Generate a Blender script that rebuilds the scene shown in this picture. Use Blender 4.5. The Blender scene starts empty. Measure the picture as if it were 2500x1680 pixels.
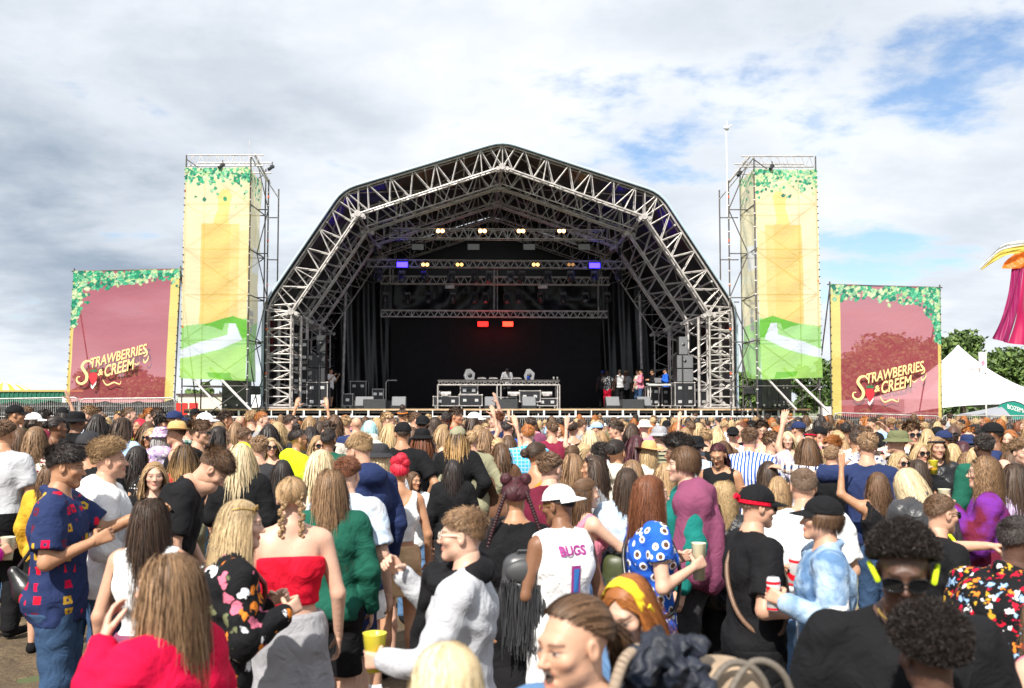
import bpy,math,random
import numpy as np
from mathutils import Vector,Matrix
# -- camera, sky, sun, exposure
SC=bpy.context.scene
COL=SC.collection
HC=2.12
FPX=2430.0
TILT=math.atan(147/FPX)
cd=bpy.data.cameras.new("camera");cam=bpy.data.objects.new("camera",cd);COL.objects.link(cam)
cam.location=(0,0,HC);cam.rotation_euler=(math.pi/2+TILT,0,0)
cd.sensor_width=36;cd.lens=36*FPX/2500;cd.clip_start=0.05;cd.clip_end=3000
cd.dof.use_dof=True;cd.dof.focus_distance=17.0;cd.dof.aperture_fstop=3.8
SC.camera=cam
SUN_EL,SUN_AZ=math.radians(46),math.radians(24)
sd=bpy.data.lights.new("sun",'SUN');sd.energy=5.0;sd.angle=math.radians(0.6);sd.color=(1.0,0.945,0.86)
sun=bpy.data.objects.new("sun",sd);COL.objects.link(sun)
sdir=Vector((-math.sin(SUN_AZ)*math.cos(SUN_EL),-math.cos(SUN_AZ)*math.cos(SUN_EL),math.sin(SUN_EL)))
sun.rotation_euler=(-sdir).to_track_quat('-Z','Y').to_euler();sun.location=(-20,-20,30)
SC.view_settings.view_transform='Standard';SC.view_settings.look='None'
SC.view_settings.exposure=0.64;SC.view_settings.gamma=1.0
SC.cycles.max_bounces=6;SC.cycles.transparent_max_bounces=12
SC.cycles.use_denoising=True
W=bpy.data.worlds.new("World");SC.world=W;W.use_nodes=True
nt=W.node_tree;nt.nodes.clear()
def N(t,**k):
 n=nt.nodes.new(t)
 for a,b in k.items():setattr(n,a,b)
 return n
def L(a,b):nt.links.new(a,b)
def SM(v0,v1,x,o0=0.0,o1=1.0):
 m=N('ShaderNodeMapRange');m.interpolation_type='SMOOTHSTEP'
 for i,v in((1,v0),(2,v1),(3,o0),(4,o1)):m.inputs[i].default_value=v
 L(x,m.inputs[0]);return m.outputs[0]
def MA(op,a,b=None,c=None):
 m=N('ShaderNodeMath',operation=op)
 for i,v in enumerate((a,b,c)):
  if v is None:continue
  if isinstance(v,(int,float)):m.inputs[i].default_value=v
  else:L(v,m.inputs[i])
 return m.outputs[0]
def MIXC(f,a,b):
 m=N('ShaderNodeMix',data_type='RGBA');
 if isinstance(f,float):m.inputs[0].default_value=f
 else:L(f,m.inputs[0])
 for i,v in((6,a),(7,b)):
  if isinstance(v,tuple):m.inputs[i].default_value=(*v,1)
  else:L(v,m.inputs[i])
 return m.outputs[2]
tc=N('ShaderNodeTexCoord');sky=N('ShaderNodeTexSky');sky.sky_type='NISHITA';sky.sun_disc=False
sky.sun_elevation=SUN_EL;sky.sun_rotation=math.pi+SUN_AZ
sky.ozone_density=2.0
sep=N('ShaderNodeSeparateXYZ');L(tc.outputs['Generated'],sep.inputs[0])
x,y,z=sep.outputs
zz=MA('ADD',MA('MAXIMUM',z,0.0),0.19)
cx=MA('DIVIDE',x,zz);cy=MA('DIVIDE',y,zz)
cmb=N('ShaderNodeCombineXYZ');L(cx,cmb.inputs[0]);L(cy,cmb.inputs[1])
def NOI(scale,det,rough,off=(0,0,0),dist=0.0,sc3=(1,1,1)):
 mp=N('ShaderNodeMapping');mp.inputs[1].default_value=off;mp.inputs[3].default_value=sc3
 L(cmb.outputs[0],mp.inputs[0])
 n=N('ShaderNodeTexNoise');n.inputs['Scale'].default_value=scale;n.inputs['Detail'].default_value=det
 n.inputs['Roughness'].default_value=rough;n.inputs['Distortion'].default_value=dist
 L(mp.outputs[0],n.inputs['Vector']);return n.outputs[0]
n_big=NOI(0.62,3,0.5,(3.1,1.7,0),0.4)
n_mid=NOI(1.5,9,0.56,(0.4,5.2,0),0.1)
n_fin=NOI(5.0,7,0.60,(8.4,2.2,0),0.1)
az=MA('DIVIDE',x,MA('MAXIMUM',y,0.05));el=z
def blob(a0,e0,ra,re):
 da=MA('DIVIDE',MA('SUBTRACT',az,a0),ra);de=MA('DIVIDE',MA('SUBTRACT',el,e0),re)
 return SM(1.0,0.0,MA('ADD',MA('MULTIPLY',da,da),MA('MULTIPLY',de,de)))
open_=MA('MULTIPLY',blob(0.47,0.30,0.13,0.085),0.14)
open_=MA('ADD',open_,MA('MULTIPLY',blob(0.35,0.132,0.17,0.055),0.19))
open_=MA('ADD',open_,MA('MULTIPLY',blob(0.14,0.235,0.15,0.07),0.09))
open_=MA('ADD',open_,MA('MULTIPLY',blob(0.25,0.30,0.22,0.15),0.065))
open_=MA('ADD',open_,MA('MULTIPLY',blob(-0.50,0.09,0.22,0.035),0.08))
dens=MA('ADD',MA('MULTIPLY',n_mid,0.50),MA('MULTIPLY',n_fin,0.50))
cover=SM(0.31,0.47,MA('SUBTRACT',MA('ADD',dens,0.03),open_))
dark_l=MA('ADD',MA('MULTIPLY',blob(-0.48,0.15,0.26,0.13),0.62),MA('MULTIPLY',blob(-0.40,0.29,0.34,0.13),0.20))
dark_l=MA('ADD',dark_l,MA('MULTIPLY',blob(0.36,0.07,0.16,0.03),0.25))
shade=MA('ADD',MA('MULTIPLY',SM(0.42,0.66,n_big),0.30),MA('MULTIPLY',dark_l,SM(0.35,0.62,MA('ADD',MA('MULTIPLY',n_mid,0.7),MA('MULTIPLY',n_big,0.3)),0.35,1.0)))
shade=MA('ADD',shade,MA('MULTIPLY',SM(0.36,0.64,n_mid),0.30))
shade=MA('ADD',shade,MA('MULTIPLY',SM(0.38,0.62,n_fin),0.12));shade=MA('MULTIPLY',MA('SUBTRACT',shade,0.10),0.86);shade=MA('MAXIMUM',MA('MINIMUM',shade,1.0),0.0)
cloudc=MIXC(shade,(0.685,0.715,0.755),(0.215,0.275,0.355))
skyb=N('ShaderNodeMix',data_type='RGBA',blend_type='MULTIPLY');skyb.inputs[0].default_value=1.0
L(sky.outputs[0],skyb.inputs[6]);skyb.inputs[7].default_value=(0.11,0.115,0.120,1)
fin=MIXC(cover,skyb.outputs[2],cloudc)
bg=N('ShaderNodeBackground');bg.inputs[1].default_value=0.94;L(fin,bg.inputs[0])
out=N('ShaderNodeOutputWorld');L(bg.outputs[0],out.inputs[0])
# -- helpers
def P(px,py,Y):
 """the point at distance Y ahead that the photo shows at pixel (px, py)"""
 u,v=(px-1250)/FPX,(840-py)/FPX
 yy=math.cos(TILT)-v*math.sin(TILT);zz=math.sin(TILT)+v*math.cos(TILT)
 s=Y/yy
 return Vector((u*s,Y,HC+zz*s))
def tag(o,label=None,cat=None,group=None,kind=None):
 if label:o["label"]=label
 if cat:o["category"]=cat
 if group:o["group"]=group
 if kind:o["kind"]=kind
 return o
def empty(name,loc=(0,0,0),rz=0,label=None,cat=None,group=None):
 o=bpy.data.objects.new(name,None);o.empty_display_size=0.1;COL.objects.link(o)
 o.location=loc;o.rotation_euler=(0,0,rz)
 return tag(o,label,cat,group)
def kids(o):return[c for c in ALLO.get(o.name,[])]
ALLO={}
def link(name,me,parent=None,mats=None,objmat=False):
 o=bpy.data.objects.new(name,me);COL.objects.link(o)
 if parent is not None:
  o.parent=parent;ALLO.setdefault(parent.name,[]).append(o)
 if mats:
  for i,m in enumerate(mats):
   if len(me.materials)<=i:me.materials.append(m)
   if objmat:
    o.material_slots[i].link='OBJECT';o.material_slots[i].material=m
 return o
def copy_tree(o,parent=None):
 c=o.copy();COL.objects.link(c)
 if parent is not None:
  c.parent=parent;ALLO.setdefault(parent.name,[]).append(c)
 for k in list(ALLO.get(o.name,[])):copy_tree(k,c)
 return c
def mesh_np(name,V,F,smooth=True,attr=None,mat_idx=None):
 """V (n,3), F (m,4) or (m,3) numpy -> mesh"""
 me=bpy.data.meshes.new(name);V=np.asarray(V,np.float32);F=np.asarray(F,np.int32)
 me.vertices.add(len(V));me.vertices.foreach_set("co",V.ravel())
 k=F.shape[1];me.loops.add(F.size);me.loops.foreach_set("vertex_index",F.ravel())
 me.polygons.add(len(F));me.polygons.foreach_set("loop_start",np.arange(0,F.size,k,dtype=np.int32))
 try:me.polygons.foreach_set("loop_total",np.full(len(F),k,np.int32))
 except Exception:pass
 me.update(calc_edges=True)
 me.polygons.foreach_set("use_smooth",np.full(len(F),smooth,bool))
 if mat_idx is not None:me.polygons.foreach_set("material_index",np.asarray(mat_idx,np.int32))
 if attr is not None:
  a=me.color_attributes.new("Col",'FLOAT_COLOR','POINT')
  c=np.ones((len(V),4),np.float32);c[:,:attr.shape[1]]=attr
  a.data.foreach_set("color",c.ravel())
 me.update();return me
class MB:
 def __init__(s):s.v=[];s.f=[];s.m=[];s.sm=[];s.cur=0
 def add(s,vs,fs,smooth=False):
  b=len(s.v);s.v+=[tuple(v)for v in vs];s.f+=[tuple(b+i for i in f)for f in fs]
  s.m+=[s.cur]*len(fs);s.sm+=[smooth]*len(fs);return s
 def box(s,c,d,rot=None,bev=0.0):
  hx,hy,hz=d[0]/2,d[1]/2,d[2]/2;c=Vector(c)
  if bev<=0:
   vs=[Vector((a*hx,b*hy,e*hz))for e in(-1,1)for b in(-1,1)for a in(-1,1)]
   fs=[(0,2,3,1),(4,5,7,6),(0,1,5,4),(2,6,7,3),(0,4,6,2),(1,3,7,5)]
  else:
   vs=[];fs=[];idx={}
   for a in(-1,1):
    for b in(-1,1):
     for e in(-1,1):
      for k in range(3):
       q=[a*(hx-bev),b*(hy-bev),e*(hz-bev)];q[k]=(a,b,e)[k]*(hx,hy,hz)[k]
       idx[(a,b,e,k)]=len(vs);vs.append(Vector(q))
   def quad(ks):
    ps=[vs[i]for i in ks];n=(ps[1]-ps[0]).cross(ps[2]-ps[1]);m=sum(ps,Vector())/len(ps)
    fs.append(tuple(ks)if n.dot(m)>0 else tuple(ks[::-1]))
   for k,(i,j)in enumerate(((1,2),(0,2),(0,1))):
    for sg in(-1,1):
     ks=[]
     for p,q in((-1,-1),(1,-1),(1,1),(-1,1)):
      t=[0,0,0];t[k]=sg;t[i]=p;t[j]=q;ks.append(idx[(*t,k)])
     quad(ks)
   for k,(i,j)in enumerate(((1,2),(0,2),(0,1))):
    for p in(-1,1):
     for q in(-1,1):
      t=[0,0,0];t[i]=p;t[j]=q
      a0=list(t);a0[k]=-1;a1=list(t);a1[k]=1
      quad([idx[(*a0,i)],idx[(*a1,i)],idx[(*a1,j)],idx[(*a0,j)]])
   for a in(-1,1):
    for b in(-1,1):
     for e in(-1,1):quad([idx[(a,b,e,0)],idx[(a,b,e,1)],idx[(a,b,e,2)]])
  if rot is not None:vs=[rot@v for v in vs]
  return s.add([v+c for v in vs],fs)
 def tube(s,a,b,r,n=6,r2=None,cap=True):
  a=Vector(a);b=Vector(b);d=b-a
  if d.length<1e-6:return s
  d.normalize();u=d.orthogonal().normalized();w=d.cross(u);r2=r if r2 is None else r2
  vs=[]
  for p,rr in((a,r),(b,r2)):
   for i in range(n):
    t=2*math.pi*i/n;vs.append(p+u*(rr*math.cos(t))+w*(rr*math.sin(t)))
  fs=[(i,(i+1)%n,n+(i+1)%n,n+i)for i in range(n)]
  s.add(vs,fs,n>4)
  if cap:s.add(vs,[tuple(range(n-1,-1,-1)),tuple(range(n,2*n))])
  return s
 def path(s,pts,r,n=6):
  for a,b in zip(pts[:-1],pts[1:]):s.tube(a,b,r,n)
  return s
 def lathe(s,prof,n=16,c=(0,0,0),M=None):
  c=Vector(c);vs=[]
  for r,z in prof:
   for i in range(n):
    t=2*math.pi*i/n;v=Vector((r*math.cos(t),r*math.sin(t),z))
    vs.append((M@v if M else v)+c)
  fs=[]
  for k in range(len(prof)-1):
   for i in range(n):
    j=(i+1)%n;fs.append((k*n+i,k*n+j,(k+1)*n+j,(k+1)*n+i))
  return s.add(vs,fs,True)
 def prism(s,pts,dvec):
  """closed polygon pts swept by dvec"""
  n=len(pts);d=Vector(dvec);a=[Vector(p)for p in pts];vs=a+[p+d for p in a]
  fs=[tuple(range(n-1,-1,-1)),tuple(range(n,2*n))]+[(i,(i+1)%n,n+(i+1)%n,n+i)for i in range(n)]
  return s.add(vs,fs)
 def build(s,name,mats,parent=None,label=None,cat=None,group=None,kind=None):
  me=bpy.data.meshes.new(name);me.from_pydata(s.v,[],s.f);me.update()
  if not isinstance(mats,(list,tuple)):mats=[mats]
  for m in mats:me.materials.append(m)
  me.polygons.foreach_set("material_index",s.m);me.polygons.foreach_set("use_smooth",s.sm)
  return tag(link(name,me,parent),label,cat,group,kind)
  # -- materials
_mc={}
def mat(name,col,rough=0.6,metal=0.0,noise=0.0,nscale=8.0,bump=0.0,bscale=40.0,emit=None,estr=0.0,trans=0.0,spec=None,sheen=0.0,coat=0.0):
 key=(name,tuple(round(c,3)for c in col),rough,metal,noise,nscale,bump,bscale,emit,estr,trans)
 if key in _mc:return _mc[key]
 m=bpy.data.materials.new(name);m.use_nodes=True;t=m.node_tree;b=t.nodes["Principled BSDF"]
 b.inputs["Base Color"].default_value=(*col,1);b.inputs["Roughness"].default_value=rough
 b.inputs["Metallic"].default_value=metal
 if spec is not None:b.inputs["Specular IOR Level"].default_value=spec
 if sheen:b.inputs["Sheen Weight"].default_value=sheen
 if coat:b.inputs["Coat Weight"].default_value=coat
 if emit:b.inputs["Emission Color"].default_value=(*emit,1);b.inputs["Emission Strength"].default_value=estr
 if noise or bump:
  tcn=t.nodes.new('ShaderNodeTexCoord')
  if noise:
   n=t.nodes.new('ShaderNodeTexNoise');n.inputs['Scale'].default_value=nscale;n.inputs['Detail'].default_value=6
   t.links.new(tcn.outputs['Object'],n.inputs['Vector'])
   r=t.nodes.new('ShaderNodeMapRange');r.inputs[1].default_value=0.3;r.inputs[2].default_value=0.7
   r.inputs[3].default_value=1-noise;r.inputs[4].default_value=1+noise
   t.links.new(n.outputs[0],r.inputs[0])
   mx=t.nodes.new('ShaderNodeVectorMath');mx.operation='SCALE';mx.inputs[0].default_value=col
   t.links.new(r.outputs[0],mx.inputs['Scale']);t.links.new(mx.outputs[0],b.inputs["Base Color"])
  if bump:
   n2=t.nodes.new('ShaderNodeTexNoise');n2.inputs['Scale'].default_value=bscale;n2.inputs['Detail'].default_value=4
   t.links.new(tcn.outputs['Object'],n2.inputs['Vector'])
   bp=t.nodes.new('ShaderNodeBump');bp.inputs['Strength'].default_value=bump;bp.inputs['Distance'].default_value=0.02
   t.links.new(n2.outputs[0],bp.inputs['Height']);t.links.new(bp.outputs[0],b.inputs['Normal'])
 _mc[key]=m;return m
def banner_mat(name,transp=0.12,transl=0.45,bump=0.35):
 m=bpy.data.materials.new(name);m.use_nodes=True;t=m.node_tree;t.nodes.clear()
 o=t.nodes.new('ShaderNodeOutputMaterial');a=t.nodes.new('ShaderNodeAttribute');a.attribute_name="Col"
 d=t.nodes.new('ShaderNodeBsdfDiffuse');tr=t.nodes.new('ShaderNodeBsdfTranslucent');tp=t.nodes.new('ShaderNodeBsdfTransparent')
 tcn=t.nodes.new('ShaderNodeTexCoord');n=t.nodes.new('ShaderNodeTexNoise');n.inputs['Scale'].default_value=1.6;n.inputs['Detail'].default_value=5
 n.inputs['Distortion'].default_value=1.5
 mp=t.nodes.new('ShaderNodeMapping');mp.inputs[3].default_value=(1,1,2.2);t.links.new(tcn.outputs['Object'],mp.inputs[0]);t.links.new(mp.outputs[0],n.inputs[0])
 bp=t.nodes.new('ShaderNodeBump');bp.inputs['Strength'].default_value=bump;bp.inputs['Distance'].default_value=0.25;t.links.new(n.outputs[0],bp.inputs['Height'])
 for s in(d,tr):t.links.new(a.outputs['Color'],s.inputs[0]);t.links.new(bp.outputs[0],s.inputs['Normal'])
 tw=t.nodes.new('ShaderNodeMix');tw.data_type='RGBA';tw.inputs[0].default_value=.5;tw.inputs[7].default_value=(1,1,1,1);t.links.new(a.outputs['Color'],tw.inputs[6]);t.links.new(tw.outputs[2],tp.inputs[0])
 m1=t.nodes.new('ShaderNodeMixShader');m1.inputs[0].default_value=transl;m2=t.nodes.new('ShaderNodeMixShader')
 t.links.new(a.outputs['Alpha'],m2.inputs[0])
 t.links.new(d.outputs[0],m1.inputs[1]);t.links.new(tr.outputs[0],m1.inputs[2])
 t.links.new(m1.outputs[0],m2.inputs[1]);t.links.new(tp.outputs[0],m2.inputs[2]);t.links.new(m2.outputs[0],o.inputs[0])
 return m
M=dict(alu=mat("aluminium",(0.47,0.44,0.42),0.42,0.35,0.3,5),steel=mat("galvanised_steel",(0.66,0.62,0.60),0.45,0.15,0.3,4),dsteel=mat("weathered_steel",(0.10,0.092,0.09),0.6,0.3,0.25,4),black=mat("black_plastic",(0.018,0.018,0.02),0.45,0,0.2,12),headblack=mat("lamp_black",(0.05,0.05,0.055),0.35,0.1,0.2,12),grille=mat("speaker_grille",(0.045,0.047,0.05),0.5,0.2,0.25,30,0.3,90),greybox=mat("grey_grille",(0.16,0.165,0.175),0.6,0.1,0.15,20,0.3,80),pvc=mat("black_pvc",(0.012,0.012,0.014),0.34,0,0.3,2,0.5,1.4),rim=mat("canopy_rim",(0.40,0.50,0.58),0.5),skin_out=mat("canopy_outside",(0.35,0.42,0.5),0.5),cloth=mat("black_serge",(0.008,0.008,0.010),0.9,0,0.2,3),wood=mat("pale_plywood",(0.50,0.34,0.20),0.7,0,0.25,6),deckw=mat("deck_ply",(0.045,0.04,0.038),0.6,0,0.3,3),white=mat("white_paint",(0.78,0.77,0.74),0.5,0,0.05,4),tentw=mat("white_pvc",(0.66,0.66,0.68),0.45,0,0.06,1.2),orange=mat("orange_ring",(0.7,0.12,0.03),0.6),red=mat("red_door",(0.62,0.03,0.025),0.45),casep=mat("flight_case_panel",(0.02,0.02,0.023),0.35,0,0.2,10),glass=mat("window_glass",(0.05,0.06,0.08),0.1),)
# -- ground
def ground_mat():
 m=bpy.data.materials.new("trampled_mud");m.use_nodes=True;t=m.node_tree;b=t.nodes["Principled BSDF"];b.inputs['Roughness'].default_value=0.85
 tcn=t.nodes.new('ShaderNodeTexCoord')
 def noi(s,d):
  n=t.nodes.new('ShaderNodeTexNoise');n.inputs['Scale'].default_value=s;n.inputs['Detail'].default_value=d;n.inputs['Roughness'].default_value=0.65
  t.links.new(tcn.outputs['Object'],n.inputs[0]);return n
 a=noi(3.0,8);c=noi(22,6)
 r=t.nodes.new('ShaderNodeValToRGB');r.color_ramp.elements[0].position=0.36;r.color_ramp.elements[0].color=(0.060,0.040,0.022,1)
 r.color_ramp.elements[1].position=0.66;r.color_ramp.elements[1].color=(0.21,0.155,0.085,1)
 e=r.color_ramp.elements.new(0.52);e.color=(0.125,0.085,0.045,1)
 ad=t.nodes.new('ShaderNodeMath');ad.operation='MULTIPLY_ADD';ad.inputs[1].default_value=0.55;
 m2=t.nodes.new('ShaderNodeMath');m2.operation='MULTIPLY';m2.inputs[1].default_value=0.45
 t.links.new(a.outputs[0],m2.inputs[0]);t.links.new(c.outputs[0],ad.inputs[0]);t.links.new(m2.outputs[0],ad.inputs[2])
 t.links.new(ad.outputs[0],r.inputs[0]);t.links.new(r.outputs[0],b.inputs['Base Color'])
 bp=t.nodes.new('ShaderNodeBump');bp.inputs['Strength'].default_value=0.9;bp.inputs['Distance'].default_value=0.05
 t.links.new(c.outputs[0],bp.inputs['Height']);t.links.new(bp.outputs[0],b.inputs['Normal'])
 return m
gx=np.linspace(-12,12,240);gy=np.linspace(-2,26,280);X,Y=np.meshgrid(gx,gy)
rng=np.random.RandomState(5)
Zg=np.zeros_like(X)
for k in range(22):
 fx,fy=rng.normal(0,5.5,2);Zg+=0.0045*np.sin(fx*X+fy*Y+rng.uniform(0,6.28))
edge=np.clip(np.minimum(np.minimum(X+12,12-X),np.minimum(Y+2,26-Y))/1.5,0,1)
Zg=Zg*edge+0.004
V=np.stack([X.ravel(),Y.ravel(),Zg.ravel()],1);nx,ny=240,280
I=(np.arange(ny-1)[:,None]*nx+np.arange(nx-1)[None]).ravel();F=np.stack([I,I+1,I+nx+1,I+nx],1)
GM=ground_mat()
tag(link("ground",mesh_np("ground",V,F),None,[GM]),kind="structure")
g=MB();g.add([(-700,-60,-0.03),(700,-60,-0.03),(700,900,-0.03),(-700,900,-0.03)],[(0,1,2,3)])
g.build("field",mat("grass_field",(0.07,0.085,0.03),0.9,0,0.35,0.6,0.5,20),kind="structure")
# -- stage
DECK=1.93
def stage_yaw_root():
 return empty("festival_stage",(-0.40,42.0,0),math.radians(2.8),"large arched festival stage with black canopy and silver truss ribs","stage")
ST=stage_yaw_root()
SM_=Matrix.Translation(ST.location)@Matrix.Rotation(math.radians(2.8),4,'Z')
def sw(x,y,z):return SM_@Vector((x,y,z))
OUT=[(-9.95,6.25),(-6.75,11.15),(0,13.3),(6.75,11.15),(9.95,6.25)]
INN=[(-8.87,6.00),(-6.12,10.18),(0,12.27),(6.12,10.18),(8.87,6.00)]
def rounded(poly,r,z0):
 pts=[(poly[0][0],z0)]
 full=[(poly[0][0],z0)]+poly+[(poly[-1][0],z0)]
 for i in range(1,len(full)-1):
  a,b,c=(np.array(full[j])for j in(i-1,i,i+1))
  u=(a-b)/np.linalg.norm(a-b);v=(c-b)/np.linalg.norm(c-b)
  for t in np.linspace(0,1,5):
   p=(1-t)**2*(b+u*r)+2*t*(1-t)*b+t*t*(b+v*r);pts.append(tuple(p))
 pts.append((poly[-1][0],z0));return pts
ro=rounded(OUT,0.6,DECK-0.1)
def arch(k,y,dbl,rch=0.045,rlc=0.030):
 mb=MB();oo=rounded(OUT,0.5,DECK)
 for(o1,i1)in((0,0),)+(((0.42,0.42),)if dbl else()):
  yy=y+o1
  mb.path([(p[0]*0.992,yy,p[1]-0.05)for p in oo],rch,7)
  inn=[(INN[0][0],DECK)]+INN+[(INN[-1][0],DECK)]
  out=[(OUT[0][0],DECK)]+OUT+[(OUT[-1][0],DECK)]
  mb.path([(p[0],yy,p[1])for p in inn],rch,7)
  for j in range(6):
   a0,a1=np.array(out[j])*[0.992,1],np.array(out[j+1])*[0.992,1];b0,b1=np.array(inn[j]),np.array(inn[j+1])
   n=(4 if j in(0,5)else(6 if j in(1,4)else 7))
   for q in range(n):
    t0,t1,tm=q/n,(q+1)/n,(q+0.5)/n
    A0,A1=a0+(a1-a0)*t0,a0+(a1-a0)*t1;Bm=b0+(b1-b0)*tm
    mb.tube((A0[0],yy,A0[1]),(Bm[0],yy,Bm[1]),rlc,5,cap=False);mb.tube((Bm[0],yy,Bm[1]),(A1[0],yy,A1[1]),rlc,5,cap=False)
    if q and n>3:
     B0=b0+(b1-b0)*t0
     if q%2==0:mb.tube((A0[0],yy,A0[1]),(B0[0],yy,B0[1]),rlc,5,cap=False)
  for j in range(1,6):
   b=np.array(inn[j]);a=np.array(out[j])*[0.992,1];ap,an=np.array(out[j-1]),np.array(out[j+1])
   mb.tube((b[0],yy,b[1]),(a[0],yy,a[1]-0.12),rlc,5,cap=False)
   for qq,w in((ap,0.09 if j in(1,5)else 0.06),(an,0.09 if j in(1,5)else 0.06)):
    c=a+(qq-a)*w*1.4;mb.tube((b[0],yy,b[1]),(c[0],yy,c[1]),rlc,5,cap=False)
   mb.tube((b[0]-0.02,yy-0.07,b[1]),(b[0]-0.02,yy+0.07,b[1]),0.14,10)
   for dx_ in(-0.2,0.2):mb.tube((b[0]+dx_,yy-0.05,b[1]-0.08),(b[0]+dx_,yy+0.05,b[1]-0.08),0.09,8)
 if dbl:
  for j in range(6):
   b0,b1=np.array(inn[j]),np.array(inn[j+1]);a0,a1=np.array(out[j]),np.array(out[j+1])
   for q in range(6):
    p=b0+(b1-b0)*q/6;p2=b0+(b1-b0)*(q+1)/6;mb.tube((p[0],y+(0 if q%2 else.42),p[1]),(p2[0],y+(.42 if q%2 else 0),p2[1]),rlc*.8,5,cap=False)
    p=a0+(a1-a0)*q/6;mb.tube((p[0]*.99,y,p[1]-.05),(p[0]*.99,y+.42,p[1]-.05),rlc*.8,5,cap=False)
 mb.build("arch_truss",M['alu']if k<1 else M['steel'],ST)  # ribs of one metal; inner ones painted paler to look lit under the canopy
for k in range(5):arch(k,[0.05,4.1,8.2,12.3,16.2][k],k<3,0.047 if k==0 else 0.045,0.027 if k==0 else 0.027)
for sx in(-1,1):
 mb=MB()
 for z in np.linspace(DECK+0.15,6.0,12):mb.tube((sx*9.85,0.05,z),(sx*8.87,0.05,z+(0.0)),0.032,6)
 mb.tube((sx*9.45,0.5,DECK),(sx*9.45,0.5,6.3),0.085,8);mb.tube((sx*8.6,0.9,DECK),(sx*8.6,0.9,5.9),0.07,8)
 for z in np.linspace(DECK,5.6,6):
  mb.tube((sx*9.85,0.05,z),(sx*9.45,0.5,z+.35),0.03,5);mb.tube((sx*9.45,0.5,z+.35),(sx*8.6,0.9,z),0.03,5)
  mb.tube((sx*8.6,0.9,z),(sx*8.87,0.05,z+.35),0.03,5)
 mb.box((sx*9.3,0.3,DECK+0.05),(1.6,1.0,0.07));mb.build("tower_leg",M['alu'],ST)
pm=MB()
def along(poly,t):
 seg=min(int(t*(len(poly)-1)),len(poly)-2);f=t*(len(poly)-1)-seg
 return np.array(poly[seg])*(1-f)+np.array(poly[seg+1])*f
for t in np.arange(0,1.001,.0625):
 p=along(OUT,t)*[0.985,0.99];q=along(INN,t)
 pm.tube((p[0],0.1,p[1]),(p[0],16.3,p[1]),0.045,6)
 if abs(t*4-round(t*4))<1e-6:pm.tube((q[0],0.1,q[1]),(q[0],16.3,q[1]),0.04,6)
for j in range(4):
 y0,y1=[0.05,4.1,8.2,12.3,16.2][j:j+2]
 for t in np.arange(0.0,1.0,0.125):
  a=along(OUT,t)*[0.985,0.99];b=along(OUT,t+0.125)*[0.985,0.99]
  if int(t*8+j)%2:a,b=b,a
  pm.tube((a[0],y0,a[1]),(b[0],y1,b[1]),0.028,5,cap=False)
  a=along(INN,t);c=along(OUT,t)*[0.985,0.99]
  if(int(t*8))%2==0:pm.tube((a[0],y0,a[1]),(c[0],(y0+y1)/2,c[1]),0.028,5,cap=False);pm.tube((c[0],(y0+y1)/2,c[1]),(a[0],y1,a[1]),0.028,5,cap=False)
pm.build("roof_purlin",M['steel'],ST)
for j,y in enumerate((2.1,6.1,10.2,14.2)):
 cb=MB()
 for sx in(-1,1):
  a0,a1=np.array((0,12.9)),np.array((sx*6.5,10.8));b0,b1=np.array((0,12.0)),np.array((sx*6.0,10.0))
  cb.tube((b0[0],y,b0[1]),(b1[0],y,b1[1]),0.03,5)
  for q in range(6):
   A=a0+(a1-a0)*(q/6);B=b0+(b1-b0)*((q+.5)/6);C=a0+(a1-a0)*((q+1)/6)
   cb.tube((A[0],y,A[1]),(B[0],y,B[1]),0.024,4,cap=False);cb.tube((B[0],y,B[1]),(C[0],y,C[1]),0.024,4,cap=False)
 cb.build("roof_rafter",M['steel'],ST)
def skin(poly,y0,y1,ny_,amp,seed):
 rs=np.random.RandomState(seed);pts=[]
 for a,b in zip(poly[:-1],poly[1:]):
  n=max(1,int(np.hypot(b[0]-a[0],b[1]-a[1])/0.35))
  for i in range(n):pts.append((a[0]+(b[0]-a[0])*i/n,a[1]+(b[1]-a[1])*i/n))
 pts.append(poly[-1]);pts=np.array(pts);ys=np.linspace(y0,y1,ny_)
 S=np.linspace(0,1,len(pts));G,Yg=np.meshgrid(S,ys)
 sag=amp*np.abs(np.sin(math.pi*(Yg-y0)/4.05))*(0.6+0.4*np.sin(G*40+Yg))
 c=np.array([0,5.0]);d=pts-c;d/=np.linalg.norm(d,axis=1)[:,None]
 Vx=pts[None,:,0]-d[None,:,0]*sag;Vz=pts[None,:,1]-d[None,:,1]*sag
 V=np.stack([Vx,Yg,Vz],-1).reshape(-1,3);m=len(pts)
 I=(np.arange(ny_-1)[:,None]*m+np.arange(m-1)[None]).ravel()
 return V,np.stack([I,I+1,I+m+1,I+m],1)
V,F=skin([(p[0]*1.004,p[1]+0.04)for p in ro],-0.12,16.6,30,0.0,1);link("canopy",mesh_np("canopy",V,F),ST,[M['skin_out']])
V,F=skin([(p[0]*0.998,p[1])for p in ro],-0.08,16.5,60,0.10,2);link("canopy_lining",mesh_np("canopy_lining",V,F),ST,[M['pvc']])
rm=MB();rm.path([(p[0]*1.006,-0.1,p[1]+0.03)for p in ro],0.055,8);rm.build("canopy_rim",M['rim'],ST)
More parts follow.
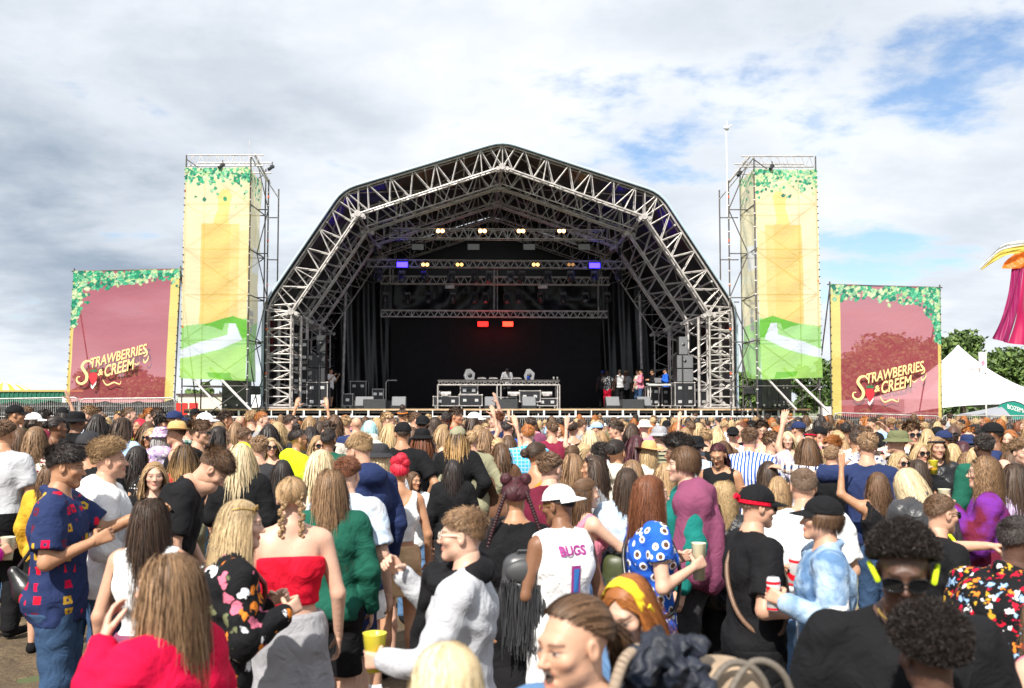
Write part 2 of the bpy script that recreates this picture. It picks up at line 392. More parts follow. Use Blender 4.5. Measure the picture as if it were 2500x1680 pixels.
def drape(name,x0,x1,z0,z1,y,nfold,amp,m,parent,seed=0,sagz=0.0,radial=False,par_w=False,axis='x'):
 rs=np.random.RandomState(seed);nxx=max(8,int(abs(x1-x0)/0.07));nz=max(6,int((z1-z0)/0.25))
 U,Z=np.meshgrid(np.linspace(0,1,nxx),np.linspace(0,1,nz));ph=rs.uniform(0,6,6)
 d=amp*(np.sin(U*nfold*6.283+ph[0]+1.5*np.sin(Z*3+ph[1]))+0.5*np.sin(U*nfold*2.3*6.283+ph[2]+2*Z))
 if radial:
  r=np.hypot(U-0.5,(1.2-Z));th=np.arctan2(U-0.5,1.2-Z);d=amp*(np.sin(th*nfold*3+ph[0])+.5*np.sin(th*nfold*7+5*r))
 Xx=x0+(x1-x0)*U;Zz=z0+(z1-z0)*Z-sagz*np.sin(U*math.pi)*(Z>0.99)
 V=np.stack([Xx,y+d,Zz]if axis=='x' else[y+d,Xx,Zz],-1).reshape(-1,3)
 I=(np.arange(nz-1)[:,None]*nxx+np.arange(nxx-1)[None]).ravel()
 return link(name,mesh_np(name,V,np.stack([I,I+1,I+nxx+1,I+nxx],1)),parent,[m])
drape("rear_wall",-9.9,9.9,DECK,6.4,16.45,14,0.06,M['pvc'],ST,3)
w=MB();w.add([(-9.9,16.45,6.35),(9.9,16.45,6.35),(6.75,16.45,11.1),(0,16.45,13.2),(-6.75,16.45,11.1)],[(0,1,2,3,4)]);w.build("rear_gable",M['pvc'],ST)
drape("upper_drape",-6.2,6.4,7.2,9.2,13.6,9,0.10,M['pvc'],ST,8,radial=True)
drape("backdrop_cloth",-5.55,5.75,DECK,7.0,11.6,4,0.012,M['cloth'],ST,4)
for sx,x0,x1 in((-1,-8.6,-5.5),(1,5.9,8.9)):drape("side_curtain",x0,x1,DECK,8.8,12.9,3,0.06,M['pvc'],ST,6+sx)
for sx in(-1,1):drape("wing_wall",1.0,16.3,DECK,6.0,sx*9.86,8,0.04,M['pvc'],ST,11+sx,axis='y')
for x in(-5.75,0.05,5.9):
 pl=MB();pl.tube((x,13.2,6.9),(x,13.2,9.6),0.07,8);pl.tube((x+.18,13.2,6.9),(x+.18,13.2,9.6),0.04,8);pl.build("drape_post",M['steel'],ST)
for x in(-8.2,8.2):
 pl=MB();pl.tube((x,12.4,DECK),(x*.985,12.4,8.2),0.09,8);pl.build("rear_post",M['steel'],ST)
dk=MB();dk.box((0,8.2,DECK-0.10),(20.4,16.8,0.16));dk.build("deck",M['deckw'],ST)
wg=MB();wg.box((-11.7,1.6,DECK-0.10),(2.98,3.4,0.16));wg.box((11.6,1.6,DECK-0.10),(2.78,3.4,0.16));wg.build("wing_deck",M['deckw'],ST)
fe=MB();fe.box((0,-0.24,DECK-0.035),(26.2,0.06,0.07));fe.build("deck_edge",M['wood'],ST)
rl=MB();rl.tube((-13.1,-0.27,DECK-0.33),(13.0,-0.27,DECK-0.33),0.035,8)
for i,x in enumerate(np.arange(-12.9,13,0.665)):
 rl.box((x,-0.27,DECK-0.2),(0.075 if i%5 else 0.04,0.05,0.27))
rl.build("deck_rail",M['white'],ST)
us=MB()
for i,x in enumerate(np.arange(-12.8,13,1.3)):
 for y in(-0.2,1.4,3.2):us.tube((x,y,0),(x,y,DECK-0.2),0.03,6)
 if i%2==0:us.tube((x,-0.2,0.2),(x+1.3,-0.2,DECK-0.4),0.026,6)
for z in(0.3,1.0):us.tube((-12.8,-0.2,z),(13,-0.2,z),0.026,6)
us.build("understructure",M['steel'],ST)
sk=MB();sk.box((0,3.5,0.9),(26,0.03,1.7));sk.build("deck_skirt",M['cloth'],ST)
rs=random.Random(4)
for i in range(26):
 x=rs.uniform(-12.5,12.5);pts=[(x+q*0.28,-0.05+0.2*rs.random(),DECK-0.005+0.02+0.02*rs.random())for q in range(7)]
 if abs(x)>8:cab=MB();cab.path(pts,0.014,5);cab.build("cable",M['black'],ST)
 # -- lighting trusses and lamps
def box_truss(name,x0,x1,y,z,s,pitch,label,m,hang=None,group="lighting trusses under the stage roof"):
 r=empty(name,sw(0,y,z),math.radians(2.8),label,"truss",group)
 mb=MB();h=s/2
 for a in(-h,h):
  for b in(-h,h):mb.tube((x0,a,b),(x1,a,b),0.030,6)
 n=int((x1-x0)/pitch)
 for i in range(n):
  xa,xb,xm=x0+(x1-x0)*i/n,x0+(x1-x0)*(i+1)/n,x0+(x1-x0)*(i+.5)/n
  for a in(-h,h):
   mb.tube((xa,a,-h),(xm,a,h),0.014,4,cap=False);mb.tube((xm,a,h),(xb,a,-h),0.014,4,cap=False)
   mb.tube((xa,a,-h),(xa,a,h),0.012,4,cap=False)if i%4==0 else None
  for b in(-h,h):mb.tube((xa,-h,b),(xm,h,b),0.014,4,cap=False);mb.tube((xm,h,b),(xb,-h,b),0.014,4,cap=False)
 mb.build("truss_section",m,r)
 hm=MB()
 for x in(x0+0.35,x1-0.35):hm.tube((x,0,h),(x,0,(hang or 10.6)-z),0.02,6);hm.box((x,0,h+0.5),(0.14,0.14,0.4));hm.tube((x+.06,0.05,h+.4),(x+.12,0.05,h-.9),0.015,5)
 hm.build("chain_hoist",M['black'],r);return r
T1=box_truss("lighting_truss",-5.15,5.1,5.2,10.22,0.46,0.46,"bright silver truss highest under the canopy carrying four glowing amber blinders",M['alu'],11.2)
T2=box_truss("lighting_truss",-6.45,6.6,8.0,9.18,0.36,0.42,"silver truss with a blue strobe at each end",M['alu'],10.9)
T3=box_truss("lighting_truss",-6.05,6.2,11.0,8.72,0.40,0.42,"grey truss of dark moving heads just above the gathered drape",M['steel'],10.9)
T4=box_truss("lighting_truss",-6.05,6.1,11.35,6.96,0.34,0.40,"lowest grey truss holding two red strobes over the backdrop",M['steel'],8.5)
lamp_i=0
ORD=["first","second","third","fourth","fifth","sixth","seventh","eighth","ninth","tenth","eleventh","twelfth"]
def emis(name,c,s):return mat(name,c,0.4,emit=c,estr=s)
def stage_pt(px,py,ys):
 """world point on the stage plane of depth ys seen at the pixel"""
 d=P(px,py,50)-Vector((0,0,HC));n=(SM_.to_3x3()@Vector((0,1,0)));p0=sw(0,ys,0)
 t=(p0-Vector((0,0,HC))).dot(n)/d.dot(n);return Vector((0,0,HC))+d*t
def blinder(loc,e,label,grp):
 r=empty("blinder_light",loc,math.radians(2.8),label,"blinder",grp)
 b=MB();b.box((0,0.08,0),(0.42,0.14,0.24),bev=0.02);b.tube((-.2,.05,.12),(0,.1,.24),.012,5);b.tube((.2,.05,.12),(0,.1,.24),.012,5);b.build("housing",M['black'],r)
 for sx in(-1,1):
  l=MB();l.lathe([(0.0,0.03),(0.06,0.025),(0.088,0.0),(0.092,-0.02)],14,(sx*0.1,0.0,0),Matrix.Rotation(math.pi/2,4,'X'));l.build("lamp",emis("blinder_lamp",(1.0,0.50,0.16),e),r)
for i,px in enumerate((1075,1178,1272,1371)):
 p=stage_pt(px,564,4.95);blinder(p,7.0,f"amber twin blinder on the highest truss, {ORD[i]} of four from stage right","blinders on the highest truss")
for i,(px,e)in enumerate(((1038,2.6),(1122,1.6),(1308,2.2),(1394,0.25))):
 p=stage_pt(px,646,7.75);blinder(p,e,("dim " if i==3 else "warm ")+f"twin blinder on the blue strobe truss, {ORD[i]} of four from stage right","blinders on the strobe truss")
def strobe(loc,c,e,label,grp):
 r=empty("strobe_light",loc,math.radians(2.8),label,"strobe",grp)
 b=MB();b.box((0,0.12,0),(0.62,0.16,0.34),bev=0.02);b.tube((-.31,.1,.1),(-.31,.1,.3),.015,5);b.tube((.31,.1,.1),(.31,.1,.3),.015,5);b.tube((-.31,.1,.3),(.31,.1,.3),.015,5);b.build("housing",M['black'],r)
 l=MB();l.box((0,0.03,0),(0.54,0.03,0.25));l.build("lamp",emis("strobe_lamp",c,e),r)
for px,py,lb in((982,646,"blue strobe nearest the speaker tower topped by a hanging case strap"),(1452,648,"blue strobe above the crew in pink and blue")):
 strobe(stage_pt(px,py,7.6),(0.035,0.02,1.0),6.0,lb,"blue strobes")
 ld=bpy.data.lights.new("strobe_glow",'POINT');ld.energy=9;ld.color=(0.08,0.05,1);ld.shadow_soft_size=.2;lo=bpy.data.objects.new("strobe_glow",ld);COL.objects.link(lo);lo.location=stage_pt(px,py,7.2)
for px,lb in((1179,"red strobe over the DJ decks beside the paler one"),(1240,"orange-red paler strobe over the DJ decks")):
 strobe(stage_pt(px,791,11.0),(1.0,0.008,0.006)if px<1200 else(1.0,0.03,0.012),4.0,lb,"red strobes")
 ld=bpy.data.lights.new("strobe_glow",'POINT');ld.energy=16;ld.color=(1,0.02,0.02);ld.shadow_soft_size=.2;lo=bpy.data.objects.new("strobe_glow",ld);COL.objects.link(lo);lo.location=stage_pt(px,797,10.85)
for i,px in enumerate((1020,1156,1292,1426)):
 p=stage_pt(px,602,5.6)
 r=empty("flood_panel",p,math.radians(2.8),f"grey slatted flood panel hanging below the highest truss, {ORD[i]} of four from stage right","flood light","flood panels")
 b=MB();b.box((0,0.1,0.02),(0.60,0.16,0.34),Matrix.Rotation(0.35,3,'X'),bev=0.015);b.tube((-.3,.1,.1),(-.3,.1,.38),.02,5);b.tube((.3,.1,.1),(.3,.1,.38),.02,5);b.tube((-.34,.1,.38),(.34,.1,.38),.02,5);b.build("housing",M['black'],r)
 l=MB()
 for k in range(5):l.box((0,-0.02,-0.13+k*0.055),(0.56,0.02,0.042),Matrix.Rotation(0.35,3,'X'))
 l.build("louvre",mat("louvre_grey",(0.42,0.43,0.44),0.4),r)
def moving_head(loc,tilt,yaw,label,grp):
 r=empty("moving_head",loc,math.radians(2.8)+yaw,label,"moving light",grp)
 b=MB();b.box((0,0,0.16),(0.36,0.26,0.13),bev=0.02);b.tube((-.12,0,.22),(-.12,0,.34),.02,5);b.tube((.12,0,.22),(.12,0,.34),.02,5);b.build("base",M['headblack'],r)
 y=MB();y.box((-.17,0,-0.07),(.05,.12,.36),bev=.015);y.box((.17,0,-0.07),(.05,.12,.36),bev=.015);y.box((0,0,.08),(.36,.14,.05),bev=.015);y.build("yoke",M['headblack'],r)
 Mx=Matrix.Translation((0,0,-.15))@Matrix.Rotation(tilt,4,'X')
 h=MB();h.lathe([(0,.2),(.09,.19),(.125,.1),(.14,-.1),(.135,-.22),(.11,-.225)],14,M=Mx);h.build("head",M['headblack'],r)
 l=MB();l.lathe([(.112,-.215),(.06,-.225),(0,-.23)],14,M=Mx);l.build("lens",mat("lens_glass",(.12,.13,.16),.12),r)
rs=random.Random(9)
row1=(923,980,1037,1102,1160,1194,1246,1273,1337,1394,1452,1510)
row2=(940,994,1047,1105,1159,1186,1237,1265,1321,1375,1429,1483)
for i,px in enumerate(row1):
 p=stage_pt(px,672,8.0);moving_head(p,rs.uniform(-1.1,.5)if i not in(2,4,7,9)else 1.0,rs.uniform(-.5,.5),f"black moving head under the blue strobe truss, {ORD[i]} of twelve from stage right","moving heads under the strobe truss")
for i,px in enumerate(row2):
 p=stage_pt(px,724,11.0);moving_head(p,rs.uniform(-1.0,.8),rs.uniform(-.5,.5),f"black moving head hanging before the gathered drape, {ORD[i]} of twelve from stage right","moving heads before the drape")
for px,lb in((1098,"small grey light panel on the drape truss over the flight cases"),(1325,"small grey light panel on the drape truss over the empty backdrop")):
 p=stage_pt(px,700,10.7);b=MB();b.box((0,0,0),(.5,.12,.2),bev=.01)
 for k in range(8):b.box((-.2+k*.057,-.065,0),(.03,.02,.16))
 o=b.build("light_panel",M['steel'],None,lb,"light panel","light panels on the drape truss");o.location=p
 # -- gear on the deck
def speaker(loc,w,d,h,label,grp,m='grille',yaw=0.0,horn=False,cat="speaker",tilt=0):
 r=empty("loudspeaker",loc,math.radians(2.8)+yaw,label,cat,grp)
 b=MB();R=Matrix.Rotation(tilt,3,'X');b.box((0,0,h/2),(w,d,h),bev=.02);b.build("cabinet",M['black'],r)
 g=MB();g.box((0,-d/2-.004,h/2),(w*.93,.03,h*.93),bev=.01);g.build("grille",M[m],r)
 if horn:
  c=MB();c.lathe([(0,.0),(.07,-.005),(.085,-.03),(.1,-.035)],14,(0,-d/2-.03,h*.55),Matrix.Rotation(math.pi/2,4,'X'));c.build("emblem",mat("emblem_grey",(.03,.03,.03),.3),r)
 return r
def flight_case(loc,w,d,h,label,grp=None,yaw=0.0,castor=True,cat="flight case"):
 r=empty("flight_case",loc,math.radians(2.8)+yaw,label,cat,grp);z0=.12 if castor else 0
 b=MB();b.box((0,0,z0+(h-z0)/2),(w-.02,d-.02,h-z0-.02));b.build("panel",M['casep'],r)
 e=MB();t=.035
 for sx in(-1,1):
  for sy in(-1,1):e.box((sx*(w/2-t/2),sy*(d/2-t/2),z0+(h-z0)/2),(t,t,h-z0-2*t))
 for sz in(z0+t/2,h-t/2):
  for sy in(-1,1):e.box((0,sy*(d/2-t/2),sz),(w,t,t))
  for sx in(-1,1):e.box((sx*(w/2-t/2),0,sz),(t,d-2*t,t))
 for sx in(-1,1):
  for sz in(z0+.03,h-.03):e.lathe([(0,.05),(.035,.04),(.05,0),(.035,-.04),(0,-.05)],8,(sx*(w/2-.02),-d/2+.02,sz))
 e.build("edge_trim",M['alu'],r)
 k=MB()
 for sx in(-.25,.25)if w>.5 else(0,):
  for sz in((h-.25,z0+.2)if h>.9 else((h+z0)/2,)):k.box((sx*w,-d/2-.01,sz),(.16,.02,.13));k.box((sx*w,-d/2-.025,sz),(.05,.015,.07))
 k.build("latch",mat("latch_steel",(.75,.74,.72),.3,.6),r)
 if castor:
  c=MB()
  for sx in(-1,1):
   for sy in(-1,1):c.tube((sx*(w/2-.12)-.02,sy*(d/2-.1),.05),(sx*(w/2-.12)+.02,sy*(d/2-.1),.05),.05,10);c.box((sx*(w/2-.12),sy*(d/2-.1),.095),(.09,.08,.05))
  c.build("castor",M['steel'],r)
 return r
def on_deck(px,ys):p=stage_pt(px,990,ys);return Vector((p.x,p.y,DECK-.018))
for side,cx_,a,b2,c2 in((0,777,775,775,784),(1,1668,1669,1669,1667)):
 sn=("at the white-shirted photographer's elbow","beside the man in bright blue")[side];mm=('grille','greybox')[side]  # second stack's sunlit front is put into a paler grille colour
 p=on_deck(cx_,2.2);flight_case(p,.92,.8,1.18,f"tall upright flight case under the speaker stack {sn}")
 p2=on_deck(a,2.2);speaker(p2+Vector((0,0,1.185)),.76,.75,.60,f"wide black speaker lowest of the stack {sn}",f"speakers of the stack {sn}",mm)
 speaker(p2+Vector((0,0,1.79)),.76,.75,.60,f"wide black speaker in the middle of the stack {sn}",f"speakers of the stack {sn}",mm,horn=bool(side))
 p3=on_deck(c2,2.2);speaker(p3+Vector((0,0,2.395)),.42,.5,.84,f"narrow upright speaker on top of the stack {sn}",f"speakers of the stack {sn}",mm,horn=True)
for px in(779,1667):
 s_=MB();p=on_deck(px,1.75);s_.box((0,0,1.2),(.05,.012,2.4));o=s_.build("ratchet_strap",M['black'],None,"black ratchet strap down the stack "+("with a brass buckle" if px<1000 else "beside the laptop table"),"strap");o.location=p
def wedge(loc,w,label,grp,yaw=0):
 r=empty("stage_wedge",loc,math.radians(2.8)+yaw,label,"monitor speaker",grp)
 b=MB();b.prism([(-w/2,-.28,0),(-w/2,.3,0),(-w/2,.3,.5),(-w/2,.06,.52),(-w/2,-.28,.14)],(w,0,0));b.build("cabinet",M['black'],r)
 g=MB();g.prism([(-w/2+.03,-.292,.15),(-w/2+.03,.05,.535),(-w/2+.03,.06,.522),(-w/2+.03,-.282,.14)],(w-.06,0,0));g.build("grille",M['greybox'],r)
for px,lb in((890,"grey monitor wedge behind the haze machine case"),(974,"lone grey monitor wedge between haze machine and DJ table"),(1200,"grey monitor wedge beside the DJ's knees"),(1291,"grey monitor wedge under the last DJ table case"),(1495,"grey monitor wedge by the plaid trousers of the dancer"),(1572,"grey monitor wedge before the mixing desk")):
 wedge(on_deck(px,.95),.62 if px!=890 else.8,lb,"monitor wedges along the stage lip")
for px,lb in((916,"low black subwoofer in front of the haze machine"),(1237,"low black subwoofer in front of the DJ table"),(1544,"low black subwoofer between two wedges at the crew's end")):
 speaker(on_deck(px,.45),.98,.4,.42,lb,"low subwoofers on the stage lip",'grille')
flight_case(on_deck(923,6.5),.55,.6,.95,"small upright flight case with a green label next to the smoke",yaw=.05)
flight_case(on_deck(877,7.5),.8,.7,1.35,"square flight case topped with coiled cable before the curtain",yaw=-.06)
flight_case(on_deck(850,4.5),.5,.5,.7,"small dark case standing behind the photographer",castor=True)
flight_case(on_deck(1592,4.5),.55,.6,1.05,"flight case under the man in pink's mixer")
flight_case(on_deck(1632,4.6),.75,.6,1.02,"flight case under the laptop with big castors")
flight_case(on_deck(1706,3.2),.6,.7,1.1,"open flight case behind the grey speaker stack")
for i,(px,z,ys)in enumerate(((735,0,3.0),(735,1.05,3.0),(735,2.1,3.0),(716,0,4.0),(716,1.35,4.0))):
 flight_case(on_deck(px,ys)+Vector((0,0,z)),.7,.7,1.0 if i<3 else 1.3,["open amplifier case at the foot of the rack by the tower leg","amplifier case second up in the rack by the tower leg","amplifier case topmost of the rack by the tower leg","case standing behind the amplifier rack","case stacked behind the amplifier rack"][i],"amplifier cases",castor=False)
DJ=empty("dj_table",on_deck(1218,4.4),math.radians(2.8),"long silver truss DJ table on tall legs in the middle of the deck","table")
w2=2.84;tb=MB();tb.box((0,.5,1.33),(2*w2,1.1,.04));tb.build("tabletop",M['deckw'],DJ)
tb=MB()
for z in(1.1,1.29):tb.tube((-w2,0,z),(w2,0,z),.035,6);tb.tube((-w2,1.0,z),(w2,1.0,z),.03,6)
for i in range(22):
 a=-w2+2*w2*i/22;c=a+2*w2/22;tb.tube((a,0,1.1),((a+c)/2,0,1.29),.016,4);tb.tube(((a+c)/2,0,1.29),(c,0,1.1),.016,4)
tb.build("truss_frame",M['alu'],DJ)
for x in(-w2,-.08,.1,w2-.1,w2):
 for y in(0,1.0):
  l=MB();l.tube((x,y,0.02),(x,y,1.1),.035,6);l.box((x,y,.01),(.13,.13,.02));l.build("leg",M['alu'],DJ)
tz=DECK+1.335
def on_table(px,dy=.45):p=stage_pt(px,930,4.4+dy);return Vector((p.x,p.y,tz))
for px,lb in((1146,"grey tilted booth monitor beside the DJ's record gear"),(1293,"grey tilted booth monitor beside the blue cup")):
 r=empty("booth_monitor",on_table(px,.5),math.radians(2.8)+(.12 if px<1200 else-.12),lb,"monitor speaker","booth monitors")
 b=MB();b.prism([(-.2,-.2,0),(.2,-.2,0),(.24,-.13,.32),(.02,-.1,.52),(-.14,-.11,.5),(-.26,-.13,.2)],(0,.35,0));b.build("cabinet",M['greybox'],r)
 c=MB();c.lathe([(0,.02),(.05,.01),(.1,0),(.11,-.02)],16,(0,-.19,.2),Matrix.Rotation(math.pi/2,4,'X'));c.build("driver",M['black'],r)
for i,px in enumerate((1176,1204,1236,1262)):
 r=empty("media_player" if i!=1 else "dj_mixer",on_table(px,.3),math.radians(2.8),["silver edged media player beside the mixer's far side","flat black DJ mixer with bright knobs at centre table","media player under the DJ's hands","media player by the open palm on the DJ table"][i],"dj deck" if i!=1 else "mixer","decks on the DJ table")
 b=MB();b.box((0,0,.05),(.42,.42,.09),bev=.01);b.build("body",M['black'],r)
 k=MB();k.lathe([(0,.015),(.12,.012),(.13,0)],18,(0,-.03,.096));[k.tube((-.16+q*.05,.15,.09),(-.16+q*.05,.15,.12),.012,8)for q in range(7)]
 k.box((0,-.2,.06),(.40,.03,.03));k.build("controls",M['alu'],r)
def cup(loc,m,label,grp=None,h=.13,r1=.032,r2=.043,fill=None,rot=None,name="cup",text=None):
 r=empty(name,loc,0,label,"cup",grp)
 if rot is not None:r.rotation_euler=rot
 b=MB();b.lathe([(0,0),(r1,0),(r2,h),(r2+.002,h+.003),(r2-.003,h),(r1-.003,.006),(0,.006)],18);b.build("shell",m,r)
 if fill is not None:q=MB();q.lathe([(0,h*.8),(r1+(r2-r1)*.8-.004,h*.8),(r1+(r2-r1)*.78-.004,h*.4),(r1-.002,.01),(0,.01)],16);q.build("drink",fill,r)
 return r
cup(on_table(1290,.15),mat("blue_plastic",(.02,.08,.55),.4),"bright blue cup at the foot of a booth monitor",h=.16,r1=.07,r2=.08)
cup(on_table(1352,.2),M['white'],"pale cup near the end of the DJ table","cups at the table end");cup(on_table(1361,.2),M['steel'],"dull metal cup at the very end of the DJ table","cups at the table end")
for i,(px,ys,w_,h_,z_,lb)in enumerate(((1090,4.9,1.25,.58,0,"long low flight case with round castors under the DJ table end"),(1149,4.8,1.1,.66,0,"flight case with two big latches under the DJ table"),(1145,4.9,.85,.4,.66,"black trunk lying on the latched case under the DJ table"),(1238,5.1,.9,.55,0,"flight case behind the DJ's legs"),(1293,4.8,1.0,.55,.3,"flight case with white trim under the blue cup"),(1335,4.9,.95,.5,0,"long flight case below the table end cups"))):
 flight_case(on_deck(px,ys)+Vector((0,0,z_)),w_,.6,h_,lb,"flight cases under the DJ table",castor=(z_==0))
for px in(1086,1254,1333):
 r=empty("projector_box",on_deck(px,4.7)+Vector((0,0,.585)),math.radians(2.8),{1086:"silver cylinder lamp on the long low case",1254:"silver cylinder lamp behind the DJ's legs",1333:"white boxed unit on the case by the table end"}[px],"lamp unit","silver units under the DJ table")
 b=MB();b.tube((-.28,0,.12),(.28,0,.12),.12,14);b.box((0,0,.06),(.3,.3,.1));b.build("housing",M['alu'],r)
r=empty("haze_machine",on_deck(948,6.0),0,"haze machine frame with a bent silver pipe by the backdrop edge","haze machine")
b=MB();b.path([(-.12,0,0),(-.12,0,1.25),(-.05,0,1.35),(.4,0,1.35)],.03,8);b.build("pipe",M['alu'],r);b=MB();b.box((.05,.1,.2),(.3,.4,.4),bev=.03);b.build("body",M['black'],r)
r=empty("monitor_desk",on_deck(1625,3.9),math.radians(2.8),"pale mixing desk on a stand before the crew","mixing desk")
b=MB();b.box((0,0,1.12),(1.7,.7,.09),Matrix.Rotation(.1,3,'X'),bev=.02);b.build("console",mat("console_grey",(.5,.5,.5),.4),r)
b=MB();[b.tube((sx*.75,sy*.25,0),(sx*.75,sy*.25,1.1),.025,6)for sx in(-1,1)for sy in(-1,1)];b.build("stand",M['steel'],r)
b=MB();[b.tube((-.75+.06*q,-.2+.15*s,1.16),(-.75+.06*q,-.2+.15*s,1.19),.015,6)for q in range(25)for s in range(3)];b.build("knob",M['black'],r)
r=empty("laptop",on_deck(1612,3.8)+Vector((0,0,1.18)),.5,"open laptop on the pale mixing desk","laptop")
b=MB();b.box((0,0,.012),(.36,.25,.018));b.build("base",M['black'],r);b=MB();b.box((0,.17,.13),(.36,.014,.25),Matrix.Rotation(-.3,3,'X'));b.build("screen",mat("laptop_lid",(.2,.2,.22),.3),r)
# -- banner art
def inpoly(u,v,poly):
 r=np.zeros(u.shape,bool);n=len(poly);j=n-1
 for i in range(n):
  xi,yi=poly[i];xj,yj=poly[j]
  c=((yi>v)!=(yj>v))&(u<(xj-xi)*(v-yi)/(yj-yi+1e-12)+xi);r^=c;j=i
 return r
def leaves(col,X,Y,region,n,seed,size=(.06,.13)):
 """printed ivy leaves: region(s) yields the centre of a leaf in metres; newest on top"""
 rs=random.Random(seed);G=[(.02,.27,.14),(.05,.38,.20),(.10,.45,.24),(.02,.18,.12),(.45,.62,.30),(.30,.55,.33),(.62,.72,.42)]
 for k in range(n):
  cx_,cy_=region(rs);s=rs.uniform(*size);a=rs.uniform(0,6.28);c=rs.choice(G)
  dx,dy=X-cx_,Y-cy_;m0=(abs(dx)<s*1.3)&(abs(dy)<s*1.3)
  if not m0.any():continue
  u=(dx*math.cos(a)+dy*math.sin(a))/s;v=(-dx*math.sin(a)+dy*math.cos(a))/s
  inside=m0&(np.abs(v)<0.62*(1-u*u)*(1.15-0.45*u))&(np.abs(u)<1)
  col[inside,:3]=c;col[inside,3]=.07
  vein=inside&(np.abs(v)<.09);col[vein,:3]=tuple(min(1,q*1.7+.03)for q in c)
def art_grid(w,h,res=0.028):
 nx_,nz_=int(w/res),int(h/res);U,Vv=np.meshgrid(np.linspace(0,1,nx_),np.linspace(0,1,nz_))
 return nx_,nz_,U,Vv
def grid_faces(nx_,nz_):
 I=(np.arange(nz_-1)[:,None]*nx_+np.arange(nx_-1)[None]).ravel();return np.stack([I,I+1,I+nx_+1,I+nx_],1)
BM_T,BM_R=banner_mat("mesh_banner_tower",transl=.42,bump=.14),banner_mat("mesh_banner_panel",transl=.45,bump=.12)
def quad(U,Vv,bl,br,tr,tl):
 U=U[...,None];Vv=Vv[...,None]
 return(1-Vv)*((1-U)*np.array(bl)+U*np.array(br))+Vv*((1-U)*np.array(tl)+U*np.array(tr))
CREAM=(0.80,0.60,0.26)
def flatten_text(body,size,shear,offset,spacing=1.0,sx=1.0):
 cu=bpy.data.curves.new("txt",'FONT');cu.body=body;cu.size=size;cu.shear=shear;cu.offset=offset;cu.space_character=spacing
 cu.resolution_u=4;o=bpy.data.objects.new("txt",cu);COL.objects.link(o);dg=bpy.context.evaluated_depsgraph_get();dg.update()
 me=bpy.data.meshes.new_from_object(o.evaluated_get(dg));bpy.data.objects.remove(o);vs=[Vector((v.co.x*sx,v.co.y,0))for v in me.vertices];fs=[tuple(p.vertices)for p in me.polygons]
 return vs,fs
def ribbon2(pts,w):
 vs=[];fs=[]
 for i,(x_,y_)in enumerate(pts):
  a=np.array(pts[max(0,i-1)]);b=np.array(pts[min(len(pts)-1,i+1)]);d=b-a;d=d/(np.linalg.norm(d)+1e-9);n=np.array((-d[1],d[0]))
  t=i/(len(pts)-1);ww=w*(0.35+0.65*math.sin(math.pi*min(1,t*1.05+.03)))
  vs+=[Vector((x_+n[0]*ww,y_+n[1]*ww,0)),Vector((x_-n[0]*ww,y_-n[1]*ww,0))]
  if i:fs.append((2*i-2,2*i-1,2*i+1,2*i))
 return vs,fs
def cr(pts,n=8):
 out_=[]
 for i in range(len(pts)-1):
  p0,p1,p2,p3=(np.array(pts[max(0,min(len(pts)-1,j))],float)for j in(i-1,i,i+1,i+2))
  for t in np.linspace(0,1,n,endpoint=(i==len(pts)-2)):
   out_.append(tuple(.5*((2*p1)+(-p0+p2)*t+(2*p0-5*p1+4*p2-p3)*t*t+(-p0+3*p1-3*p2+p3)*t**3)))
 return out_
def logo(parent,origin,ux,uz,sc,nrm):
 """festival lettering laid 4 mm proud of the cloth. Local units: 1 = logo width"""
 def put(name,vs,fs,m,lift=.012):
  mb=MB();mb.add([origin+ux*(v.x*sc)+uz*(v.y*sc)+nrm*lift for v in vs],fs);return mb.build(name,m,parent)
 rise=.26
 cm=mat("lettering_cream",CREAM,.7);bevm=mat("lettering_shadow",(.16,.012,.012),.8)
 def word(txt,x0,y0,x1,size,widths=None):
  vs,fs=flatten_text(txt,size,.12,size*.020);xmax=max(v.x for v in vs);k=(x1-x0)/xmax
  vs=[Vector((x0+v.x*k,y0+v.y+(x0+v.x*k)*rise,0))for v in vs]
  put("lettering_shadow",[v+Vector((.008,-.010,0))for v in vs],fs,bevm,.006);put("lettering",vs,fs,cm)
 word("TRAWBERRIES",.175,.055,.97,.19);word("CREEM",.375,-.125,.80,.225);word("&",.285,-.085,.365,.12)
 S=cr([(.205,.155),(.17,.20),(.10,.185),(.065,.12),(.10,.06),(.135,0),(.125,-.08),(.06,-.12),(.0,-.085),(.0,-.03),(.04,-.02)])
 vs,fs=ribbon2(S,.021);put("lettering",vs,fs,cm,.014)
 for pts,w_ in((cr([(.36,-.005-.06),(.42,-.14),(.52,-.105),(.60,-.13),(.62,-.085)]),.010),(cr([(.93,.255),(.975,.29),(.965,.35),(.93,.345)]),.010),(cr([(.80,.16),(.84,.145),(.88,.185)]),.008),(cr([(.93,.22),(.945,.17),(.985,.21),(1.0,.27)]),.010)):
  vs,fs=ribbon2(pts,w_);put("lettering",vs,fs,cm,.014)
 b=[(.165,-.03),(.175,.02),(.22,.035),(.27,.03),(.285,-.02),(.27,-.09),(.225,-.14),(.19,-.10)]
 put("strawberry",[Vector((x_,y_,0))for x_,y_ in b],[tuple(range(len(b)))],mat("berry_red",(.62,.02,.03),.6))
 c=[(.185,.045),(.18,.085),(.205,.06),(.215,.095),(.23,.062),(.255,.095),(.262,.062),(.285,.088),(.275,.045)]
 put("crown",[Vector((x_,y_,0))for x_,y_ in c],[tuple(range(len(c)))],mat("crown_green",(.01,.16,.06),.6))
 c=[(.195,-.125),(.218,-.16),(.275,-.085),(.268,-.125),(.222,-.195),(.2,-.175)]
 put("tick",[Vector((x_,y_,0))for x_,y_ in c],[tuple(range(len(c)))],M['white'],.016)
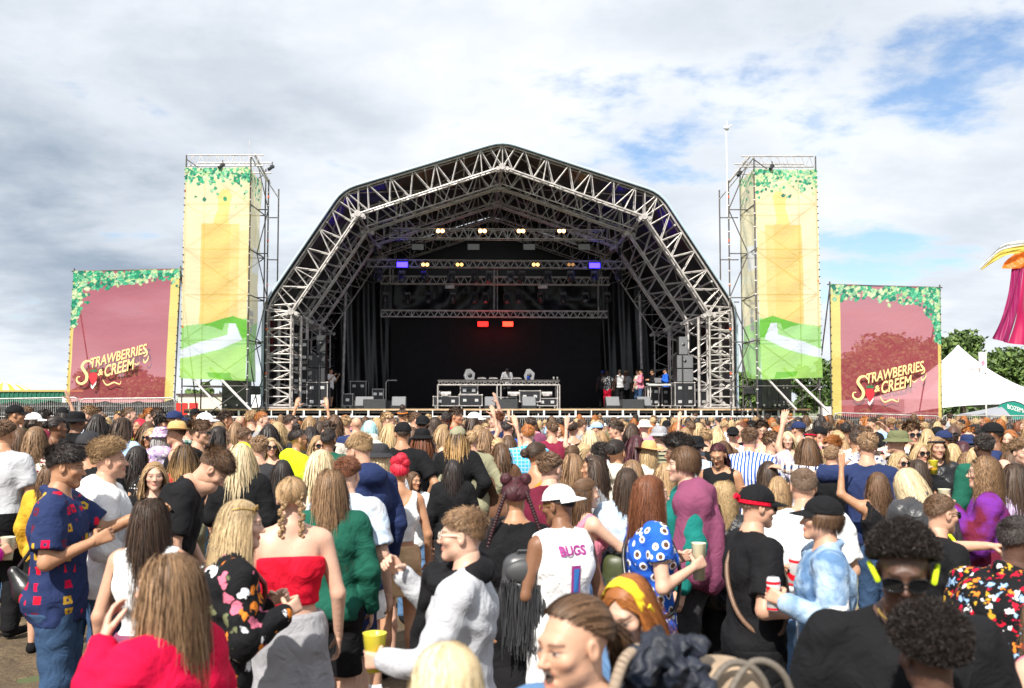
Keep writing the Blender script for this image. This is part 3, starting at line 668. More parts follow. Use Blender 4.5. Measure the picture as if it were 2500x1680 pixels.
def side_panel(bl,br,tr,tl,mirror,label,lx,lz,lsc):
 bl,br,tr,tl=map(Vector,(bl,br,tr,tl));root=empty("festival_banner",(bl+br)/2,0,label,"banner","crimson festival banners")
 off=root.location;w=(tr-tl).length;h=(tl-bl).length;nx_,nz_,U,Vv=art_grid(w,h)
 V=quad(U,Vv,bl-off,br-off,tr-off,tl-off)
 rp=np.sin(U*9+Vv*5)*.02+np.sin(Vv*23+U*3)*.012+np.sin(U*3.14)*.05;V[...,1]+=rp
 Xm,Ym=U*w,Vv*h;col=np.zeros(U.shape+(4,));col[...,:3]=(.56,.12,.145);col[...,3]=.42
 um=U if not mirror else 1-U
 stripe=(um>.915);col[stripe]=(.88,.70,.22,.16);col[um<.03]=(.88,.70,.22,.16)
 def reg(rs):
  q=rs.random()
  if q<.50:a,b=rs.random()*w,h-abs(rs.gauss(0,.24))-.05
  elif q<.86:b=h-rs.random()**1.3*h*.42;a=abs(rs.gauss(0,.42*(1-(h-b)/(h*.5))))+.03
  else:a=rs.random()*w*.55+.3;b=h-.25-rs.random()*.7*(1-a/w)
  return(a if not mirror else w-a,b)
 leaves(col,Xm,Ym,reg,620,3 if mirror else 4)
 o=link("banner_cloth",mesh_np("banner_cloth",V.reshape(-1,3),grid_faces(nx_,nz_),True,col.reshape(-1,4)),root,[BM_R])
 ux=(br-bl).normalized();uz=Vector((0,0,1));logo(root,(bl-off)+ux*(lx*w)+uz*(lz*h)+Vector((0,-.12,0)),ux,uz,lsc*w,Vector((0,-1,0)))
 fr=MB()
 for a,b in((bl,tl),(br,tr)):fr.tube(a-off+Vector((0,.06,-1.6)),b-off+Vector((0,.06,.12)),.03,7)
 fr.tube(tl-off+Vector((-.1,.06,0)),tr-off+Vector((.1,.06,0)),.028,7);fr.tube(bl-off+Vector((0,.06,.0)),br-off+Vector((0,.06,0)),.028,7)
 fr.tube(tl-off+Vector((0,.06,-.1)),tl-off+Vector((0,3.2,-(tl.z-.1))),.028,7);fr.tube(tr-off+Vector((0,.06,-.1)),tr-off+Vector((0,3.2,-(tr.z-.1))),.028,7)
 fr.build("scaffold_frame",M['dsteel'],root)
 ty=MB()
 for t in np.linspace(0.02,.98,17):
  for a,b in((bl,tl),(br,tr)):p=a-off+(b-a)*t;ty.box((p.x,p.y+.03,p.z),(.05,.09,.03))
 ty.build("cable_tie",M['black'],root)
YB=40.0
side_panel(P(160,985,YB),P(422,983,YB),P(440,656,YB),P(180,662,YB),False,"crimson festival banner by the green containers with ivy down its outer edge",.115,.21,.66)
side_panel(P(2033,1022,YB),P(2299,1030,YB),P(2296,702,YB),P(2027,694,YB),True,"crimson festival banner in front of the white marquee",.18,.21,.66)
# -- scaffold towers and their tall banners
def tower(xf0,xf1,yf,depth,ztop,zb,side,label,extra):
 """xf0..xf1 front face; side=+1: the tower's inner flank faces right"""
 root=empty("scaffold_tower",((xf0+xf1)/2,yf,0),0,label,"scaffold tower","scaffold towers beside the stage");off=Vector(root.location)
 ys=[yf,yf+depth,yf+depth+1.0];st=MB()
 xs=(xf0,xf1);off_=.45 if side>0 else.80
 inner=xf1 if side>0 else xf0
 for y_ in(yf+.03,yf+depth):
  for x_ in xs:st.tube(Vector((x_,y_,0))-off,Vector((x_,y_,ztop+.25))-off,.032,7)
 for y_ in(yf+1.2,yf+depth+.5):
  X_=inner+side*off_;st.tube(Vector((X_,y_,0))-off,Vector((X_,y_,ztop-.5))-off,.032,7)
 X2=inner+side*off_
 z_=zb-2.0;i=0
 zs=np.arange(1.0,ztop,1.85)
 for i,z_ in enumerate(zs):
  for y_ in(yf+.05,yf+depth):st.tube(Vector((xf0,y_,z_))-off,Vector((xf1,y_,z_))-off,.026,6)
  for x_ in xs:st.tube(Vector((x_,yf,z_))-off,Vector((x_,yf+depth,z_))-off,.026,6)
  for y_ in(yf+1.2,yf+depth+.5):st.tube(Vector((inner,y_,z_))-off,Vector((X2,y_,z_))-off,.024,6)
  if z_+1.85<ztop+.3:
   a,b=(xf0,xf1)if i%2==0 else(xf1,xf0)
   st.tube(Vector((a,yf+.06,z_))-off,Vector((b,yf+.06,z_+1.85))-off,.024,6);st.tube(Vector((b,yf+depth,z_))-off,Vector((a,yf+depth,z_+1.85))-off,.024,6)
   st.tube(Vector((inner,yf+1.2,z_+(1.85 if i%2 else 0)))-off,Vector((X2,yf+1.2,z_+(0 if i%2 else 1.85)))-off,.024,6)
 st.build("scaffold_frame",M['dsteel'],root)
 for z_ in np.arange(.5,ztop,.55):
  for y_ in(yf+1.2,yf+.03):
   for x_ in((X2,)if y_>yf+1 else xs):cp=MB();cp.tube(Vector((x_,y_,z_))-off,Vector((x_,y_,z_+.04))-off,.052,8);cp.build("coupler",M['steel'],root)
 for z_ in np.arange(1.5,ztop,1.85):
  for a_ in(0,1):
   rg=MB();rg.tube(Vector((X2,yf+1.2,z_))-off,Vector((X2,yf+1.2,z_+.09))-off,.042,8)if a_ else rg.tube(Vector((xf1 if side<0 else xf0,yf,z_))-off,Vector((xf1 if side<0 else xf0,yf,z_+.09))-off,.040,8)
   rg.build("orange_ring",M['orange'],root)
 tt=MB();h=.22;zt=ztop+.1
 x0_,x1_=(xf0,xf1+.45)if side>0 else(xf0-.45,xf1)
 for yy in(yf+.3,yf+1.6):
  for b in(-h,h):tt.tube(Vector((x0_,yy,zt+b))-off,Vector((x1_,yy,zt+b))-off,.03,6)
  for i in range(9):a=x0_+(x1_-x0_)*i/9;c=x0_+(x1_-x0_)*(i+1)/9;tt.tube(Vector((a,yy,zt-h))-off,Vector(((a+c)/2,yy,zt+h))-off,.016,4);tt.tube(Vector(((a+c)/2,yy,zt+h))-off,Vector((c,yy,zt-h))-off,.016,4)
 tt.build("cantilever_truss",M['alu'],root)
 rk=MB()
 for x_ in xs:rk.tube(Vector((x_,yf,zt+.1))-off,Vector((inner+side*off_,yf+depth+.5,ztop-.9))-off,.03,6)if x_==inner else None
 rk.tube(Vector((inner+side*.1,yf+.2,zt+h))-off,Vector((X2,yf+1.4,ztop-.6))-off,.05,6)
 rk.build("roof_brace",M['steel'],root);rk=MB();rk.tube(Vector((xf0,yf+.02,3.6))-off,Vector(((xf0+xf1)/2+.3,yf+.02,1.9))-off,.05,7);rk.build("raking_brace",M['steel'],root);rk=MB();rk.tube(Vector(((xf0+xf1)/2-.2,yf+.0,3.6))-off,Vector((xf1+.3,yf-.2,1.8))-off,.055,7)
 rk.build("raking_brace",M['steel'],root)
 extra(root,off,ztop,X2);return root
def small_lamp(parent,p,m='black'):
 b=MB();b.box(p,(.16,.16,.12),bev=.02);b.tube(Vector(p)+Vector((0,0,.05)),Vector(p)+Vector((0,0,.2)),.02,5);b.tube(Vector(p)+Vector((0,-.02,-.02)),Vector(p)+Vector((-.12,-.14,-.16)),.07,8);b.build("floodlamp",M[m],parent)
tl_,tr_=P(452,409,YB),P(611,408,YB)
def exL(root,off,zt,X2):
 small_lamp(root,Vector((tl_.x+1.5,YB+.1,zt-.15))-off);small_lamp(root,Vector((tr_.x+.75,YB+.6,zt-.1))-off)
 m=MB();m.tube(Vector((tr_.x-.05,YB,zt))-off,Vector((tr_.x-.05,YB,zt+.85))-off,.012,6);m.build("lightning_rod",M['steel'],root)
tower(tl_.x+.02,tr_.x,YB+.05,2.5,tl_.z+.28,3.2,1,"scaffold tower with roof truss beside the banner near the green containers",exL)
tl2,tr2=P(1842,412,YB),P(1994,414,YB)
def exR(root,off,zt,X2):
 m=MB();X=X2-.05;m.tube(Vector((X,YB+1.25,zt-2))-off,Vector((X,YB+1.25,P(0,312,YB+1.2).z))-off,.028,7)
 zt2=P(0,312,YB+1.2).z;m.build("mast",M['white'],root)
 a=MB();a.lathe([(0,.1),(.1,.08),(.13,0),(.1,-.06),(0,-.08)],12,Vector((X,YB+1.25,zt2))-off,Matrix.Rotation(.5,4,'Y'));a.tube(Vector((X,YB+1.25,zt2))-off,Vector((X+.22,YB+1.25,zt2+.12))-off,.03,6);a.tube(Vector((X,YB+1.25,zt2))-off,Vector((X+.05,YB+1.25,zt2+.3))-off,.014,5)
 a.build("wind_meter",M['white'],root);small_lamp(root,Vector((tl2.x+.75,YB+.1,zt-.15))-off);small_lamp(root,Vector((tl2.x-.45,YB+.6,zt-.3))-off)
tower(tl2.x,tr2.x-.02,YB+.05,2.5,tl2.z+.28,3.2,-1,"scaffold tower with a tall white wind mast beside the stage",exR)
def tower_banner(fbl,fbr,ftr,ftl,sbf,sbk,stk,stf,inner,label):
 fbl,fbr,ftr,ftl,sbf,sbk,stk,stf=map(Vector,(fbl,fbr,ftr,ftl,sbf,sbk,stk,stf))
 root=empty("tower_banner",(fbl+fbr)/2,0,label,"banner","tall yellow tower banners");off=Vector(root.location)
 w=(ftr-ftl).length;h=(ftl-fbl).length
 def art(U,Vv,front):
  col=np.zeros(U.shape+(4,));v=1-Vv
  u=U if inner>0 else 1-U
  col[...]=(.94,.75,.36,.22)
  if front:
   pale=(u<.27)|(v<.30);col[pale]=(.95,.80,.48,.24)
   am=(u>.27)&(u<.86)&(v>.27)&(v<.86);col[am]=(.86,.60,.19,.16)
   am=(u>.72)&(u<.86)&(v>.27)&(v<.86);col[am]=(.88,.65,.24,.18)
   top=inpoly(u,v,[(.47,.25),(.52,.19),(.50,.13),(.58,.105),(.66,.105),(.73,.13),(.70,.19),(.68,.25),(.70,.27),(.46,.27)]);col[top]=(.93,.72,.24,.16)
  else:col[...]=(.80,.72,.45,.30);col[(np.abs(v-.42)<.06*(1-U*0))&(u>.4)]=(.8,.8,.76,.35)
  gl=.735-.035*u if front else.72+.05*u*0
  gr=v>(.755-.045*u);col[gr]=(.38,.70,.22,.28)
  if front:
   dg=inpoly(u,v,[(.32,.745),(.78,.70),(.99,.72),(.99,.80),(.88,.81),(.80,.735),(.66,.735),(.62,.77),(.5,.755)]);col[dg]=(.16,.50,.05,.10)
   rv=inpoly(u,v,[(0,.865),(.3,.825),(.70,.79),(.72,.735),(.82,.735),(.93,.81),(.62,.855),(.35,.88),(.06,.905),(0,.905)]);col[rv]=(.72,.78,.84,.2)
   lg=inpoly(u,v,[(.0,.905),(.3,.89),(.75,.85),(1,.83),(1,1),(0,1)]);col[lg]=(.42,.72,.18,.25)
   bd=inpoly(u,v,[(.40,.965),(.75,.965),(.8,1.0),(.45,.99)]);col[bd]=(.18,.50,.05,.15)
  return col
 for front,(bl,br,tr,tl)in((True,(fbl,fbr,ftr,ftl)),(False,(sbf,sbk,stk,stf))):
  ww=(tr-tl).length;nx_,nz_,U,Vv=art_grid(max(ww,.3),h,.030)
  V=quad(U,Vv,bl-off,br-off,tr-off,tl-off)
  dd=.025*np.sin(Vv*40+3*np.sin(U*4))*np.sin(U*3.14)+.05*np.sin(U*3.14)*np.sin(Vv*9+U*4)+.03*np.sin(U*14+Vv*20)
  nrm=(br-bl).cross(tl-bl).normalized();V+=dd[...,None]*np.array(nrm);
  uu=U if front else(U if inner<0 else U)
  col=art(U if front else(U if inner>0 else 1-U),Vv,front);Xm,Ym=U*ww,Vv*h
  def reg(rs):
   a=rs.random()*ww;b=h-.04-abs(rs.gauss(0,.33 if front else.5))*(1 if abs(a/ww-.5)>.3 else.75)-(rs.random()<.13)*rs.random()*.9;return a,b
  leaves(col,Xm,Ym,reg,300 if front else 90,8+front+2*(inner>0),(.05,.11))
  if not front:
   uu=U if inner>0 else 1-U;vv=1-Vv
   for(a0,a1,b0,b1)in((.35,.6,.66,.69),(.35,.6,.70,.73),(.35,.6,.74,.77),(.4,.6,.80,.83)):col[(uu>a0)&(uu<a1)&(vv>b0)&(vv<b1)]=(.45,.45,.42,.2)
  link("banner_cloth",mesh_np("banner_cloth",V.reshape(-1,3),grid_faces(nx_,nz_),True,col.reshape(-1,4)),root,[BM_T])
 ty=MB()
 for t in np.linspace(.01,.99,30):p=(fbl if inner>0 else fbr)-off;q=(ftl if inner>0 else ftr)-off;p=p+(q-p)*t;ty.box((p.x,p.y+.03,p.z),(.05,.09,.03))
 ty.build("cable_tie",M['black'],root)
Ys=YB+2.5
tower_banner(P(439,924,YB),P(600,930,YB),P(611,408,YB),P(452,409,YB),P(600,930,YB),P(622,933,Ys),P(639,442,Ys),P(611,408,YB),1,"tall yellow banner with ivy top and a green foot, pale flank, near the green containers")
tower_banner(P(1859,927,YB),P(2008,922,YB),P(1994,414,YB),P(1842,412,YB),P(1817,922,Ys),P(1859,927,YB),P(1842,412,YB),P(1805,439,Ys),-1,"tall yellow banner showing the scaffold braces through it, under the wind mast")
for px0,px1,lb in((527,590,"black subwoofer block standing under the yellow banner near the containers"),(1870,1912,"matt black subwoofer block under the wind mast tower"),(1913,1944,"dotted black subwoofer with pale ports under the wind mast tower")):
 a,b=P(px0,998,41.4),P(px1,928,41.4);w_=b.x-a.x;r=speaker(Vector(((a.x+b.x)/2,42.6,DECK-.02)),w_*1.02,.8,b.z-a.z+.1,lb,"subwoofer blocks under the towers",'grille')
 if px0==1913:
  d_=MB();[d_.tube((x_,-.43,z_),(x_,-.47,z_),.03,8)for x_ in(-.08,.08)for z_ in(.2,.3,.9,1.0)];d_.build("port",M['steel'],r)
for i,(px,lb)in enumerate(((1878,"tiny chrome floor lamp under the wind mast tower beside the sub"),(1905,"tiny chrome floor lamp between the two tower subs"),(1916,"tiny chrome floor lamp touching the dotted sub"),(1940,"tiny chrome floor lamp past the dotted sub"),(534,"tiny floor lamp beside the subwoofer near the containers"),(562,"tiny floor lamp by the raking brace near the containers"))):
 p=P(px,993,41.0);r=empty("floor_lamp",(p.x,42.0,DECK-.02),0,lb,"floor lamp","floor lamps under the towers");b=MB();b.box((0,0,.03),(.16,.14,.05));b.tube((0,.06,.14),(.02,-.08,.17),.06,10);b.build("body",M['black'],r);b=MB();b.tube((.02,-.08,.17),(.022,-.1,.172),.05,10);b.build("lens",M['alu'],r)
for px,py,lb in((622,955,"dark stage lamp on a leaning pole beside the small white tents"),(1830,955,"dark stage lamp on a leaning pole in front of the hedge by the arch foot")):
 p=P(px,py,41);r=empty("pole_lamp",p,0,lb,"stage lamp","pole lamps outside the stage");b=MB();b.box((0,0,0),(.42,.3,.3),bev=.04);b.build("housing",M['black'],r);b=MB();b.tube((-.35,.1,1.9),(.2,.1,-1.2),.03,6);b.tube((.3,.1,.5),(-.4,.1,-1.2),.025,6);b.build("pole",M['dsteel'],r)
 # -- barriers and fences
scr=banner_mat("scrim_mesh",transl=.2,bump=.6)
def fence_panel(x0,x1,y,z1,label,grp,rounded_=True,scrim=True,sag=.06,seed=0,name="mesh_fence",trans=.28,z1b=None):
 z1b=z1 if z1b is None else z1b
 root=empty(name,((x0+x1)/2,y,0),0,label,"fence",grp);w=x1-x0;h=w/2;fr=MB();R=.16
 zt=lambda x_:z1+(z1b-z1)*(x_+h)/w
 pts=[(-h,0,.1),(-h,0,z1-R),(-h+R*.3,0,z1-R*.3),(-h+R,0,z1),(h-R,0,z1b),(h-R*.3,0,z1b-R*.3),(h,0,z1b-R),(h,0,.1)]
 fr.path(pts,.024,7);fr.tube((-h,0,.12),(h,0,.12),.018,6);fr.tube((-h,0,z1*.72),(h,0,z1b*.72),.012,5);fr.build("fence_frame",M['alu'],root)
 ms=MB();n=int(w/.075)
 for i in range(1,n):x_=-h+w*i/n;ms.box((x_,0,zt(x_)/2+.05),(.007,.007,zt(x_)-.12))
 for z_ in np.arange(.3,z1,.25):ms.box((0,.004,z_),(w-.04,.006,.006))
 ms.build("wire_mesh",M['steel'],root)
 if scrim:
  nx_,nz_=int(w/.08),24;U,Vv=np.meshgrid(np.linspace(0,1,nx_),np.linspace(0,1,nz_));rs=np.random.RandomState(seed)
  Xx=-h+w*U;top=zt(Xx)-.05-sag*(np.abs(np.sin(U*9+seed))+.5*np.sin(U*3.14));Zz=.15+(top-.15)*Vv;Yy=.05+.035*np.sin(Xx*5+seed+2*Vv)+.02*np.sin(Xx*14+Vv*9)
  col=np.zeros(U.shape+(4,));col[...,:3]=(.028,.032,.032);col[...,3]=trans
  link("scrim",mesh_np("scrim",np.stack([Xx,Yy,Zz],-1).reshape(-1,3),grid_faces(nx_,nz_),True,col.reshape(-1,4)),root,[scr])
 ft=MB();[ft.box((x_,0,.06),(.22,.6,.12),bev=.03)for x_ in(-h+.05,h-.05)];ft.build("foot_block",mat("concrete_foot",(.3,.29,.27),.8),root)
 return root
YF=36.5
def zx(px,py,y):p=P(px,py,y);return p.x,p.z
fe_spec=[(2036,1008,2296,1016,"wire fence panel with black scrim below the crimson banner by the marquee"),(2300,1014,2560,1016,"wire fence panel with black scrim in front of the grey gazebo")]
for i,(a,pa,b,pb,lb)in enumerate(fe_spec):
 xa,za=zx(a,pa,YF);xb,zb_=zx(b,pb,YF);fence_panel(xa,xb,YF,za,lb,"wire fence panels by the marquee",seed=i,trans=.22,z1b=zb_)
for i,(a,pa,b,pb,lb)in enumerate(((-60,978,192,974,"black scrim fence in front of the green containers"),(196,977,428,975,"black scrim fence sagging below the crimson banner"))):
 xa,za=zx(a,pa,YF);xb,zb_=zx(b,pb,YF);fence_panel(xa,xb,YF,za+.05,lb,"scrim fences by the containers",seed=3+i,trans=.03,sag=.10,z1b=zb_+.05)
bx=[420,560,700,840,980,1110,1240,1370,1500,1630,1760,1890,2030]
for i,(a,b)in enumerate(zip(bx[:-1],bx[1:])):
 xa,za=zx(a,1004,38.6);xb,_=zx(b,1004,38.6)
 fence_panel(xa+.02,xb-.02,38.6,1.62,f"black mesh crowd barrier along the stage foot, {ORD[i]} panel counting from the container side","mesh barriers along the stage foot",seed=20+i,trans=.45 if i>5 else.2,name="crowd_barrier",sag=.03)
 # -- cabins, containers, tents
r=empty("shipping_container",P(70,962,62).xy.to_3d(),0,"dark green container under the yellow striped dome","container")
b=MB();a_,c_=P(-80,952,62),P(186,952,62);cx0=Vector(r.location);hh=P(0,952,62).z
b.box((0,1.2,hh/2),(c_.x-a_.x,2.4,hh));[b.box((x_,-.02,hh/2),(.08,.05,hh-.3))for x_ in np.arange(-3.2,3.3,.28)];b.build("body",mat("container_green",(.01,.12,.07),.5),r)
b=MB();b.box((0,-.04,hh-.06),(c_.x-a_.x+.04,.1,.12));b.box((0,-.05,hh*.55),(c_.x-a_.x,.06,.05));b.build("trim_band",mat("trim_ochre",(.42,.33,.10),.6),r)
r=empty("striped_dome",P(8,960,75).xy.to_3d(),0,"yellow and white striped dome top peeking over the green container","dome");hz=P(0,933,75).z
mb=MB();n=28
for i in range(n):
 mb.cur=i%2;t0,t1=2*math.pi*i/n,2*math.pi*(i+1)/n
 prof=[(2.6,0),(2.6,hz*.62),(2.2,hz*.8),(1.2,hz*.95),(0,hz)]
 vs=[(rr*math.cos(t),rr*math.sin(t),z_)for rr,z_ in prof for t in(t0,t1)];mb.add(vs,[(2*k,2*k+1,2*k+3,2*k+2)for k in range(4)],True)
mb.build("canvas",[mat("canvas_yellow",(.85,.55,.05),.6),M['white']],r)
r=empty("portable_cabin",P(498,1000,60).xy.to_3d(),0,"cream portable cabin with two red doors under the scaffold tower","cabin");zt_=P(0,966,60).z;wd=P(560,0,60).x-P(436,0,60).x
b=MB();b.box((0,1.5,zt_/2),(wd,3,zt_));b.build("wall",mat("cabin_cream",(.62,.58,.48),.6),r);b=MB();b.box((0,1.5,zt_+.06),(wd+.2,3.2,.12));b.build("roof",mat("roof_dark",(.06,.04,.035),.7),r)
for px in(463,492):
 x_=P(px,0,60).x-r.location.x;b=MB();b.box((x_,-.03,1.15),(.72 if px<470 else.5,.06,2.1));d_=b.build("door",M['red'],r);b=MB();b.tube((x_+.2,-.08,1.1),(x_+.2,-.08,1.25),.02,6);b.build("handle",M['alu'],d_)
b=MB();x_=P(518,0,60).x-r.location.x;b.box((x_,-.03,1.3),(.7,.05,1.0));wv=b.build("window",M['dsteel'],r);b=MB();b.box((x_,-.06,1.3),(.6,.02,.9));b.build("pane",mat("pane_grey",(.35,.38,.42),.15),wv)
for i,(pa,pb)in enumerate(((178,292),(296,416))):
 r=empty("toilet_block",Vector(((P(pa,0,56).x+P(pb,0,56).x)/2,56,0)),0,("white portable toilet block seen through the crimson banner, nearer the containers","white portable toilet block seen through the crimson banner, nearer the cabin")[i],"toilet block","toilet blocks behind the banner")
 wd=P(pb,0,56).x-P(pa,0,56).x;zt_=P(0,972+4*i,56).z;b=MB();b.box((0,1.2,zt_/2),(wd,2.4,zt_));b.build("wall",M['white'],r)
 for k in range(4):
  b=MB();b.box((-wd/2+wd*(k+.5)/4,-.03,1.1),(.42,.05,1.9));b.build("door",M['red']if k%2 else mat("door_grey",(.35,.2,.2),.5),r)
def peak_tent(name,cx_,y,w,zeave,zpk,label,m=None,legs=True,cat="marquee",steep=2.2,grp=None,swag=.35):
 r=empty(name,(cx_,y,0),0,label,cat,grp);n=28;V=[];F=[];q=22
 for k in range(q+1):
  t=k/q;rr=(1-t)*w/2;zz=zeave+(zpk-zeave)*(t**steep)
  for i in range(4*8):
   s_,f=divmod(i,8);f=f/8*2-1;x_,y_=[(f,-1),(1,f),(-f,1),(-1,-f)][s_]
   V.append((x_*rr,y_*rr,zz))
 m_=32
 for k in range(q):
  for i in range(m_):j=(i+1)%m_;F.append((k*m_+i,k*m_+j,(k+1)*m_+j,(k+1)*m_+i))
 mb=MB();mb.add(V,F,True);mb.build("roof",m or M['tentw'],r)
 vb=MB()
 for s_ in range(4):
  for i in range(16):
   f0,f1=i/16*2-1,(i+1)/16*2-1
   d0,d1=swag*(.35+.65*f0*f0),swag*(.35+.65*f1*f1)
   pp=[[(f,-1),(1,f),(-f,1),(-1,-f)][s_]for f in(f0,f1)];(xa,ya),(xb,yb)=pp
   vb.add([(xa*w/2,ya*w/2,zeave),(xb*w/2,yb*w/2,zeave),(xb*w/2,yb*w/2,zeave-d1),(xa*w/2,ya*w/2,zeave-d0)],[(0,1,2,3)])
 vb.build("valance",m or M['tentw'],r)
 for sx in(-1,1):
  for sy in(-1,1):l=MB();l.tube((sx*w/2*.98,sy*w/2*.98,0),(sx*w/2*.98,sy*w/2*.98,zeave),.05,8);l.build("leg",M['alu'],r)
 return r
p=P(2339,842,58);peak_tent("marquee",p.x,58,10.6,P(0,975,53).z,p.z,"large white high-peak marquee behind the crimson banner and basketball hoop",steep=2.4,swag=.75)
p=P(2418,985,52);peak_tent("gazebo",p.x,50,3.6,P(0,1013,48).z,P(0,987,50).z,"small grey pop-up gazebo in front of the white marquee",m=mat("gazebo_grey",(.27,.28,.31),.6),cat="gazebo",steep=1.1,swag=.15)
p=P(613,948,64);peak_tent("tent",p.x,64,4.2,P(0,990,62).z,p.z,"small white tent peeking between the tower and the stage leg",cat="tent",steep=1.6,grp="small white tents")
p=P(664,962,70);peak_tent("tent",p.x,70,3.4,P(0,990,68).z,p.z,"low white tent behind the stage leg braces",cat="tent",steep=1.6,grp="small white tents")
p=P(2408,1010,47);r=empty("basketball_hoop",(p.x,47,0),0,"thin basketball hoop post with a white sign board before the marquee","hoop")
zt_=P(0,860,47).z;b=MB();b.tube((0,0,0),(0,0,zt_),.04,8);b.build("post",M['steel'],r)
z0_=P(0,910,47).z;b=MB();b.box((-.13,-.06,(zt_+z0_)/2),(.36,.05,zt_-z0_));bd=b.build("backboard",M['white'],r)
b=MB();b.prism([(-.22,-.09,z0_+.5),(-.06,-.09,z0_+.62),(-.04,-.09,z0_+.4),(-.18,-.09,z0_+.28)],(0,.004,0));b.build("emblem",mat("emblem_pink",(.75,.25,.35),.6),bd)
zh=P(0,901,47).z;b=MB();n=18
pts=[(-.52+.2*math.cos(2*math.pi*i/n),-.1+.2*math.sin(2*math.pi*i/n),zh)for i in range(n+1)];b.path(pts,.018,5);b.tube((-.32,-.1,zh),(0,0,zh),.02,5);b.build("rim",M['red'],r)
b=MB()
for i in range(10):
 t=2*math.pi*i/10;t2=t+.5;b.tube((-.52+.2*math.cos(t),-.1+.2*math.sin(t),zh),(-.52+.11*math.cos(t2),-.1+.11*math.sin(t2),zh-.38),.008,4);b.tube((-.52+.2*math.cos(t2),-.1+.2*math.sin(t2),zh),(-.52+.11*math.cos(t),-.1+.11*math.sin(t),zh-.38),.008,4)
b.build("net",M['white'],r)
p=P(2488,1010,44);r=empty("feather_flag",(p.x,44,0),0,"curved teal feather flag with white lettering in front of the gazebo","flag")
f_=MB();pl=[(-.75,.78),(-.95,.70),(-.80,.95),(-.5,1.12),(-.2,1.16),(.12,1.0),(.36,.7),(.5,.2),(.5,-.8),(.0,-.8),(-.3,.0),(-.55,.5)]
zb0=P(0,998,44).z;f_.prism([(x_,0,zb0+z_*.62-.4)for x_,z_ in pl],(0,.01,0));f_.build("sail",mat("flag_teal",(.01,.22,.17),.6),r)
b=MB();b.path([(.52,.01,0),(.52,.01,zb0-.3),(.38,.01,zb0+.04),(.12,.01,zb0+.23),(-.2,.01,zb0+.33),(-.5,.01,zb0+.3),(-.8,.01,zb0+.2)],.022,6);b.build("pole",M['black'],r)
vs,fs=flatten_text("BOZEMAN",.26,0,.004);b=MB();b.add([Vector((v.x*.8-.52,-.01,v.y-v.x*.22+zb0+.02))for v in vs],fs);b.build("lettering",M['white'],r)
for i,(px,py,w_,h_,lb)in enumerate(((1999,993,46,50,"white notice sheet fixed to the barrier by the steward in blue"),(2045,990,40,20,"pale notice sheet behind the crimson banner's foot"),(1975,1010,30,34,"white printed board leaning behind the barrier"))):
 a,c=P(px,py,40.6+i*.7),P(px+w_,py+h_,40.6+i*.7);b=MB();b.box((0,0,0),(c.x-a.x,.03,a.z-c.z));[b.box((0,-.018,(k-2)*.1),((c.x-a.x)*.6,.004,.018))for k in range(4)];o=b.build("notice_board",M['white'],None,lb,"notice board","notice boards by the stage end");o.location=(a+c)/2
r=empty("ribbon_flag",(P(2535,0,15).x,15,0),0,"crimson and magenta silk flag with orange, yellow and white ribbons flying at top","flag")
b=MB();b.tube((0,0,0),(0,0,5.2),.03,8);b.build("pole",M['dsteel'],r)
def silk(name,poly_l,poly_r,m,n=24,amp=.03,seed=0):
 """cloth between two edge curves given as photo pixels"""
 L1=cr(poly_l,6);R1=cr(poly_r,6);k=min(len(L1),len(R1));A=np.array([L1[int(i*(len(L1)-1)/(k-1))]for i in range(k)]);B=np.array([R1[int(i*(len(R1)-1)/(k-1))]for i in range(k)])
 Vv=[];
 for i in range(k):
  for j in range(n):
   t=j/(n-1);q=A[i]*(1-t)+B[i]*t;p_=P(q[0],q[1],15)-Vector(r.location);Vv.append((p_.x,p_.y+amp*math.sin(t*9+i*.35+seed)+amp*.6*math.sin(t*21-i*.5),p_.z))
 link(name,mesh_np(name,np.array(Vv),grid_faces(n,k)),r,[m])
def silkm(nm,c):
 m=mat(nm,c,.45,sheen=.3);b_=m.node_tree.nodes["Principled BSDF"];b_.inputs["Transmission Weight"].default_value=0.0
 if 'tl' not in m:
  t=m.node_tree;tr=t.nodes.new('ShaderNodeBsdfTranslucent');tr.inputs[0].default_value=(*c,1);mx=t.nodes.new('ShaderNodeMixShader');mx.inputs[0].default_value=.4
  o_=[x_ for x_ in t.nodes if x_.type=='OUTPUT_MATERIAL'][0];t.links.new(b_.outputs[0],mx.inputs[1]);t.links.new(tr.outputs[0],mx.inputs[2]);t.links.new(mx.outputs[0],o_.inputs[0]);m['tl']=1
 return m
silk("flag_panel",[(2470,652),(2462,720),(2445,775),(2421,826)],[(2500,652),(2488,720),(2480,780),(2462,838)],silkm("silk_magenta",(.34,.004,.11)),amp=.018)
silk("flag_panel",[(2500,652),(2488,720),(2480,780),(2462,838)],[(2560,650),(2560,720),(2560,780),(2555,850)],silkm("silk_crimson",(.52,.006,.10)),amp=.022,seed=2)
silk("ribbon",[(2478,618),(2460,632),(2452,645),(2446,656)],[(2560,612),(2560,630),(2560,645),(2560,658)],silkm("silk_orange",(.90,.22,.02)),seed=3)
silk("ribbon",[(2560,596),(2500,597),(2445,612),(2418,634),(2395,657)],[(2560,618),(2505,618),(2462,622),(2426,640),(2397,660)],silkm("silk_yellow",(.85,.66,.12)),seed=4,n=10,amp=.012)
silk("ribbon",[(2560,584),(2500,586),(2452,596),(2424,618),(2393,652)],[(2560,598),(2500,599),(2450,609),(2421,630),(2394,657)],silkm("silk_white",(.8,.8,.76)),seed=5,n=10,amp=.012)
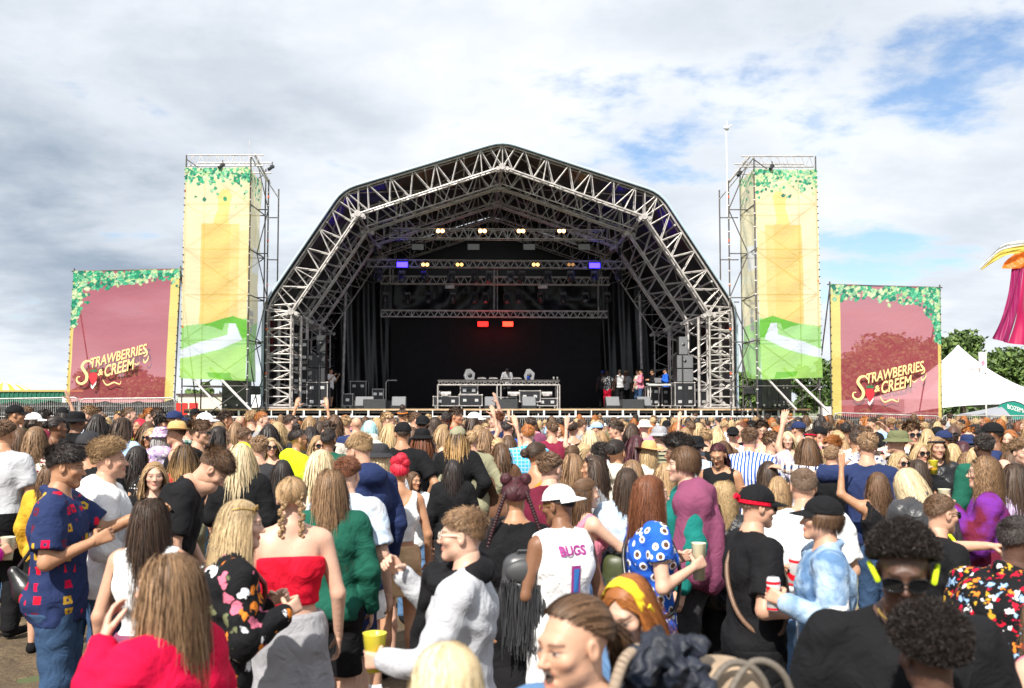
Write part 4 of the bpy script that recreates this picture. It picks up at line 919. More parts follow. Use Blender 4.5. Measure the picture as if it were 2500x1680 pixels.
# -- trees
leafm=[]
for i,c in enumerate(((.075,.13,.026),(.12,.19,.04),(.05,.09,.02))):
 m=mat(f"foliage_{i}",c,.6,0,.3,.9);leafm.append(m)
bark=mat("bark",(.10,.075,.05),.9,0,.3,6)
def tree(cx_,y,z_top,w,label,seed,leaf=.34,n=2600,zbase=.5,dark=0):
 w*=1.35;n=int(n*1.5)
 r=empty("tree",(cx_,y,0),0,label,"tree","trees around the site");rs=np.random.RandomState(seed);H=z_top
 tk=MB();tk.tube((0,0,0),(.1,0,H*.45),w*.035,8,w*.022)
 cl=[]
 for k in range(14):
  a=rs.uniform(0,6.28);rr=w/2*rs.uniform(.15,.72);zc=zbase+(H-zbase)*rs.uniform(.28,.84);zf=1-max(0,(zc/H-.55))*1.3;cl.append((math.cos(a)*rr*zf,math.sin(a)*rr*zf*.8,zc,w*rs.uniform(.13,.24)))
  tk.tube((.05,0,H*rs.uniform(.2,.45)),(cl[-1][0],cl[-1][1],zc),w*.014,6,w*.004)
 cl.append((0,0,H-w*.16,w*.17));tk.build("trunk",bark,r)
 cl=np.array(cl);idx=rs.randint(0,len(cl),n);d=rs.normal(size=(n,3));d/=np.linalg.norm(d,axis=1)[:,None]
 rad=cl[idx,3]*(rs.uniform(.25,1.12,n)**.55)*(1+.25*np.sin(d[:,0]*7+idx)*np.sin(d[:,2]*6));c=cl[idx,:3]+d*rad[:,None]*[1,1,.8];c[:,2]=np.clip(c[:,2],zbase,H)
 nn=d*.5+rs.normal(size=(n,3))*.6+[0,0,.3];nn/=np.linalg.norm(nn,axis=1)[:,None];u=np.cross(nn,rs.normal(size=(n,3)));u/=np.linalg.norm(u,axis=1)[:,None];v=np.cross(nn,u);s=leaf*rs.uniform(.5,1.1,n)[:,None]
 q=np.stack([c-u*s,c+v*s*.55,c+u*s,c-v*s*.55],1).reshape(-1,3);F=np.arange(4*n).reshape(n,4)
 mi=(rs.rand(n)*3).astype(int)if not dark else np.where(rs.rand(n)<.6,2,0)
 link("crown",mesh_np("crown",q,F,False,None,mi),r,leafm);return r
for i,(px,py,w_,Y_,lb)in enumerate(((2345,802,190,92,"tall rounded tree rising behind the marquee's peak"),(2290,820,150,90,"tree seen through the crimson banner beside the marquee"),(2455,850,190,95,"tree behind the hoop and the magenta flag"),(2530,868,170,94,"tree at the edge of view behind the feather flag"),(2180,812,170,96,"tall tree seen only through the crimson banner by the marquee"),(2080,860,140,92,"lower tree seen through the crimson banner by the tower"),(2005,876,60,88,"dark green tree between the yellow banner and the crimson banner"),(1960,890,70,90,"dark tree behind the foot of the wind mast tower"),(1815,905,70,84,"bright bush between the arch foot and the wind mast tower"),(1860,925,60,86,"bush showing under the wind mast tower banner"),(1900,928,50,88,"bush behind the two tower subwoofers"),(502,932,44,84,"small tree above the cream cabin roof"),(640,968,30,88,"tiny bush beside the low white tent"),(330,893,90,92,"round tree seen through the crimson banner by the containers"),(235,900,110,94,"broad tree seen through the crimson banner behind its strawberry"),(390,920,70,92,"small tree at the foot of the container side crimson banner"))):
 p=P(px,py,Y_);tree(p.x,Y_,p.z,w_*Y_/FPX,lb,30+i,leaf=.30 if w_>80 else.22,n=int(900+w_*26),dark=(1950<px<2030))
tl0=MB();rs=np.random.RandomState(3);n=5200;xs_=rs.uniform(-75,75,n);hgt=2.2+1.6*np.abs(np.sin(xs_*.35))+np.sin(xs_*1.3)*.5;hgt=np.where((xs_>-9)&(xs_<14),2.0,hgt)
c=np.stack([xs_,130+rs.uniform(0,3,n),hgt*rs.uniform(0,1,n)**.6],1);nn=rs.normal(size=(n,3))+[0,-1,.4];nn/=np.linalg.norm(nn,axis=1)[:,None];u=np.cross(nn,rs.normal(size=(n,3)));u/=np.linalg.norm(u,axis=1)[:,None];v=np.cross(nn,u)
q=np.stack([c-u*.5,c+v*.35,c+u*.5,c-v*.35],1).reshape(-1,3);tag(link("treeline",mesh_np("treeline",q,np.arange(4*n).reshape(n,4),False,None,rs.randint(0,3,n)),None,leafm),"distant low green treeline along the horizon","treeline",kind="stuff")
# -- people: distance-field bodies
class Field:
 def __init__(s,lo,hi,res):
  s.lo=np.array(lo,float);s.res=res;s.n=np.ceil((np.array(hi)-s.lo)/res).astype(int)+1
  s.D=np.full(s.n,0.2,np.float32);s.ax=[s.lo[i]+res*np.arange(s.n[i])for i in range(3)]
 def sl(s,lo,hi,m):
  out_=[]
  for i in range(3):
   a=int(np.floor((lo[i]-m-s.lo[i])/s.res));b=int(np.ceil((hi[i]+m-s.lo[i])/s.res))+1
   a=max(0,a);b=min(s.n[i],b)
   if b<=a:return None
   out_.append(slice(a,b))
  return tuple(out_)
 def grid(s,sl):return np.meshgrid(s.ax[0][sl[0]],s.ax[1][sl[1]],s.ax[2][sl[2]],indexing='ij',sparse=True)
 def join(s,sl,d,k):
  if sl is None:return
  a=s.D[sl]
  if k>0:h=np.clip(0.5+0.5*(a-d)/k,0,1);s.D[sl]=a*(1-h)+d*h-k*h*(1-h)
  else:s.D[sl]=np.minimum(a,d)
 def cut(s,sl,d,k=0):
  if sl is None:return
  a=s.D[sl];d=-d
  if k>0:h=np.clip(0.5-0.5*(a-d)/k,0,1);s.D[sl]=a*(1-h)+d*h+k*h*(1-h)
  else:s.D[sl]=np.maximum(a,d)
 def cap(s,a,b,ra,rb,k=.02,flat=(1,1,1),op='join',plane=None):
  a=np.array(a,float);b=np.array(b,float);fl=np.array(flat,float);r=max(ra,rb)
  sl=s.sl(np.minimum(a,b)-r*fl,np.maximum(a,b)+r*fl,k+3*s.res)
  if sl is None:return
  X,Y,Z=s.grid(sl);ba=(b-a)/fl;L2=max(float(ba@ba),1e-9)
  px,py,pz=(X-a[0])/fl[0],(Y-a[1])/fl[1],(Z-a[2])/fl[2]
  h=np.clip((px*ba[0]+py*ba[1]+pz*ba[2])/L2,0,1)
  d=np.sqrt((px-ba[0]*h)**2+(py-ba[1]*h)**2+(pz-ba[2]*h)**2)-(ra+(rb-ra)*h)
  d=d*min(fl)
  if plane is not None:n_=plane[1];d=np.maximum(d,(X-plane[0][0])*n_[0]+(Y-plane[0][1])*n_[1]+(Z-plane[0][2])*n_[2])
  getattr(s,op)(sl,d,k)
 def ell(s,c,r,k=.03,op='join',rx=0.0):
  c=np.array(c,float);r=np.array(r,float);m=max(r)if rx else 0
  sl=s.sl(c-r-m*.3,c+r+m*.3,k+3*s.res)
  if sl is None:return
  X,Y,Z=s.grid(sl);x,y,z=X-c[0],Y-c[1],Z-c[2]
  if rx:y,z=y*math.cos(rx)+z*math.sin(rx),-y*math.sin(rx)+z*math.cos(rx)
  k0=np.sqrt((x/r[0])**2+(y/r[1])**2+(z/r[2])**2);k1=np.sqrt((x/r[0]**2)**2+(y/r[1]**2)**2+(z/r[2]**2)**2)+1e-9
  getattr(s,op)(sl,k0*(k0-1)/k1,k)
 def mesh(s):
  D=s.D;n=D.shape;ins=D<0
  D[0]=D[-1]=.2;D[:,0]=D[:,-1]=.2;D[:,:,0]=D[:,:,-1]=.2;ins=D<0
  c=np.zeros(tuple(np.array(n)-1),np.int8)
  for dx in(0,1):
   for dy in(0,1):
    for dz in(0,1):c+=ins[dx:n[0]-1+dx,dy:n[1]-1+dy,dz:n[2]-1+dz]
  act=(c>0)&(c<8);ids=np.argwhere(act)
  if len(ids)==0:return np.zeros((0,3)),np.zeros((0,4),int)
  lut=np.full(act.shape,-1,np.int32);lut[act]=np.arange(len(ids))
  S=np.zeros((len(ids),3));W_=np.zeros(len(ids))
  cor=[(a,b,e)for a in(0,1)for b in(0,1)for e in(0,1)]
  for i,p in enumerate(cor):
   for ax in range(3):
    if p[ax]:continue
    q=list(p);q[ax]=1
    a=D[ids[:,0]+p[0],ids[:,1]+p[1],ids[:,2]+p[2]];b=D[ids[:,0]+q[0],ids[:,1]+q[1],ids[:,2]+q[2]]
    m=(a<0)!=(b<0);t=np.where(m,a/np.where(m,a-b,1),0)
    pt=np.array(p,float)[None]+np.zeros((len(ids),3));pt[:,ax]=t
    S[m]+=pt[m];W_+=m
  V=s.lo+(ids+S/W_[:,None])*s.res;F=[]
  for ax in range(3):
   sl0=[slice(0,n[i])for i in range(3)];sl1=list(sl0);sl0[ax]=slice(0,n[ax]-1);sl1[ax]=slice(1,n[ax])
   A=ins[tuple(sl0)];B=ins[tuple(sl1)];e=np.argwhere(A!=B);o1,o2=[i for i in range(3)if i!=ax]
   ok=(e[:,o1]>0)&(e[:,o2]>0)&(e[:,o1]<n[o1]-1)&(e[:,o2]<n[o2]-1);e=e[ok]
   fl=A[tuple(e.T)]
   def L_(d1,d2):q=e.copy();q[:,o1]-=d1;q[:,o2]-=d2;return lut[tuple(q.T)]
   f=np.stack([L_(1,1),L_(0,1),L_(0,0),L_(1,0)],1)
   flip=fl if ax!=1 else~fl
   f[~flip]=f[~flip][:,::-1];F.append(f)
  F=np.concatenate(F);F=F[(F>=0).all(1)];return V,F
def smooth_mesh(V,F,it=1):
 for _ in range(it):
  A=np.zeros_like(V);c=np.zeros(len(V))
  for i in range(4):
   a,b=F[:,i],F[:,(i+1)%4]
   np.add.at(A,a,V[b]);np.add.at(c,a,1);np.add.at(A,b,V[a]);np.add.at(c,b,1)
  V=V*.45+.55*A/np.maximum(c,1)[:,None]
 return V
 # -- head
def rotm(yaw=0.0,pitch=0.0,roll=0.0):
 """head or hand frame: +x its right, +y forward, +z up; pitch>0 looks down, yaw>0 turns to its left"""
 return np.array((Matrix.Rotation(yaw,3,'Z')@Matrix.Rotation(-pitch,3,'X')@Matrix.Rotation(roll,3,'Y')))
_heads={}
def head_mesh(sex,res,mouth=0,var=0):
 key=(sex,res,mouth,var)
 if key in _heads:return _heads[key]
 f=Field((-.105,-.125,-.21),(.105,.15,.13),res);fem=sex=='f';j=-.004 if fem else.0
 f.ell((0,-.018,.032),(.074,.094,.083),0);f.ell((0,.028,-.022),(.060+j,.066,.082),.03)
 f.cap((-.036,.02,-.062),(0,.068,-.096),.022+j,.017,.03);f.cap((.036,.02,-.062),(0,.068,-.096),.022+j,.017,.03)
 f.cap((0,.07,-.085),(0,.073,-.098),.015,.016,.015)
 f.cap((-.028,.078,.022),(.028,.078,.022),.013,.013,.02)
 for s in(-1,1):
  f.ell((s*.042,.062,-.022),(.022,.018,.017),.025)
  f.ell((s*.031,.098,.003),(.0165,.014,.0105),.012,'cut')
  f.ell((s*.031,.0775,.002),(.0125,.0125,.0105),.004)
  if res<.006:
   f.ell((s*.078,-.008,-.004),(.009,.019,.031),.006);f.ell((s*.086,-.004,.002),(.006,.010,.016),.004,'cut')
  else:f.ell((s*.080,-.008,-.004),(.012,.02,.032),.004)
 f.cap((0,.086,.006),(0,.108,-.028),.0075,.0105,.010);f.ell((0,.108,-.030),(.0115,.0105,.0085),.006)
 for s in(-1,1):f.ell((s*.011,.099,-.033),(.0075,.009,.0065),.006)
 if mouth:
  f.ell((0,.092,-.064),(.023,.014,.011+.004*mouth),.006,'cut');f.cap((-.022,.080,-.052),(.022,.080,-.052),.007,.007,.008);f.cap((-.018,.080,-.080),(.018,.080,-.080),.008,.008,.008)
 else:
  f.ell((0,.089,-.057),(.024,.0085,.0052),.005);f.ell((0,.088,-.067),(.020,.009,.0062),.005)
 f.cap((0,-.022,-.06),(0,-.026,-.18),.049 if fem else.057,.044 if fem else.052,.03)
 V,F=f.mesh();V=smooth_mesh(V,F,1)
 x,y,z=V.T;at=np.zeros((len(V),4));ax=np.abs(x)
 def g(cx_,cz,rx,rz,soft=.35):r=np.sqrt(((x-cx_)/rx)**2+((z-cz)/rz)**2);return np.clip((1+soft-r)/soft,0,1)*(y>.055)
 lip=np.maximum(g(0,-.057,.023,.0055),g(0,-.067,.020,.006))*(y>.075)
 if mouth:lip=np.maximum(g(0,-.052,.024,.006),g(0,-.080,.02,.008))*(y>.07)
 white=np.zeros(len(V));dark=np.zeros(len(V))
 for s in(-1,1):
  white=np.maximum(white,g(s*.031,.0005,.0115,.0036)*.8);dark=np.maximum(dark,g(s*.031,.001,.0055,.0048,.4));dark=np.maximum(dark,g(s*.031,.0055,.015,.0020,1.0)*.85)
  brow=np.clip(1.4-np.abs((z-(.0245-(ax-.03)**2*12))/.0042),0,1)*(ax>.013)*(ax<.05)*(y>.05);dark=np.maximum(dark,brow*.75)
 if mouth:inner=((x/.02)**2+((z+.065)/(.009+.004*mouth))**2<1)&(y>.06);dark[inner]=.9;lip[inner]=0;teeth=inner&(z>-.062);white[teeth]=.8;dark[teeth]=0
 nos=((ax-.008)/.004)**2+((z+.037)/.003)**2<1;dark[nos&(y>.09)]=.5
 at[:,0]=lip;at[:,1]=dark;at[:,2]=white
 at[:,3]=np.clip(1-np.sqrt(((ax-.045)/.025)**2+((z+.035)/.025)**2),0,1)*(y>.03)*.6+((z--.033)**2+x**2<.0003)*(y>.09)*.4
 _heads[key]=(V,F,at);return _heads[key]
_hands={}
def hand_mesh(kind,res):
 """wrist at the origin, fingers along +z, palm faces +y, thumb on +x"""
 key=(kind,res)
 if key in _hands:return _hands[key]
 f=Field((-.07,-.06,-.05),(.11,.13,.20),res)
 f.cap((0,0,-.05),(0,0,.01),.027,.025,0,(1,.8,1))
 for x_ in(-.026,-.009,.009,.026):f.cap((x_*.55,.001,.01),(x_,.0,.082),.016,.0125,.010,(1,.85,1))
 bend=dict(relax=(.25,.35,.3),grip=(.75,.95,.6),open=(.03,.05,.04),point=(.9,1.2,.7))[kind]
 for i,(x_,l)in enumerate(((.027,.072),(.0095,.080),(-.0085,.074),(-.026,.058))):
  p=np.array((x_,.0,.084));a=0;sp=(x_*(5.0 if kind=='open' else 1.6))
  bb=(.02,.03,.02)if(kind=='point' and i==0)else bend
  for q in range(3):
   a+=bb[q]*(1+.08*i);seg=l*(.45,.31,.24)[q];d=np.array((sp*(1 if q==0 else.5),math.sin(a),math.cos(a)));d/=np.linalg.norm(d);p2=p+d*seg
   r0=(.0093,.0086,.0079)[q];f.cap(p,p2,r0,r0-.0008,.003);p=p2
 t=dict(relax=((.62,.35,.70),(.25,.45,.85)),grip=((.70,.62,.35),(-.05,.85,.50)),open=((.85,.1,.5),(.75,.1,.65)),point=((.4,.6,.6),(-.4,.7,.5)))[kind]
 p=np.array((.020,.006,.022));f.cap(p*.5,p,.016,.015,.008)
 for q,sg in enumerate((.040,.034,.026)):
  d=np.array(t[min(q,1)]);d=d/np.linalg.norm(d);p2=p+d*sg;f.cap(p,p2,.0125-.0015*q,.0112-.0015*q,.005);p=p2
 V,F=f.mesh();V=smooth_mesh(V,F,1);_hands[key]=(V,F);return _hands[key]
ARM=dict(down=((.075,-.03,-.27),(.085,.05,-.51),'relax',(-1,0,.2)),bent=((.07,.00,-.26),(-.02,.21,-.17),'grip',(-1,.1,0)),hip=((.14,-.08,-.24),(.03,.05,-.43),'relax',(-1,0,0)),up=((.12,.06,.23),(.07,.12,.46),'open',(0,1,.1)),head=((.21,.06,.14),(.03,.02,.31),'relax',(-.4,-.6,-.6)),fwd=((.04,.19,-.16),(-.01,.42,-.06),'relax',(-.6,0,-.8)),out=((.26,.05,-.01),(.49,.12,.03),'relax',(0,.3,-1)),chest=((.09,.05,-.24),(-.07,.22,-.10),'relax',(-.3,-1,0)),low=((.08,.00,-.27),(.0,.21,-.36),'grip',(-1,0,.4)),cupup=((.07,.07,-.25),(.02,.22,-.01),'grip',(-.9,.3,0)),hug=((.10,.18,-.10),(-.02,.40,.0),'relax',(-.5,.2,-.8)),none=None,back=((.13,-.16,-.2),(-.02,-.22,-.32),'relax',(0,1,0)),ear=((.10,.10,-.20),(-.03,.15,.06),'relax',(-.7,-.5,.2)),phone=((.08,.10,-.22),(.0,.30,.02),'grip',(-.8,.2,0)),wave=((.17,.05,.12),(.14,.09,.37),'open',(0,1,0)),stretch=((.25,.12,-.02),(.50,.23,-.03),'point',(0,.2,-1)),shoulder=((.10,.16,-.07),(-.16,.33,.02),'relax',(-.2,.1,-1)))
def spine(lean):
 R=Matrix.Rotation(-lean,3,'X')
 def f(p):
  v=Vector(p)-Vector((0,0,.95));t=min(1,max(0,v.z/.35));Rm=Matrix.Rotation(-lean*t,3,'X')if t<1 else R;return np.array(Rm@v+Vector((0,0,.95)))
 return f
def pose_of(sex,armR,armL,lean,step,bulk,pitch=0.0):
 f=spine(lean);m=sex=='m';j={};sh=(.182 if m else.158)*bulk**.7
 j['neck']=f((0,-.018,1.475));j['head']=f((0,.012,1.622));R=np.array(Matrix.Rotation(-lean,3,'X'));nb=f((0,-.018,1.50));j['head']=nb+np.array(Matrix.Rotation(-pitch,3,'X'))@(j['head']-nb)
 for s,nm,a in((1,'R',armR),(-1,'L',armL)):
  S=f((s*sh,-.005,1.405));j['sh'+nm]=S
  if isinstance(a,str):a=ARM[a]
  if a is None:j['el'+nm]=None;continue
  e,w,kind,palm=a;g_=lambda v:R@(np.array(v)*(s,1,1))if lean>.35 and v[2]>-.2 else np.array(v)*(s,1,1)
  j['el'+nm]=S+g_(e);j['wr'+nm]=S+g_(w);j['hk'+nm]=(kind,np.array(palm)*(s,1,1))
 for s,nm in((1,'R'),(-1,'L')):
  k=s*step;j['hip'+nm]=np.array((s*.085,0,.92));j['kn'+nm]=np.array((s*.10,.03+max(0,k)*.28,.50));j['an'+nm]=np.array((s*.11,-.02+k*.30,.085))
 j['f']=f;return j
def hand_frame(j,nm):
 d=j['wr'+nm]-j['el'+nm];z=d/np.linalg.norm(d);kind,pd=j['hk'+nm];y=pd-z*(pd@z);y/=np.linalg.norm(y)+1e-9
 x=np.cross(z,y)if nm=='R' else np.cross(y,z);return np.stack([x,y,z],1)
def body_geo(sex,j,res,bulk,hres,cover):
 """skin surface of everything clothes may leave bare"""
 m=sex=='m';f_=j['f'];F0=Field((-.62,-.62,-.01),(.62,.78,1.99),res);b=bulk
 F0.ell(f_((0,0,.95)),(.150*b if m else.165*b,.108*b,.13),0);F0.ell(f_((0,.0,1.10)),(.132*b if m else.115*b,.095*b,.15),.06)
 F0.ell(f_((0,0,1.28)),(.165*b if m else.140*b,.105*b,.165),.06)
 F0.cap(j['shL']+(.03,0,0),j['shR']-(.03,0,0),.056,.056,.05);F0.cap(j['neck']+(0,.004,-.03),j['head']+(0,-.024,-.085),.064 if m else.053,.054 if m else.0465,.04)
 for s in(-1,1):
  F0.cap(f_((s*.02,-.03,1.48)),f_((s*.13,-.01,1.43)),.035,.04,.04)
  if not m:F0.ell(f_((s*.062,.082,1.265)),(.058,.052,.056),.03)
  F0.ell(f_((s*.07,-.07,.90)),(.085,.075,.09),.04)
  F0.ell(f_((s*.08,-.070,1.33)),(.055,.026,.09),.05)
 for nm in 'RL':
  k=.9 if not m else 1.0
  if j['el'+nm]is not None:
   F0.cap(j['sh'+nm],j['el'+nm],.052*b*k,.039*b*k,.03);F0.cap(j['el'+nm],j['wr'+nm],.041*b*k,.026*k,.015)
  F0.cap(j['hip'+nm],j['kn'+nm],.090*b,.055*b,.05);F0.cap(j['kn'+nm],(j['kn'+nm]+j['an'+nm])/2+(0,-.02,.02),.053*b,.052*b,.02);F0.cap((j['kn'+nm]+j['an'+nm])/2+(0,-.02,.02),j['an'+nm],.052*b,.035,.02)
 V,F=F0.mesh();return smooth_mesh(V,F,1),F
def wr(X,Y,Z,seed,a):
 return a*(np.sin(X*31+Z*17+3*np.sin(Z*13+seed)+seed)*np.sin(Z*23-Y*19+2*np.sin(X*11+seed*2))+.5*np.sin(Z*47+X*21+Y*33+2.5*np.sin(X*19)))
def top_geo(sex,j,kind,res,bulk,seed,hem=None,fold=.005):
 m=sex=='m';f_=j['f'];G=Field((-.62,-.62,.30),(.62,.78,1.68),res);b=bulk
 long_=kind in('hoodie','jacket','sweat','lshirt','coat');loose=dict(tee=.018,tank=.012,crop=.010,band=.020,hoodie=.036,jacket=.034,sweat=.032,lshirt=.024,shirt=.026,coat=.026,dress=.014,cami=.010,halter=.010,jersey=.026)[kind]
 hem=hem if hem is not None else dict(tee=.84,tank=.88,crop=1.10,band=1.09,hoodie=.84,jacket=.82,sweat=.86,lshirt=.82,shirt=.80,coat=.72,dress=.62,cami=1.02,halter=1.0,jersey=.76)[kind]
 w=.150*b if m else.132*b
 G.ell(f_((0,0,1.28)),(.165*b+loose if m else.142*b+loose,.107*b+loose,.17),0);G.ell(f_((0,0,1.11)),((.138*b if m else.118*b)+loose,.098*b+loose,.17),.06)
 if hem<1.0:G.ell(f_((0,0,.93)),((.155 if m else.168)*b+loose,.115*b+loose,.15),.07)
 if kind in('tee','hoodie','sweat','shirt','lshirt','jacket','coat','jersey'):G.cap(f_((0,0,hem-.02))if hem>.9 else np.array((0,0,hem-.05))*(1,1,1),f_((0,0,1.27)),w+loose*.9+.012,w+loose,.03,(1,.72,1))
 if kind=='dress':G.cap((0,0,hem-.05),f_((0,0,1.0)),.215*b,.135*b,.04,(1,.80,1))
 for s in(-1,1):
  G.ell(f_((s*.08,-.070,1.31)),(.075+loose*.5,.040+loose,.13),.05)
  if hem<.9:G.ell(f_((s*.07,-.065,.92)),(.09+loose*.5,.078+loose,.10),.05)
 if not m:
  for s in(-1,1):G.ell(f_((s*.062,.085,1.265)),(.062+loose*.5,.056+loose*.5,.06),.04)
 if kind not in('band',):
  G.cap(j['shL']+(.03,0,-.005),j['shR']-(.03,0,.005),.056+loose*.55,.056+loose*.55,.05)
  for s in(-1,1):G.cap(f_((s*.02,-.03,1.475)),f_((s*.13,-.01,1.43)),.036+loose*.4,.041+loose*.4,.04)
 if long_ or kind in('tee','shirt','dress'):
  for nm in 'RL':
   if j['el'+nm]is None:continue
   S,E,Wr=j['sh'+nm],j['el'+nm],j['wr'+nm];lo=loose*.8
   if long_:G.cap(S,E,.056*b+lo,.045*b+lo,.03);G.cap(E,Wr+(E-Wr)*.05,.046*b+lo,.032+lo*.7,.02)
   else:
    fr=.78 if kind!='dress' else.5;T=S+(E-S)*fr;d=(E-S)/np.linalg.norm(E-S);G.cap(S,T+d*.05,.058*b+lo,.058*b+lo*1.5,.03,plane=(T,d))
 X,Y,Z=G.grid((slice(None),)*3);G.D+=wr(X,Y,Z,seed,fold).astype(np.float32)
 if kind in('hoodie','coat'):
  G.ell(f_((0,-.105,1.455)),(.13,.075,.075),.03);G.ell(f_((0,-.07,1.50)),(.10,.06,.05),.02)
  for s in(-1,1):G.cap(f_((s*.10,-.04,1.48)),f_((s*.05,.075,1.42)),.032,.024,.02)
 if kind in('jacket','lshirt','shirt'):
  for s in(-1,1):G.cap(f_((0,-.085,1.505)),f_((s*.085,-.01,1.49)),.022,.021,.01);G.cap(f_((s*.085,-.01,1.49)),f_((s*.04,.085,1.42)),.021,.014,.01)
 if hem>1.0:
  sl=G.sl((-.3,-.4,.3),(.3,.5,hem+.25),0);Xs,Ys,Zs=G.grid(sl);hz=f_((0,0,hem))[2]
  lo_=j['elR']is not None and False;G.D[sl]=np.where((np.abs(Xs)<.19*b+0*Ys*Zs),np.maximum(G.D[sl],hz-Zs+0*Xs+0*Ys),G.D[sl])
 else:G.D=np.maximum(G.D,np.where((np.abs(X)<.235*b)&(np.abs(Y)<.2),hem+.012*np.sin(X*25+seed)-Z,-1))
 if kind in('tee','sweat','jersey'):G.ell(f_((0,.012,1.52)),(.080,.085,.072),0,'cut')
 elif kind=='dress':G.ell(f_((0,.012,1.525)),(.088,.09,.075),0,'cut')
 elif kind=='tank':G.ell(f_((0,.02,1.50)),(.095,.12,.12),0,'cut')
 elif kind in('cami','crop'):G.ell(f_((0,0,1.52)),(.105,.20,.19),0,'cut')
 elif kind=='halter':G.ell(f_((0,-.14,1.45)),(.20,.14,.20),0,'cut')
 elif kind=='band':G.D=np.maximum(G.D,Z-f_((0,0,1.315))[2]-(Y*-.25 if True else 0)+0*X)
 elif kind in('hoodie','coat'):G.ell(f_((0,.01,1.56)),(.072,.082,.10),0,'cut')
 else:G.ell(f_((0,.02,1.56)),(.070,.085,.11),0,'cut')
 if kind in('jacket','coat'):G.cap(f_((0,.17,1.40)),f_((0,.17,.95)),.05,.06,0,(1,1,1),'cut')
 if kind in('tank','cami','halter','jersey','crop'):
  for nm in 'RL':
   s=1 if nm=='R' else-1;G.ell(j['sh'+nm]+(s*.045,0,-.035),(.055 if kind!='cami' else.085,.14,.12 if kind!='jersey' else.14),0,'cut')
 V,F=G.mesh()
 if len(V)==0:return V,F
 return smooth_mesh(V,F,1),F
def bottom_geo(sex,j,kind,res,bulk,seed,ztop=1.06):
 m=sex=='m';G=Field((-.40,-.40,-.01),(.40,.50,1.12),res);b=bulk;lo=dict(jeans=.016,trousers=.022,shorts=.026,leggings=.006,skirt=.01,hot=.014,baggy=.04)[kind]
 if kind=='skirt':
  G.cap((0,0,.50),(0,0,.98),.245*b,.16*b,0,(1,.86,1));G.ell((0,0,.95),(.182*b,.132*b,.15),.03);G.cap((0,0,.98),(0,0,1.1),.152*b,.135*b,.03,(1,.80,1));[G.ell((s*.07,-.072,.90),(.10,.092,.10),.04)for s in(-1,1)];X,Y,Z=G.grid((slice(None),)*3);th=np.arctan2(Y,X)
  G.D+=(.010*np.sin(th*9+seed)*np.clip((1.0-Z)*3,0,1)).astype(np.float32);G.D=np.maximum(G.D,.66-Z+0*X+0*Y);G.D=np.maximum(G.D,Z-1.05+0*X+0*Y)
 else:
  G.ell((0,0,.95),((.155 if m else.168)*b+lo,.115*b+lo,.15),0)
  for s in(-1,1):G.ell((s*.07,-.072,.90),(.088+lo*.5,.078+lo*.5,.095),.04)
  for nm in 'RL':
   G.cap(j['hip'+nm],j['kn'+nm],.092*b+lo,.060*b+lo*1.2,.05);G.cap(j['kn'+nm],j['an'+nm],.060*b+lo*1.2,.042+lo*1.4,.03)
  X,Y,Z=G.grid((slice(None),)*3);G.D+=wr(X,Y,Z,seed,.004 if kind!='leggings' else.001).astype(np.float32)
  G.D=np.maximum(G.D,Z-ztop+0*X+0*Y);zc=dict(jeans=.06,trousers=.05,shorts=.52,leggings=.10,hot=.72,baggy=.04)[kind];G.D=np.maximum(G.D,zc-Z+0*X+0*Y)
 V,F=G.mesh();return(smooth_mesh(V,F,1),F)if len(V)else(V,F)
def shoe_geo(j,res):
 G=Field((-.3,-.5,-.01),(.3,.75,.22),res)
 for nm in 'RL':
  A=j['an'+nm];s=1 if nm=='R' else-1;G.cap((A[0],A[1]-.02,.045),(A[0]+s*.02,A[1]+.16,.035),.042,.036,0,(1,1,.9));G.cap((A[0],A[1],.04),(A[0],A[1],.09),.043,.040,.02)
 G.D=np.maximum(G.D,.004-G.grid((slice(None),)*3)[2]);V,F=G.mesh();return V,F
 # -- hair
CR=np.array((.078,.098,.086));CC=np.array((0,-.016,.034))
def ribbons(Pts,wid,rnd,tip=1.0,nrm=None):
 """Pts (N,S,3) strands -> flat tapered ribbons"""
 N_,S,_=Pts.shape;T=np.gradient(Pts,axis=1);T/=np.linalg.norm(T,axis=2)[...,None]+1e-9
 nr=(Pts-CC)if nrm is None else nrm;nr=nr*np.array((1,1,.35));nr/=np.linalg.norm(nr,axis=2)[...,None]+1e-9
 B=np.cross(T,nr);B/=np.linalg.norm(B,axis=2)[...,None]+1e-9;B=B+nr*(rnd[:,None,None]-.5)*.9
 t=np.linspace(0,1,S);w=wid[:,None]*(1-tip*t**3*.8)[None];w[:,0]*=.8
 A=Pts-B*w[...,None]/2;C=Pts+B*w[...,None]/2;V=np.stack([A,C],2).reshape(-1,3)
 base=(np.arange(N_)[:,None]*S+np.arange(S-1)[None])*2;base=base.ravel();F=np.stack([base,base+1,base+3,base+2],1)
 at=np.zeros((N_,S,2,3));at[...,0]=rnd[:,None,None];at[...,1]=t[None,:,None];return V,F,at.reshape(-1,3)
def scalp(n,rs,low=0.0,back=-.62,top_only=0.0,front=.58):
 out_=[];c=0
 while c<n:
  d=rs.normal(size=(n*3,3));d/=np.linalg.norm(d,axis=1)[:,None];zmin=back+(d[:,1]+1)*((front-back)/1.9)
  zmin=np.where((np.abs(d[:,0])>.75)&(d[:,1]>-.1),np.maximum(zmin,.02),zmin)+low
  ok=d[:,2]>np.maximum(zmin,top_only if top_only else-9);d=d[ok];out_.append(d);c+=len(d)
 return np.concatenate(out_)[:n]
_hair={}
